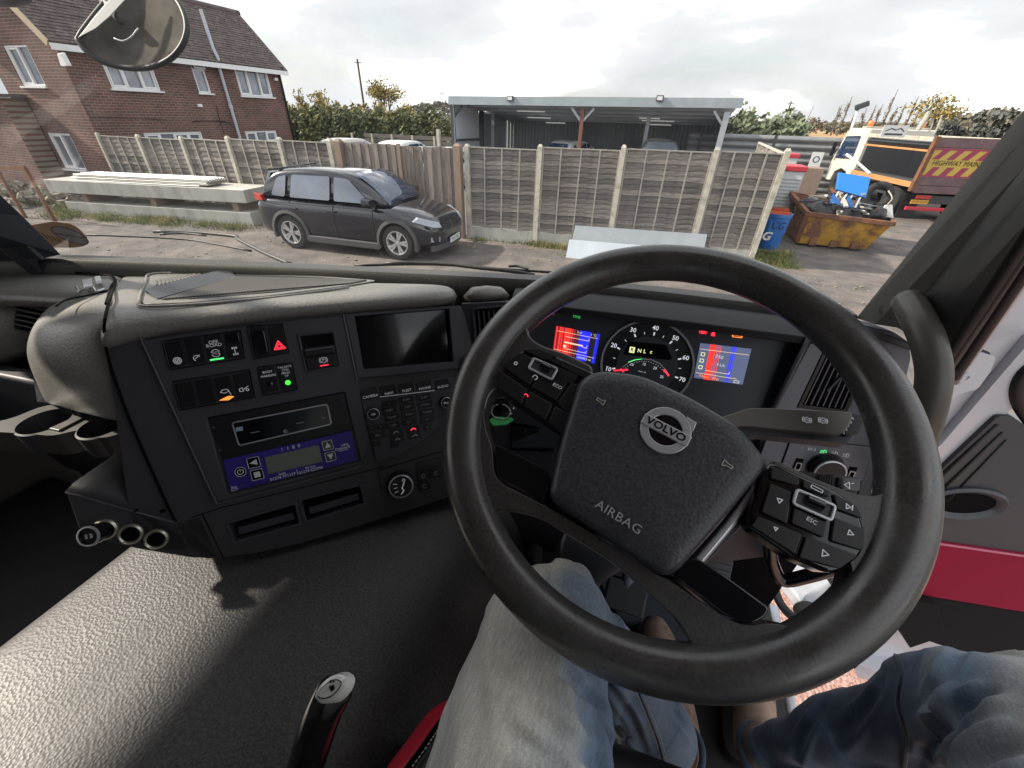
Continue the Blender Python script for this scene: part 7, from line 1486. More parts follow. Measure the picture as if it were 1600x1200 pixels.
for k in range(6):
    q = rpoly(uvs(ST, [(1279 + k * 4, 742), (1282 + k * 4, 742), (1280 + k * 4, 762), (1277 + k * 4, 762)], -.018), 0.0003, 1); bm = BM(); slab(bm, ST, q, -.019, -.0158); obj("grip_rib", bm, m_btn, col)
for k in range(4):
    q = uvs(ST, [(1365 - k * 2, 750 + k * 8), (1388 - k * 2, 753 + k * 8), (1387 - k * 2, 757 + k * 8), (1364 - k * 2, 754 + k * 8)], -.020); bm = BM(); slab(bm, ST, q, -.0202, -.0190); obj("stalk_mark", bm, m_dim, col)

# ---- right pillar trim, seals, grab handle
pil = thing("windscreen_pillar", "grey fabric-covered windscreen pillar leaning up beside the open door", "pillar", rel(.45, .8, -.3))
m_pil = mat("pillar_fabric", (.088, .086, .078), .9, bump=.6, bscale=900, bdist=.0006, var=.08, vscale=12)
def up_ray(px, Y): return AT(px[0], px[1], Y)
E1 = [RZ_(1338, 497, -.275), up_ray((1600, 172), .74)]; E1.append(E1[1] + (E1[1] - E1[0]) * 1.15)
E2 = [RZ_(1402, 512, -.262), up_ray((1600, 262), .635)]; E2.append(E2[1] + (E2[1] - E2[0]) * 1.15)
E3 = [up_ray((1478, 545), .655), up_ray((1600, 352), .565)]; E3.append(E3[1] + (E3[1] - E3[0]) * 1.15)
def strip(nm, A_, B_, m, par, th=.01, back=None, bev=.0): 
    bm = BM(); rr = []
    for a, b in zip(A_, B_): d = ((a + b) / 2 - EYE).normalized() * .07; rr.append([a, a.lerp(b, .5) + Vector((-.004, -.008, 0)), b, b + d, a + d])
    loft(bm, rr); return obj(nm, bm, m, par, smooth='auto', bevel=bev)
strip("lit_face", E1, E2, m_pil, pil); strip("inner_face", [a + (EYE - a).normalized() * .006 for a in E2], E3, m_seal, pil)
c = RZ_(1391, 483, -.22); pn = (E2[0] - E1[0]).cross(E1[1] - E1[0]).normalized(); pn = pn if pn.y < 0 else -pn; cpl = Plane(E1[0].lerp(E2[0], .5) + pn * .006, E2[0] - E1[0], E1[1] - E1[0]); q = cpl.uv(1390, 484); bm = BM(); lathe(bm, cpl, *q, [(0, .0045), (.0125, .0045), (.0145, .003), (.0145, -.004)], n=28); obj("screw_cap", bm, m_pil, pil, smooth='auto')
for (x0, y0, Y_0, x1, y1, Y_1, r_, m) in ((1484, 552, .66, 1606, 366, .57, .0075, m_seal), (1494, 562, .668, 1612, 388, .58, .006, m_rub), (1502, 570, .67, 1612, 404, .585, .0075, m_seal)):
    P, Q = up_ray((x0, y0), Y_0), up_ray((x1, y1), Y_1); bm = BM(); tube(bm, [P - (Q - P) * .15, P, Q, Q + (Q - P) * 1.2], r_, n=10); obj("door_seal", bm, m, pil, smooth=True)
P, Q = up_ray((1508, 576), .70), up_ray((1614, 424), .62); bm = BM(); tube(bm, [P - (Q - P) * .2, P, Q, Q + (Q - P)], .0035, n=8); obj("chrome_strip", bm, m_chrome, pil, smooth=True)
bm = BM(); path = smoothpath([up_ray((1418, 470), .70), up_ray((1434, 498), .66), up_ray((1450, 535), .63), up_ray((1459, 580), .61), up_ray((1454, 625), .60), up_ray((1440, 680), .60), up_ray((1424, 735), .60), up_ray((1405, 790), .63)], 5); tube(bm, path, .0185, n=18); gh = obj("grab_handle", bm, mat("worn_handle_plastic", (.085, .08, .07), .36, bump=.3, bscale=700, bdist=.0004, rvar=.08), None, smooth=True); tag(gh, "worn dark curved grab handle fixed on the door pillar", "grab handle")

# ---- open door seen beyond the wheel
door = thing("cab_door", "white cab door standing open with dark lining and red lower band", "door", rel(.95, .95, -1.1))
DP = mkplane((.66, .88, -.6), 14, 0)
def dslab(nm, px, c0, c1, m, r=0, bev=.003, par=None, c=0): bm = BM(); f = uvs(DP, px, c); f = rpoly(f, r) if r else f; slab(bm, DP, f, c0, c1); return obj(nm, bm, m, par or door, bevel=bev)
dslab("door_shell", [(1380, 790), (1462, 640), (1620, 425), (1720, 425), (1720, 590), (1606, 596), (1560, 652), (1720, 700), (1720, 1100), (1380, 1020)], -.05, -.004, m_whitep, .01, .01)
dslab("door_frame", [(1440, 706), (1462, 690), (1606, 520), (1720, 500), (1720, 560), (1604, 590), (1556, 652), (1452, 742)], -.004, .012, m_whitep, .01, .008)
dslab("door_lining", [(1420, 790), (1466, 738), (1560, 650), (1584, 652), (1612, 672), (1720, 690), (1720, 885), (1600, 864), (1400, 840)], -.002, .020, m_doorg, .008, .006, c=.02)
for k, (o1, o2) in enumerate((((1462, 752), (1560, 664)), ((1470, 768), (1568, 676)), ((1480, 784), (1574, 688)))):
    bm = BM(); a_, b_ = DP.uv(*o1, .022), DP.uv(*o2, .022); tube(bm, [DP.w(*a_, .02), DP.w(*b_, .02)], .004 - .0006 * k, n=8); obj("lining_ridge", bm, m_seal, door, smooth=True)
dslab("red_band", [(1400, 838), (1720, 884), (1720, 985), (1600, 957), (1390, 922)], -.002, .026, m_red, 0, .003, c=.026)
bm = BM(); a_, b_ = DP.uv(1400, 840, .026), DP.uv(1720, 886, .026); tube(bm, [DP.w(*a_, .026), DP.w(*b_, .026)], .0028, n=8); obj("band_edge", bm, mat("pink_edge", (.55, .16, .24), .4), door)
m_lowd = mat("matt_black_lining", (.010, .011, .013), .85, spec=.2)
dslab("lower_lining", [(1390, 924), (1600, 958), (1720, 984), (1720, 1080), (1470, 1010), (1400, 985)], -.002, .018, m_lowd, 0, .004, c=.02); dslab("speaker_box", [(1402, 932), (1462, 942), (1478, 990), (1420, 1010), (1395, 960)], .0, .045, m_lowd, .006, .006, c=.04)
dslab("lower_skin", [(1330, 1000), (1395, 970), (1440, 995), (1720, 1080), (1720, 1140), (1340, 1060)], -.05, -.002, m_whitep, .01, .01)
c = DP.uv(1508, 788, .025); bm = BM(); oval = lambda sx, sy, cc: [DP.w(c[0] + sx * math.cos(2 * math.pi * k / 36), c[1] + sy * math.sin(2 * math.pi * k / 36), cc) for k in range(36)]
loft(bm, [oval(.080, .0475, .018), oval(.080, .0475, .026), oval(.074, .042, .030), oval(.066, .035, .027), oval(.060, .030, .0215)], caps=False); hr = obj("handle_bezel", bm, mat("satin_grey_bezel", (.045, .05, .065), .35), door, smooth='auto'); bm = BM(); loft(bm, [oval(.0605, .0305, .0205), oval(.0605, .0305, .0222)]); obj("handle_cavity", bm, m_void, hr)
bm = BM(); cc_ = DP.uv(1604, 620, .02); tube(bm, smoothpath([DP.P(x, y, .012) for x, y in ((1720, 700), (1650, 690), (1606, 652), (1588, 612), (1606, 575), (1660, 560), (1720, 556))], 5), .011, n=10); obj("window_seal", bm, m_seal, door, smooth=True)
dslab("mirror_patch", [(1596, 600), (1720, 570), (1720, 680), (1640, 672), (1600, 640)], -.002, .004, m_pil, .01, .002)
# white body column behind the hinge
bdy = thing("door_aperture", "white painted body column and step well by the driver's door", "body column", rel(.62, .9, -1.2))
bm = BM(); q = [AT(1400, 760, .93), AT(1440, 655, .90), AT(1490, 560, .86), AT(1606, 430, .82), AT(1720, 300, .80), AT(1760, 420, .86), AT(1640, 500, .9), AT(1530, 640, .97), AT(1450, 750, 1.0)]; prism(bm, q, Vector((0, .06, 0))); obj("body_column", bm, m_whitep, bdy, bevel=.01, seg=3)
# cast hinge with three screws
HPn = Plane(AT(1510, 585, .745), Vector((.85, .40, 0)), Vector((0, 0, 1)))
bm = BM(); f = rpoly(uvs(HPn, [(1440, 640), (1458, 575), (1492, 545), (1524, 548), (1542, 553), (1552, 556), (1544, 578), (1524, 606), (1500, 612), (1480, 624), (1466, 612)]), .006); slab(bm, HPn, f, -.012, .004); hin = obj("hinge", bm, m_whitep, bdy, bevel=.005, seg=3); bm = BM(); slab(bm, HPn, inset(f, -.0028), -.013, -.006); obj("shadow_outline", bm, m_seal, hin)  # dark plate added round the hinge for its shadow line
for x, y in ((1512.5, 567), (1508.5, 590), (1483, 598)):
    c = HPn.uv(x, y, .005); bm = BM(); lathe(bm, HPn, *c, [(.0105, .003), (.0100, .0065), (.0045, .0070), (.0035, .0045), (0, .0045)], n=24); s_ = obj("screw", bm, m_whitep, hin, smooth='auto')
def zslab(nm, px, z, th, m, bev=.01, r=.02): bm = BM(); HPz = Plane(rel(.7, .7, z), (1, 0, 0), (0, 1, 0)); slab(bm, HPz, rpoly(uvs(HPz, px), r), -th, 0); return obj(nm, bm, m, bdy, bevel=bev, seg=3)
zslab("step_plate", [(1205, 880), (1240, 840), (1330, 846), (1400, 900), (1330, 985), (1262, 965), (1245, 930)], -1.30, .05, m_step)
zslab("step_edge", [(1255, 930), (1300, 905), (1345, 925), (1322, 975), (1275, 968)], -1.22, .05, m_step, .02)
zslab("lower_step", [(1335, 1035), (1385, 985), (1442, 1000), (1425, 1050), (1375, 1050)], -1.35, .03, m_whitep)
bm = BM(); lathe(bm, Plane(AZ(1312, 905, CZ - 1.17), (1, 0, 0), (0, .2, 1)), 0, 0, [(0, .02), (.022, .02), (.03, .01), (.034, -.02)], n=24); obj("rubber_stop", bm, m_seal, bdy, smooth='auto')
bm = BM(); lathe(bm, Plane(AZ(1263, 962, CZ - 1.19), (1, 0, 0), (0, .2, 1)), 0, 0, [(0, .02), (.022, .02), (.03, .01), (.034, -.02)], n=24); obj("rubber_stop", bm, m_seal, bdy, smooth='auto')
bm = BM(); tube(bm, smoothpath([AZ(x, y, CZ - 1.06) for x, y in ((1235, 835), (1212, 872), (1208, 905), (1218, 940), (1240, 965), (1275, 985), (1340, 1040))], 5), .011, n=10); obj("door_seal", bm, m_seal, bdy, smooth=True)
bm = BM(); tube(bm, smoothpath([AZ(x, y, CZ - 1.055) for x, y in ((1225, 835), (1200, 872), (1195, 905), (1203, 935))], 5), .010, n=10); obj("sill_strip", bm, m_whitep, bdy, smooth=True)
lv = BM(); tube(lv, smoothpath([AT(1195, 800, .60), AT(1203, 850, .60), AT(1206, 880, .60), AT(1222, 906, .60), AT(1258, 901, .60), AT(1310, 885, .60), AT(1350, 866, .60), AT(1400, 845, .62)], 5), .0125, n=14); o = obj("looped_handle", lv, m_gloss, None, smooth=True); tag(o, "black bent tube handle showing beneath the right button pod", "handle")
# pedals
ped = thing("pedal", "ribbed accelerator pedal half hidden under the steering column", "pedal", AZ(1120, 890, CZ - .95)); PP = Plane(AZ(1120, 885, CZ - .88), (1, .1, 0), (0, .55, .8))
bm = BM(); f = uvs(PP, [(1098, 850), (1150, 862), (1136, 930), (1085, 915)]); slab(bm, PP, rpoly(f, .006), -.012, 0); obj("plate", bm, m_dark, ped, bevel=.002)
for k in range(7): a_ = Vector(f[0]).lerp(Vector(f[3]), (k + .5) / 7); b_ = Vector(f[1]).lerp(Vector(f[2]), (k + .5) / 7); bm = BM(); bar(bm, PP.w(a_.x + .004, a_.y, .002), PP.w(b_.x - .004, b_.y, .002), .004, .004, up=PP.N); obj("rib", bm, m_panel, ped)
bp_ = thing("brake_pedal", "grey brake pedal arm in the footwell left of the boot", "pedal", AZ(1000, 930, CZ - .95)); bm = BM(); tube(bm, smoothpath([rel(.06, .62, -.62), rel(.08, .62, -.80), rel(.09, .58, -.90)], 4), .014, n=10); obj("arm", bm, mat("grey_metal", (.16, .18, .22), .45, metal=.3), bp_, smooth=True)
bm = BM(); box(bm, rel(.09, .57, -.90), (.09, .02, .07), Matrix.Rotation(R(-40), 3, 'X')); obj("plate", bm, m_dark, bp_, bevel=.006)
bm = BM(); HPf = Plane(rel(0, .5, -1.045), (1, 0, 0), (0, 1, 0)); slab(bm, HPf, rpoly(uvs(HPf, [(930, 900), (990, 880), (1130, 960), (1190, 1010), (1190, 1120), (1060, 1060), (960, 960)]), .02), .0, .012); o = obj("lit_floor_patch", bm, mat("blue_lit_floor", (.07, .085, .11), .5, bump=.5, bscale=90, bdist=.003), None, bevel=.004); tag(o, "scuffed blue grey floor mat under the driver's boots", "floor patch")  # added sheet: blue light on the dark floor put into its colour

# ---- seat and lever
seat = thing("driver_seat", "black leather driver's seat with red piping bolster under the left thigh", "seat", rel(.1, -.3, -1.05))
m_leath = mat("black_seat_leather", (.012, .012, .014), .32, bump=.25, bscale=260, bdist=.0008); m_redl = mat("red_seat_leather", (.48, .012, .035), .35, bump=.2, bscale=260, bdist=.0006)
SPn = Plane(rel(.1, -.2, -.60), (1, 0, 0), (0, 1, 0))
c0 = RZ_(695, 1092, -.56); cl = [RZ_(x, y, -.57) for x, y in ((560, 1290), (600, 1205), (640, 1150), (668, 1112), (692, 1094))]
left = [(p.x, p.y) for p in cl]
plan = [(p.x, p.y) for p in cl] + [(c0.x + .10, c0.y + .035), (.20, c0.y + .045), (.40, c0.y - .02), (.44, -.2), (.42, -.55), (-.24, -.55)]
def cush(nm, pl_, zs, m):
    bm = BM(); rr = []
    for d_, z in zs: g = inset(pl_, d_); rr.append([rel(a, b, z) for a, b in g])
    loft(bm, rr); return obj(nm, bm, m, seat, smooth='auto', angle=60)
pr2 = rpoly(plan, .02, 2)
cush("cushion_base", pr2, [(.02, -.80), (.0, -.72), (.0, -.63), (.004, -.610)], m_leath); cush("cushion", pr2, [(.001, -.612), (.0, -.595), (.006, -.574), (.018, -.562), (.04, -.556), (.09, -.554)], m_leath)
bm = BM(); rr = []
gpts = smoothpath([Vector((a, b, 0)) for a, b in left + [(c0.x + .02, c0.y + .018)]], 4)
for i, p in enumerate(gpts):
    a_ = gpts[max(i - 1, 0)]; b_ = gpts[min(i + 1, len(gpts) - 1)]; t_ = (b_ - a_).normalized(); n_ = Vector((-t_.y, t_.x, 0)); w_ = .020 * min(1, (len(gpts) - 1 - i) / 7 + .15)
    rr.append([rel(p.x, p.y, -.600) + n_ * .001, rel(p.x, p.y, -.585) + n_ * .004, rel(p.x, p.y, -.567) - n_ * w_ * .25, rel(p.x, p.y, -.5575) - n_ * w_ * .7, rel(p.x, p.y, -.5545) - n_ * w_, rel(p.x, p.y, -.60) - n_ * w_])
loft(bm, rr); obj("red_bolster", bm, m_redl, seat, smooth='auto')
bm = BM(); sp2 = [r[4] + Vector((.002, -.001, .0025)) for r in rr]; tube(bm, sp2, .0018, n=6); obj("stitched_seam", bm, m_void, seat, smooth=True)
bm = BM()
for i in range(len(sp2) - 1):
    for k in range(2): a_ = sp2[i].lerp(sp2[i + 1], k / 2 + .1) + Vector((.004, -.002, .0005)); b_ = sp2[i].lerp(sp2[i + 1], k / 2 + .38) + Vector((.004, -.002, .0005)); bar(bm, a_, b_, .0009)
o = obj("stitching", bm, m_plate, seat); o['kind'] = 'stuff'
bm = BM(); box(bm, rel(.08, -.66, -.10), (.52, .14, .95)); obj("backrest", bm, m_leath, seat, bevel=.05, seg=4); bm = BM(); box(bm, rel(.08, -.35, -.92), (.40, .5, .24)); obj("pedestal", bm, m_panel, seat, bevel=.02)
m_cap = mat("silver_plastic", (.62, .62, .60), .3, metal=.15, coat=.4)
lev = thing("gear_lever", "glossy black curved lever with silver thumb button rising beside the seat", "lever", RZ_(455, 1280, -.60))
path = smoothpath([RZ_(535, 1062, -.415), RZ_(520, 1085, -.422), RZ_(503, 1120, -.440), RZ_(488, 1165, -.468), RZ_(474, 1215, -.51), RZ_(462, 1290, -.58)], 6); n = len(path)
rad_ = [.006, .0115, .0150, .0165] + [.0180] * (n - 4); bm = BM(); tube(bm, path, rad_, n=24, flat=.8); obj("handle", bm, mat("gloss_handle", (.010, .010, .011), .16, coat=.8), lev, smooth=True)
BPn = Plane(RZ_(518, 1075, -.402), (RZ_(538, 1060, -.40) - RZ_(500, 1100, -.412)).cross(Vector((0, -.25, 1))) , (RZ_(538, 1060, -.40) - RZ_(500, 1100, -.412)))
q = uvs(BPn, [(500, 1104), (488, 1092), (497, 1070), (517, 1052), (535, 1050), (546, 1060), (540, 1080), (522, 1100)]); bm = BM(); f = rpoly(q, .006, 4); A_ = [BPn.w(a, b, -.010) for a, b in f]; B_ = [BPn.w(a, b, .0) for a, b in inset(f, .0014)]; C2 = [BPn.w(a, b, .0018) for a, b in inset(f, .0036)]; loft(bm, [A_, B_, C2]); cap = obj("silver_cap", bm, m_cap, lev, smooth='auto')
bm = BM(); g = inset(f, .0052); frame_ring(bm, BPn, inset(f, .0046), g, .001, .0022); obj("button_gap", bm, m_void, cap); bm = BM(); slab(bm, BPn, inset(f, .0055), .0012, .0028); tb_ = obj("thumb_button", bm, m_cap, cap, bevel=.0006)
c = BPn.uv(519, 1070, .003); bm = BM(); slab(bm, BPn, [(c[0] - .001, c[1] - .0028), (c[0] + .0038, c[1] - .0028), (c[0] + .0038, c[1] + .0005), (c[0] + .001, c[1] + .0014)], .0028, .0032); slab(bm, BPn, rect(c[0] - .004, c[1] - .0008, c[0] - .002, c[1] + .0006), .0028, .0032); slab(bm, BPn, rect(c[0] - .002, c[1] + .0016, c[0] - .0004, c[1] + .0026), .0028, .0032); obj("seat_symbol", bm, m_gloss, tb_)

# ---- the driver: jeans and boots
person = thing("person", "seated driver in faded blue jeans and tan suede boots, legs under the wheel", "person", rel(.1, -.2, -1.04))
m_denim = bpy.data.materials.new("faded_denim"); m_denim.use_nodes = True; t = m_denim.node_tree; l = t.links.new; b = t.nodes["Principled BSDF"]; b.inputs["Roughness"].default_value = .85; b.inputs["Sheen Weight"].default_value = .25
tc = t.nodes.new("ShaderNodeTexCoord"); n1_ = t.nodes.new("ShaderNodeTexNoise"); n1_.inputs["Scale"].default_value = 9; n1_.inputs["Detail"].default_value = 10; l(tc.outputs["Object"], n1_.inputs["Vector"])
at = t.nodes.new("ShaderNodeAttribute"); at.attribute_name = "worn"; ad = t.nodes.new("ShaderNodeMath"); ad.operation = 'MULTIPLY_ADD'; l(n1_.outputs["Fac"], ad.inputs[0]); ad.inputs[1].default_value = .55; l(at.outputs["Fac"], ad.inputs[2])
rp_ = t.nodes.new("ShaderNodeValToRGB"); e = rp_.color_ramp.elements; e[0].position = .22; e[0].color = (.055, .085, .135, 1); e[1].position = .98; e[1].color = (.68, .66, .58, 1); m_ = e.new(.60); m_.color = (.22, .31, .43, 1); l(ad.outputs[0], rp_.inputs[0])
mpw = t.nodes.new("ShaderNodeMapping"); mpw.inputs["Rotation"].default_value = (0, 0, R(28)); l(tc.outputs["Object"], mpw.inputs[0])
mpw.inputs['Scale'].default_value = (1, .16, 1); wv = t.nodes.new("ShaderNodeTexNoise"); wv.inputs["Scale"].default_value = 420; wv.inputs["Detail"].default_value = 2; l(mpw.outputs[0], wv.inputs["Vector"])
nz = t.nodes.new("ShaderNodeTexNoise"); nz.inputs["Scale"].default_value = 700; l(tc.outputs["Object"], nz.inputs["Vector"]); mxx = t.nodes.new("ShaderNodeMath"); mxx.operation = 'MULTIPLY'; l(wv.outputs["Fac"], mxx.inputs[0]); l(nz.outputs["Fac"], mxx.inputs[1])
mr = t.nodes.new("ShaderNodeMapRange"); mr.inputs[1].default_value = .1; mr.inputs[2].default_value = .5; mr.inputs[3].default_value = .72; mr.inputs[4].default_value = 1.25; l(mxx.outputs[0], mr.inputs[0]); sc2 = t.nodes.new("ShaderNodeVectorMath"); sc2.operation = 'SCALE'; l(rp_.outputs[0], sc2.inputs[0]); l(mr.outputs[0], sc2.inputs[3]); l(sc2.outputs[0], b.inputs["Base Color"])
bp = t.nodes.new("ShaderNodeBump"); bp.inputs["Strength"].default_value = .5; bp.inputs["Distance"].default_value = .0006; l(mxx.outputs[0], bp.inputs["Height"]); l(bp.outputs[0], b.inputs["Normal"])
LEG = {'L': [((.02, -.30, -.50), .098), ((.0, -.08, -.495), .096), ((-.02, .12, -.50), .088), ((-.045, .25, -.515), .078), ((-.035, .315, -.560), .072), ((.02, .325, -.66), .062), ((.10, .32, -.76), .062), ((.17, .325, -.86), .056), ((.20, .33, -.905), .052)],
       'R': [((.20, -.30, -.50), .098), ((.28, -.08, -.49), .098), ((.38, .12, -.465), .100), ((.425, .23, -.455), .098), ((.440, .318, -.470), .088), ((.425, .352, -.60), .062), ((.385, .360, -.745), .046), ((.355, .372, -.85), .041), ((.345, .375, -.895), .038)]}
bm = BM(); vs3 = {}; sk_l = bm.verts.layers.skin.new()
def sv(p, r, root=False):
    v = bm.verts.new(rel(*p)); v[sk_l].radius = (r, r); v[sk_l].use_root = root; return v
pv = sv((.11, -.40, -.46), .135, True); chest = sv((.11, -.46, -.20), .15); bm.edges.new((pv, chest)); ch2 = sv((.11, -.47, .02), .16); bm.edges.new((chest, ch2))
for k, pts in LEG.items():
    prev = pv
    for p, r in pts: v = sv(p, r); bm.edges.new((prev, v)); prev = v
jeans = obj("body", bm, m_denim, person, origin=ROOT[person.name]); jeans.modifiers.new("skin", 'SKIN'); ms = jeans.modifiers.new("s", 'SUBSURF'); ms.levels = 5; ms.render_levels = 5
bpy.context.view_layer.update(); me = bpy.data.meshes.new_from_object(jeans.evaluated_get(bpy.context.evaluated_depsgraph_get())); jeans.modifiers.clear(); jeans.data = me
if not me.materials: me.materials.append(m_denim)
# folds, seam ridges, and wear with lit and shaded sides in the colour
off = ROOT[person.name]; wl = me.attributes.new("worn", 'FLOAT', 'POINT'); co = [v.co + off - Z0 for v in me.vertices]; me.update(); nrm = [v.normal.copy() for v in me.vertices]
def seg_near(p, A_, B_): d = B_ - A_; t0 = max(0, min(1, (p - A_).dot(d) / d.length_squared)); return t0, A_ + d * t0
axes = {k: [Vector(p) for p, r in v] for k, v in LEG.items()}
worn = []; newco = []
for i, p in enumerate(co):
    best = None
    for k in 'LR':
        ax = axes[k]
        for s_ in range(len(ax) - 1):
            t0, q = seg_near(p, ax[s_], ax[s_ + 1]); d = (p - q).length
            if best is None or d < best[0]: best = (d, k, s_ + t0, q)
    d, k, u, q = best; disp = 0
    ax = axes[k]; sgi = min(int(u), len(ax) - 2); T_ax = (ax[sgi + 1] - ax[sgi]).normalized(); rv_ = (p - q)
    around = math.atan2(rv_.dot(Vector((1, 0, 0))), rv_.z)
    lng = sum((ax[j + 1] - ax[j]).length for j in range(sgi)) + (u - sgi) * (ax[sgi + 1] - ax[sgi]).length
    # long diagonal drag folds on the thigh, bunching behind the knee, rings down the shin
    sgn = 1 if k == 'L' else -1
    w1 = noise.noise(Vector((around * 2.2 + lng * 9 * sgn, lng * 5 - around * .9 * sgn, 3.1 if k == 'L' else 8.7)))
    fold = math.sin((lng * 34 * .9 + sgn * around * 3.2 + w1 * 3.0)); env = max(0, min(1, (lng - .08) / .1))
    side = max(0, min(1, .5 + .5 * math.sin(around) * sgn * 1.1))
    amp = (.0062 if k == 'L' else .0036) * (.35 + side) * env
    if u > 4: amp = .0055
    disp += amp * (abs(fold) ** .6 * (1 if fold > 0 else -1)) + .0030 * noise.noise(p * 26) + .0045 * noise.noise(p * 11)
    # outer / inner seam
    sa = (1.15 if k == 'L' else -1.30); ds = abs(((around - sa + math.pi) % (2 * math.pi)) - math.pi); dd = ds * .09
    pass
    newco.append(me.vertices[i].co + nrm[i] * disp)
    w_ = .50 + .16 * max(0, rv_.normalized().z if rv_.length > 0 else 0) - .46 * max(0, math.sin(around + (.25 if k == 'L' else -.2)) * sgn) + fold * .05  # top paler, one side bluer: light and shade mixed into the wear tone
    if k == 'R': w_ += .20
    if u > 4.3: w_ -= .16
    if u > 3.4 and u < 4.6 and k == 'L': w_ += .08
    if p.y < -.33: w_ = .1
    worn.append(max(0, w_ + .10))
for v, c in zip(me.vertices, newco): v.co = c
wl.data.foreach_set("value", worn)
# creases and stitched seams follow lines laid over the cloth
from mathutils.bvhtree import BVHTree
from mathutils.kdtree import KDTree
def bvh_(): me.update(); return BVHTree.FromPolygons([v.co for v in me.vertices], [tuple(p.vertices) for p in me.polygons])
def drape(bv, px):
    out = []
    for q in smoothpath([Vector((x, y, 0)) for x, y in px], 8):
        h = bv.ray_cast(EYE - off, ray(q.x, q.y).normalized())
        if h[0] is not None and h[0].z > -.25: out.append(h[0].copy())
    return out
bv = bvh_(); kd = KDTree(len(me.vertices)); [kd.insert(v.co, v.index) for v in me.vertices]; kd.balance(); me.update(); nn = [v.normal.copy() for v in me.vertices]; dsp = {}
for px, dep, wid in (([(812, 1088), (850, 1126), (905, 1170), (945, 1212)], .007, .0075), ([(784, 1145), (835, 1164), (896, 1198)], .006, .007), ([(852, 1030), (905, 1075), (955, 1130), (1000, 1200)], .006, .006), ([(908, 974), (950, 1012), (984, 1050)], .004, .005), ([(760, 1040), (800, 1062), (850, 1080)], .003, .006), ([(940, 1060), (985, 1120), (1010, 1180)], .005, .005),
        ([(1502, 1018), (1470, 1055), (1432, 1112)], .006, .006), ([(1560, 1070), (1500, 1115), (1435, 1172)], .009, .008), ([(1620, 1150), (1550, 1170), (1490, 1206)], .010, .009), ([(1452, 1000), (1432, 1020), (1418, 1045)], .004, .005), ([(1480, 1140), (1450, 1170), (1432, 1200)], .005, .005),
        ([(1385, 1060), (1350, 1110), (1300, 1165)], .005, .007), ([(1290, 1100), (1260, 1140), (1240, 1190)], .005, .006), ([(1050, 1110), (1080, 1150), (1110, 1200)], .004, .005)):
    pts = drape(bv, px); n_ = len(pts)
    fine = [pts[j].lerp(pts[j + 1], q / 5) for j in range(n_ - 1) for q in range(5)]; near = {}
    for j, p in enumerate(fine):
        for c_, i_, d_ in kd.find_range(p, wid * 3.4):
            if d_ < near.get(i_, (9, 0))[0]: near[i_] = (d_, j)
    for i_, (d_, j) in near.items():
        taper = max(0, math.sin(math.pi * (j + .5) / (len(fine) + .1))) ** .7
        dsp[i_] = dsp.get(i_, 0) + dep * taper * (-math.exp(-(d_ / wid) ** 2) + .6 * math.exp(-((d_ - wid * 1.8) / (wid * .75)) ** 2))
for i_, v_ in dsp.items(): me.vertices[i_].co += nn[i_] * v_
bv = bvh_(); m_thr = mat("denim_thread", (.50, .44, .32), .8); m_dk = mat("dark_denim_seam", (.10, .13, .20), .85)
for px in ([(952, 920), (985, 968), (1006, 1002)], [(998, 1080), (1014, 1118), (1030, 1160), (1042, 1210)], [(1398, 1020), (1409, 1055), (1404, 1100), (1416, 1150), (1411, 1205)], [(1104, 1098), (1118, 1125), (1127, 1150), (1134, 1200)]):
    pts = drape(bv, px)
    if len(pts) > 2: bm = BM(); tube(bm, [p + off for p in pts], .0026, n=6); obj("seam", bm, m_denim, person, smooth=True, origin=ROOT[person.name])
    for dx in (-4.5, 4.5):
        pts = drape(bv, [(x + dx, y) for x, y in px]); bm = BM()
        for a_, b_ in zip(pts, pts[1:]):
            for k in range(2): bar(bm, a_.lerp(b_, k / 2 + .06) + off, a_.lerp(b_, k / 2 + .38) + off, .0011)
        if pts[1:]: o = obj("stitching", bm, m_thr, person, origin=ROOT[person.name]); o['kind'] = 'stuff'
import sys; sys.stderr.write("JEANS %d\n" % len(me.vertices))
for p in me.polygons: p.use_smooth = True
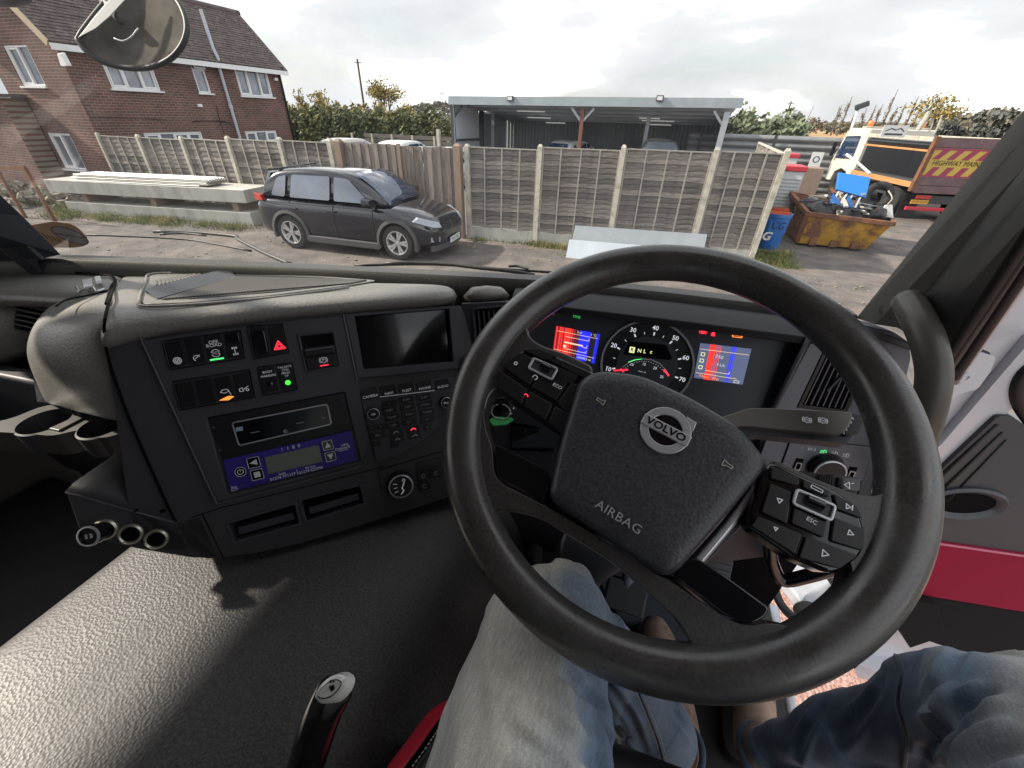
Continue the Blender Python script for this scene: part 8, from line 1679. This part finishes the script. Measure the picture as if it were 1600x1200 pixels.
# hems and boots
m_suede = mat("tan_suede", (.32, .23, .18), .9, var=.25, vscale=25, col2=(.10, .065, .05), c2scale=30, c2lo=.55, c2hi=.7, bump=.5, bscale=260, bdist=.001)
for k, toe, heel in (('L', (.168, .575, -.985), (.225, .36, -1.0)), ('R', (.365, .62, -.985), (.36, .42, -1.0))):
    ax = axes[k]; e1 = ax[-1]; d_ = (ax[-1] - ax[-2]).normalized(); bm = BM(); hp_ = Plane(Z0 + e1 + d_ * .008, d_.orthogonal(), d_.cross(d_.orthogonal())); r_ = .046 if k == 'L' else .039
    path = [hp_.w(r_ * math.cos(2 * math.pi * j / 28), r_ * math.sin(2 * math.pi * j / 28)) for j in range(28)]; tube(bm, path, .0055, n=8, closed=True); obj("jeans_hem", bm, m_denim, person, smooth=True, origin=ROOT[person.name])
    bm = BM(); sl2 = bm.verts.layers.skin.new(); prev = None; T0, H0 = Vector(toe), Vector(heel); ank = e1 + d_ * .02
    chain = [(e1 - d_ * .03, .046), (ank, .046), ((ank + H0) / 2 + Vector((0, .01, .02)), .044), (H0 + Vector((0, .03, .035)), .043), (H0.lerp(T0, .42) + Vector((0, 0, .042)), .044), (H0.lerp(T0, .72) + Vector((0, 0, .030)), .046), (T0 + Vector((0, -.02, .022)), .038), (T0 + Vector((0, .005, .015)), .026)]
    for p, r in chain:
        v = bm.verts.new(p + Z0); v[sl2].radius = (r, r * .9); v[sl2].use_root = prev is None
        if prev: bm.edges.new((prev, v))
        prev = v
    bo = obj("boot", bm, m_suede, person, origin=ROOT[person.name]); bo.modifiers.new("skin", 'SKIN'); mm = bo.modifiers.new("s", 'SUBSURF'); mm.levels = 2; mm.render_levels = 2; bo.modifiers["skin"].use_smooth_shade = True
    bm = BM(); fo = [(-.045, -.03), (.045, -.03), (.05, .08), (.052, .16), (.035, .235), (0, .25), (-.035, .235), (-.05, .16), (-.045, .08)]; dirb = (T0 - H0); dirb.z = 0; L_ = dirb.length; dirb.normalize(); sd_ = Vector((dirb.y, -dirb.x, 0)); slp = [Z0 + Vector((H0.x, H0.y, 0)) + sd_ * a + dirb * (b_ * (L_ + .02) / .24) + Vector((0, 0, -1.043)) for a, b_ in rpoly(fo, .03, 3)]
    prism(bm, slp, Vector((0, 0, .03))); obj("boot_sole", bm, m_seal, bo, bevel=.004)

# ---- windscreen glass, sticker, wipers, nose mirror
m_ws = glassy("windscreen_glass", (.97, .98, .97), .01, .14, dust=.042, dustcol=(.75, .76, .80), dscale=3.5)
def wline(up):
    out = []
    for p in basS:
        a_ = p + Vector((0, .018, .004)); lean = Vector(((p.x + .42) * .03, -.16, .90)); out.append(a_ + lean * up)
    return out
wl_ = [wline(k / 6) for k in range(7)]; bm = BM(); loft(bm, [list(r) for r in zip(*wl_)], closed=False, caps=False)
ws = obj("windscreen", bm, m_ws, None, smooth=True); tag(ws, "large slightly dirty curved windscreen in front of the dashboard", "windscreen")
lp_ = thing("left_pillar", "dark left windscreen pillar base at the left edge of the dashboard", "pillar", RZ_(0, 400, -.27)); P = RZ_(72, 405, -.27); P2 = P + (AT(-40, 306, P.y - .05) - P) * 5; bm = BM(); bar(bm, P - Vector((0.03, .0, .05)), P2, .03, .03); obj("trim", bm, m_panel, lp_, bevel=.008)
A_ = AT(-10, 333, P.y - .01); 
bm = BM(); q = [AT(66, 404, P.y - .02), AT(0, 342, P.y - .06), AT(-60, 290, P.y - .10), AT(-200, 330, P.y - .20), AT(-200, 420, P.y - .10)]; prism(bm, q, Vector((0, .03, 0))); obj("corner_trim", bm, mat("navy_grey_trim", (.03, .035, .05), .45), lp_)
bm = BM(); tube(bm, [q[0], q[1], q[2]], .003, n=6); obj("edge_strip", bm, m_edge, lp_)
sp5 = Plane(AT(85, 370, P.y + .035), (1, .55, 0), (-.05, -.18, 1)); bm = BM(); f = rpoly(uvs(sp5, [(25, 356), (52, 351), (82, 346), (108, 349), (122, 356), (137, 372), (134, 384), (118, 387), (75, 387), (52, 377)]), .006); slab(bm, sp5, f, -.001, 0); stk = obj("window_sticker", bm, mat("faded_orange_sticker", (.50, .27, .12), .6, var=.2, vscale=30), None); tag(stk, "faded orange round-ended sticker in the lower left windscreen corner", "sticker")
bm = BM(); c = sp5.uv(110, 368); ov = [(c[0] + .030 * math.cos(a_ * .2618), c[1] + .016 * math.sin(a_ * .2618)) for a_ in range(24)]; c_s, s_s = math.cos(-.5), math.sin(-.5); ov = [(c[0] + (x - c[0]) * c_s - (y - c[1]) * s_s, c[1] + (x - c[0]) * s_s + (y - c[1]) * c_s) for x, y in ov]; slab(bm, sp5, inset(ov, .002), .0002, .0006); obj("sticker_oval", bm, mat("grey_print", (.30, .28, .27), .6), stk)
bm = BM(); frame_ring(bm, sp5, ov, inset(ov, .002), .0003, .0009); stroke(bm, sp5, [ov[2], (c[0], c[1]), ov[14]], .0022, .0011); obj("sticker_ring", bm, mat("maroon_print", (.12, .015, .04), .6), stk)
bm = BM(); c = sp5.uv(64, 362)
for k in range(4): stroke(bm, sp5, [(c[0] + k * .007, c[1] - .002 - k * .004), (c[0] + .004 + k * .007, c[1] - .016 - k * .003)], .0014, .0006)
c = sp5.uv(44, 358); frame_ring(bm, sp5, rpoly(rect(c[0] - .005, c[1] - .003, c[0] + .005, c[1] + .003), .002), inset(rpoly(rect(c[0] - .005, c[1] - .003, c[0] + .005, c[1] + .003), .002), .0012), .0002, .0006); obj("sticker_print", bm, m_void, stk)
def wiper(label, arm, blade, clips, z=-.29):
    t = thing("windscreen_wiper", label, "wiper", RZ_(*arm[-1], z), "windscreen wipers"); m_arm = mat("wiper_arm", (.035, .034, .032), .5)
    bm = BM(); tube(bm, smoothpath([RZ_(x, y, z) for x, y in arm], 4), .0045, n=8); obj("arm", bm, m_arm, t, smooth=True)
    bm = BM(); pts = smoothpath([RZ_(x, y, z - .004) for x, y in blade], 4); tube(bm, pts, .003, n=6); obj("blade", bm, m_seal, t, smooth=True)
    for (x0, y0, x1, y1) in clips: bm = BM(); tube(bm, smoothpath([RZ_(x0, y0, z), RZ_((x0 + x1) / 2, (y0 + y1) / 2 - 2.5, z), RZ_(x1, y1, z)], 4), .003, n=6); obj("bracket", bm, m_arm, t, smooth=True)
wiper("left wiper lying flat across the glass before the concrete beams", [(240, 362), (300, 363), (366, 369), (372, 374), (415, 396), (455, 413)], [(136, 367), (200, 369), (290, 374), (345, 383), (392, 392)], [(250, 366, 322, 368)])
wiper("right wiper parked low behind the dash top in front of the car", [(600, 412), (680, 411), (745, 418), (800, 424), (835, 430)], [(553, 415), (640, 413), (700, 414), (760, 419), (870, 426), (960, 432)], [(640, 411, 760, 420), (795, 416, 825, 421)])
# nose mirror outside the glass
def depthP(x, y, d): return EYE + ray(x, y) * d
mi = thing("kerb_mirror", "round dirty nose mirror hanging outside the glass in front of the house", "mirror", depthP(205, 30, 1.15)); MD = 1.15
pn = [depthP(x, y, MD) for x, y in ((205, 30), (290, 45))]; ray0 = ray(205, 30).normalized(); m_mh = mat("grey_mirror_housing", (.16, .155, .15), .6, var=.2, vscale=12); m_mi = mat("dirty_mirror_face", (.10, .09, .078), .9, metal=.0, spec=.1, var=.35, vscale=14, col2=(.10, .09, .08), c2scale=9)
rim_px = [(121, 61), (135, 80), (155, 94), (180, 103), (210, 107), (240, 104), (266, 92), (284, 72), (292, 48), (288, 22), (272, -4), (240, -26), (205, -30), (178, -10), (150, 22)]
rimP = [depthP(x, y, MD + .03 * math.sin((x - 120) / 55)) for x, y in rim_px]; ctr = sum(rimP, Vector()) / len(rimP); loopP = rimP + [rimP[0]]; sm = smoothpath(loopP, 4)[:-1]
bm = BM(); tube(bm, sm, .0075, n=10, closed=True); obj("rim", bm, m_seal, mi, smooth=True)
bm = BM(); away = ray0 * .02; rings = [sm]; 
for k, dpt in ((.86, .010), (.62, .026), (.36, .038), (.12, .044)): rings.append([ctr.lerp(p, k) + ray0 * dpt for p in sm])
loft(bm, rings, caps=False); bm.faces.new([v for v in bm.verts][-len(sm):]); obj("mirror_glass", bm, m_mi, mi, smooth=True)
bm = BM(); rings = [[p + ray0 * .008 for p in sm]]
for k, dpt in ((.95, .05), (.75, .085), (.4, .11), (.1, .12)): rings.append([ctr.lerp(p, k) + ray0 * dpt + Vector((-.03, 0, .03)) * (dpt * 8) for p in sm])
loft(bm, rings, caps=False); obj("housing", bm, m_mh, mi, smooth=True)
bm = BM(); tube(bm, smoothpath([depthP(120, -60, 1.2), depthP(150, -15, 1.19), depthP(170, 12, 1.175), depthP(188, 30, 1.165)], 4), .016, n=10, flat=.6); obj("arm", bm, m_mh, mi, smooth=True)
bm = BM(); q = [depthP(x, y, MD - .012) for x, y in ((121, 60), (148, 25), (180, -12), (205, -25), (196, 0), (172, 26), (150, 45))]; prism(bm, q, ray0 * .01); obj("shroud", bm, mat("pale_mirror_shroud", (.42, .42, .41), .6), mi, bevel=.003)
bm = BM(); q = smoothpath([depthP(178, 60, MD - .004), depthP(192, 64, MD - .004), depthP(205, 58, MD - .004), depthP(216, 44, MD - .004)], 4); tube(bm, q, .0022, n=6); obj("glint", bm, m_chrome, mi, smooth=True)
bm = BM(); P = depthP(10, -12, 1.2); pl = Plane(P, (1, 0, 0), (0, .3, 1)); lathe(bm, pl, 0, 0, [(0, .03), (.05, .025), (.068, 0), (.05, -.03), (0, -.04)], n=28); bmesh.ops.scale(bm, vec=Vector((1.35, 1, .55)), space=Matrix.Translation(-P), verts=bm.verts); o = obj("corner_mirror", bm, m_panel, None, smooth=True); tag(o, "dark rounded mirror underside in the top left corner", "mirror")
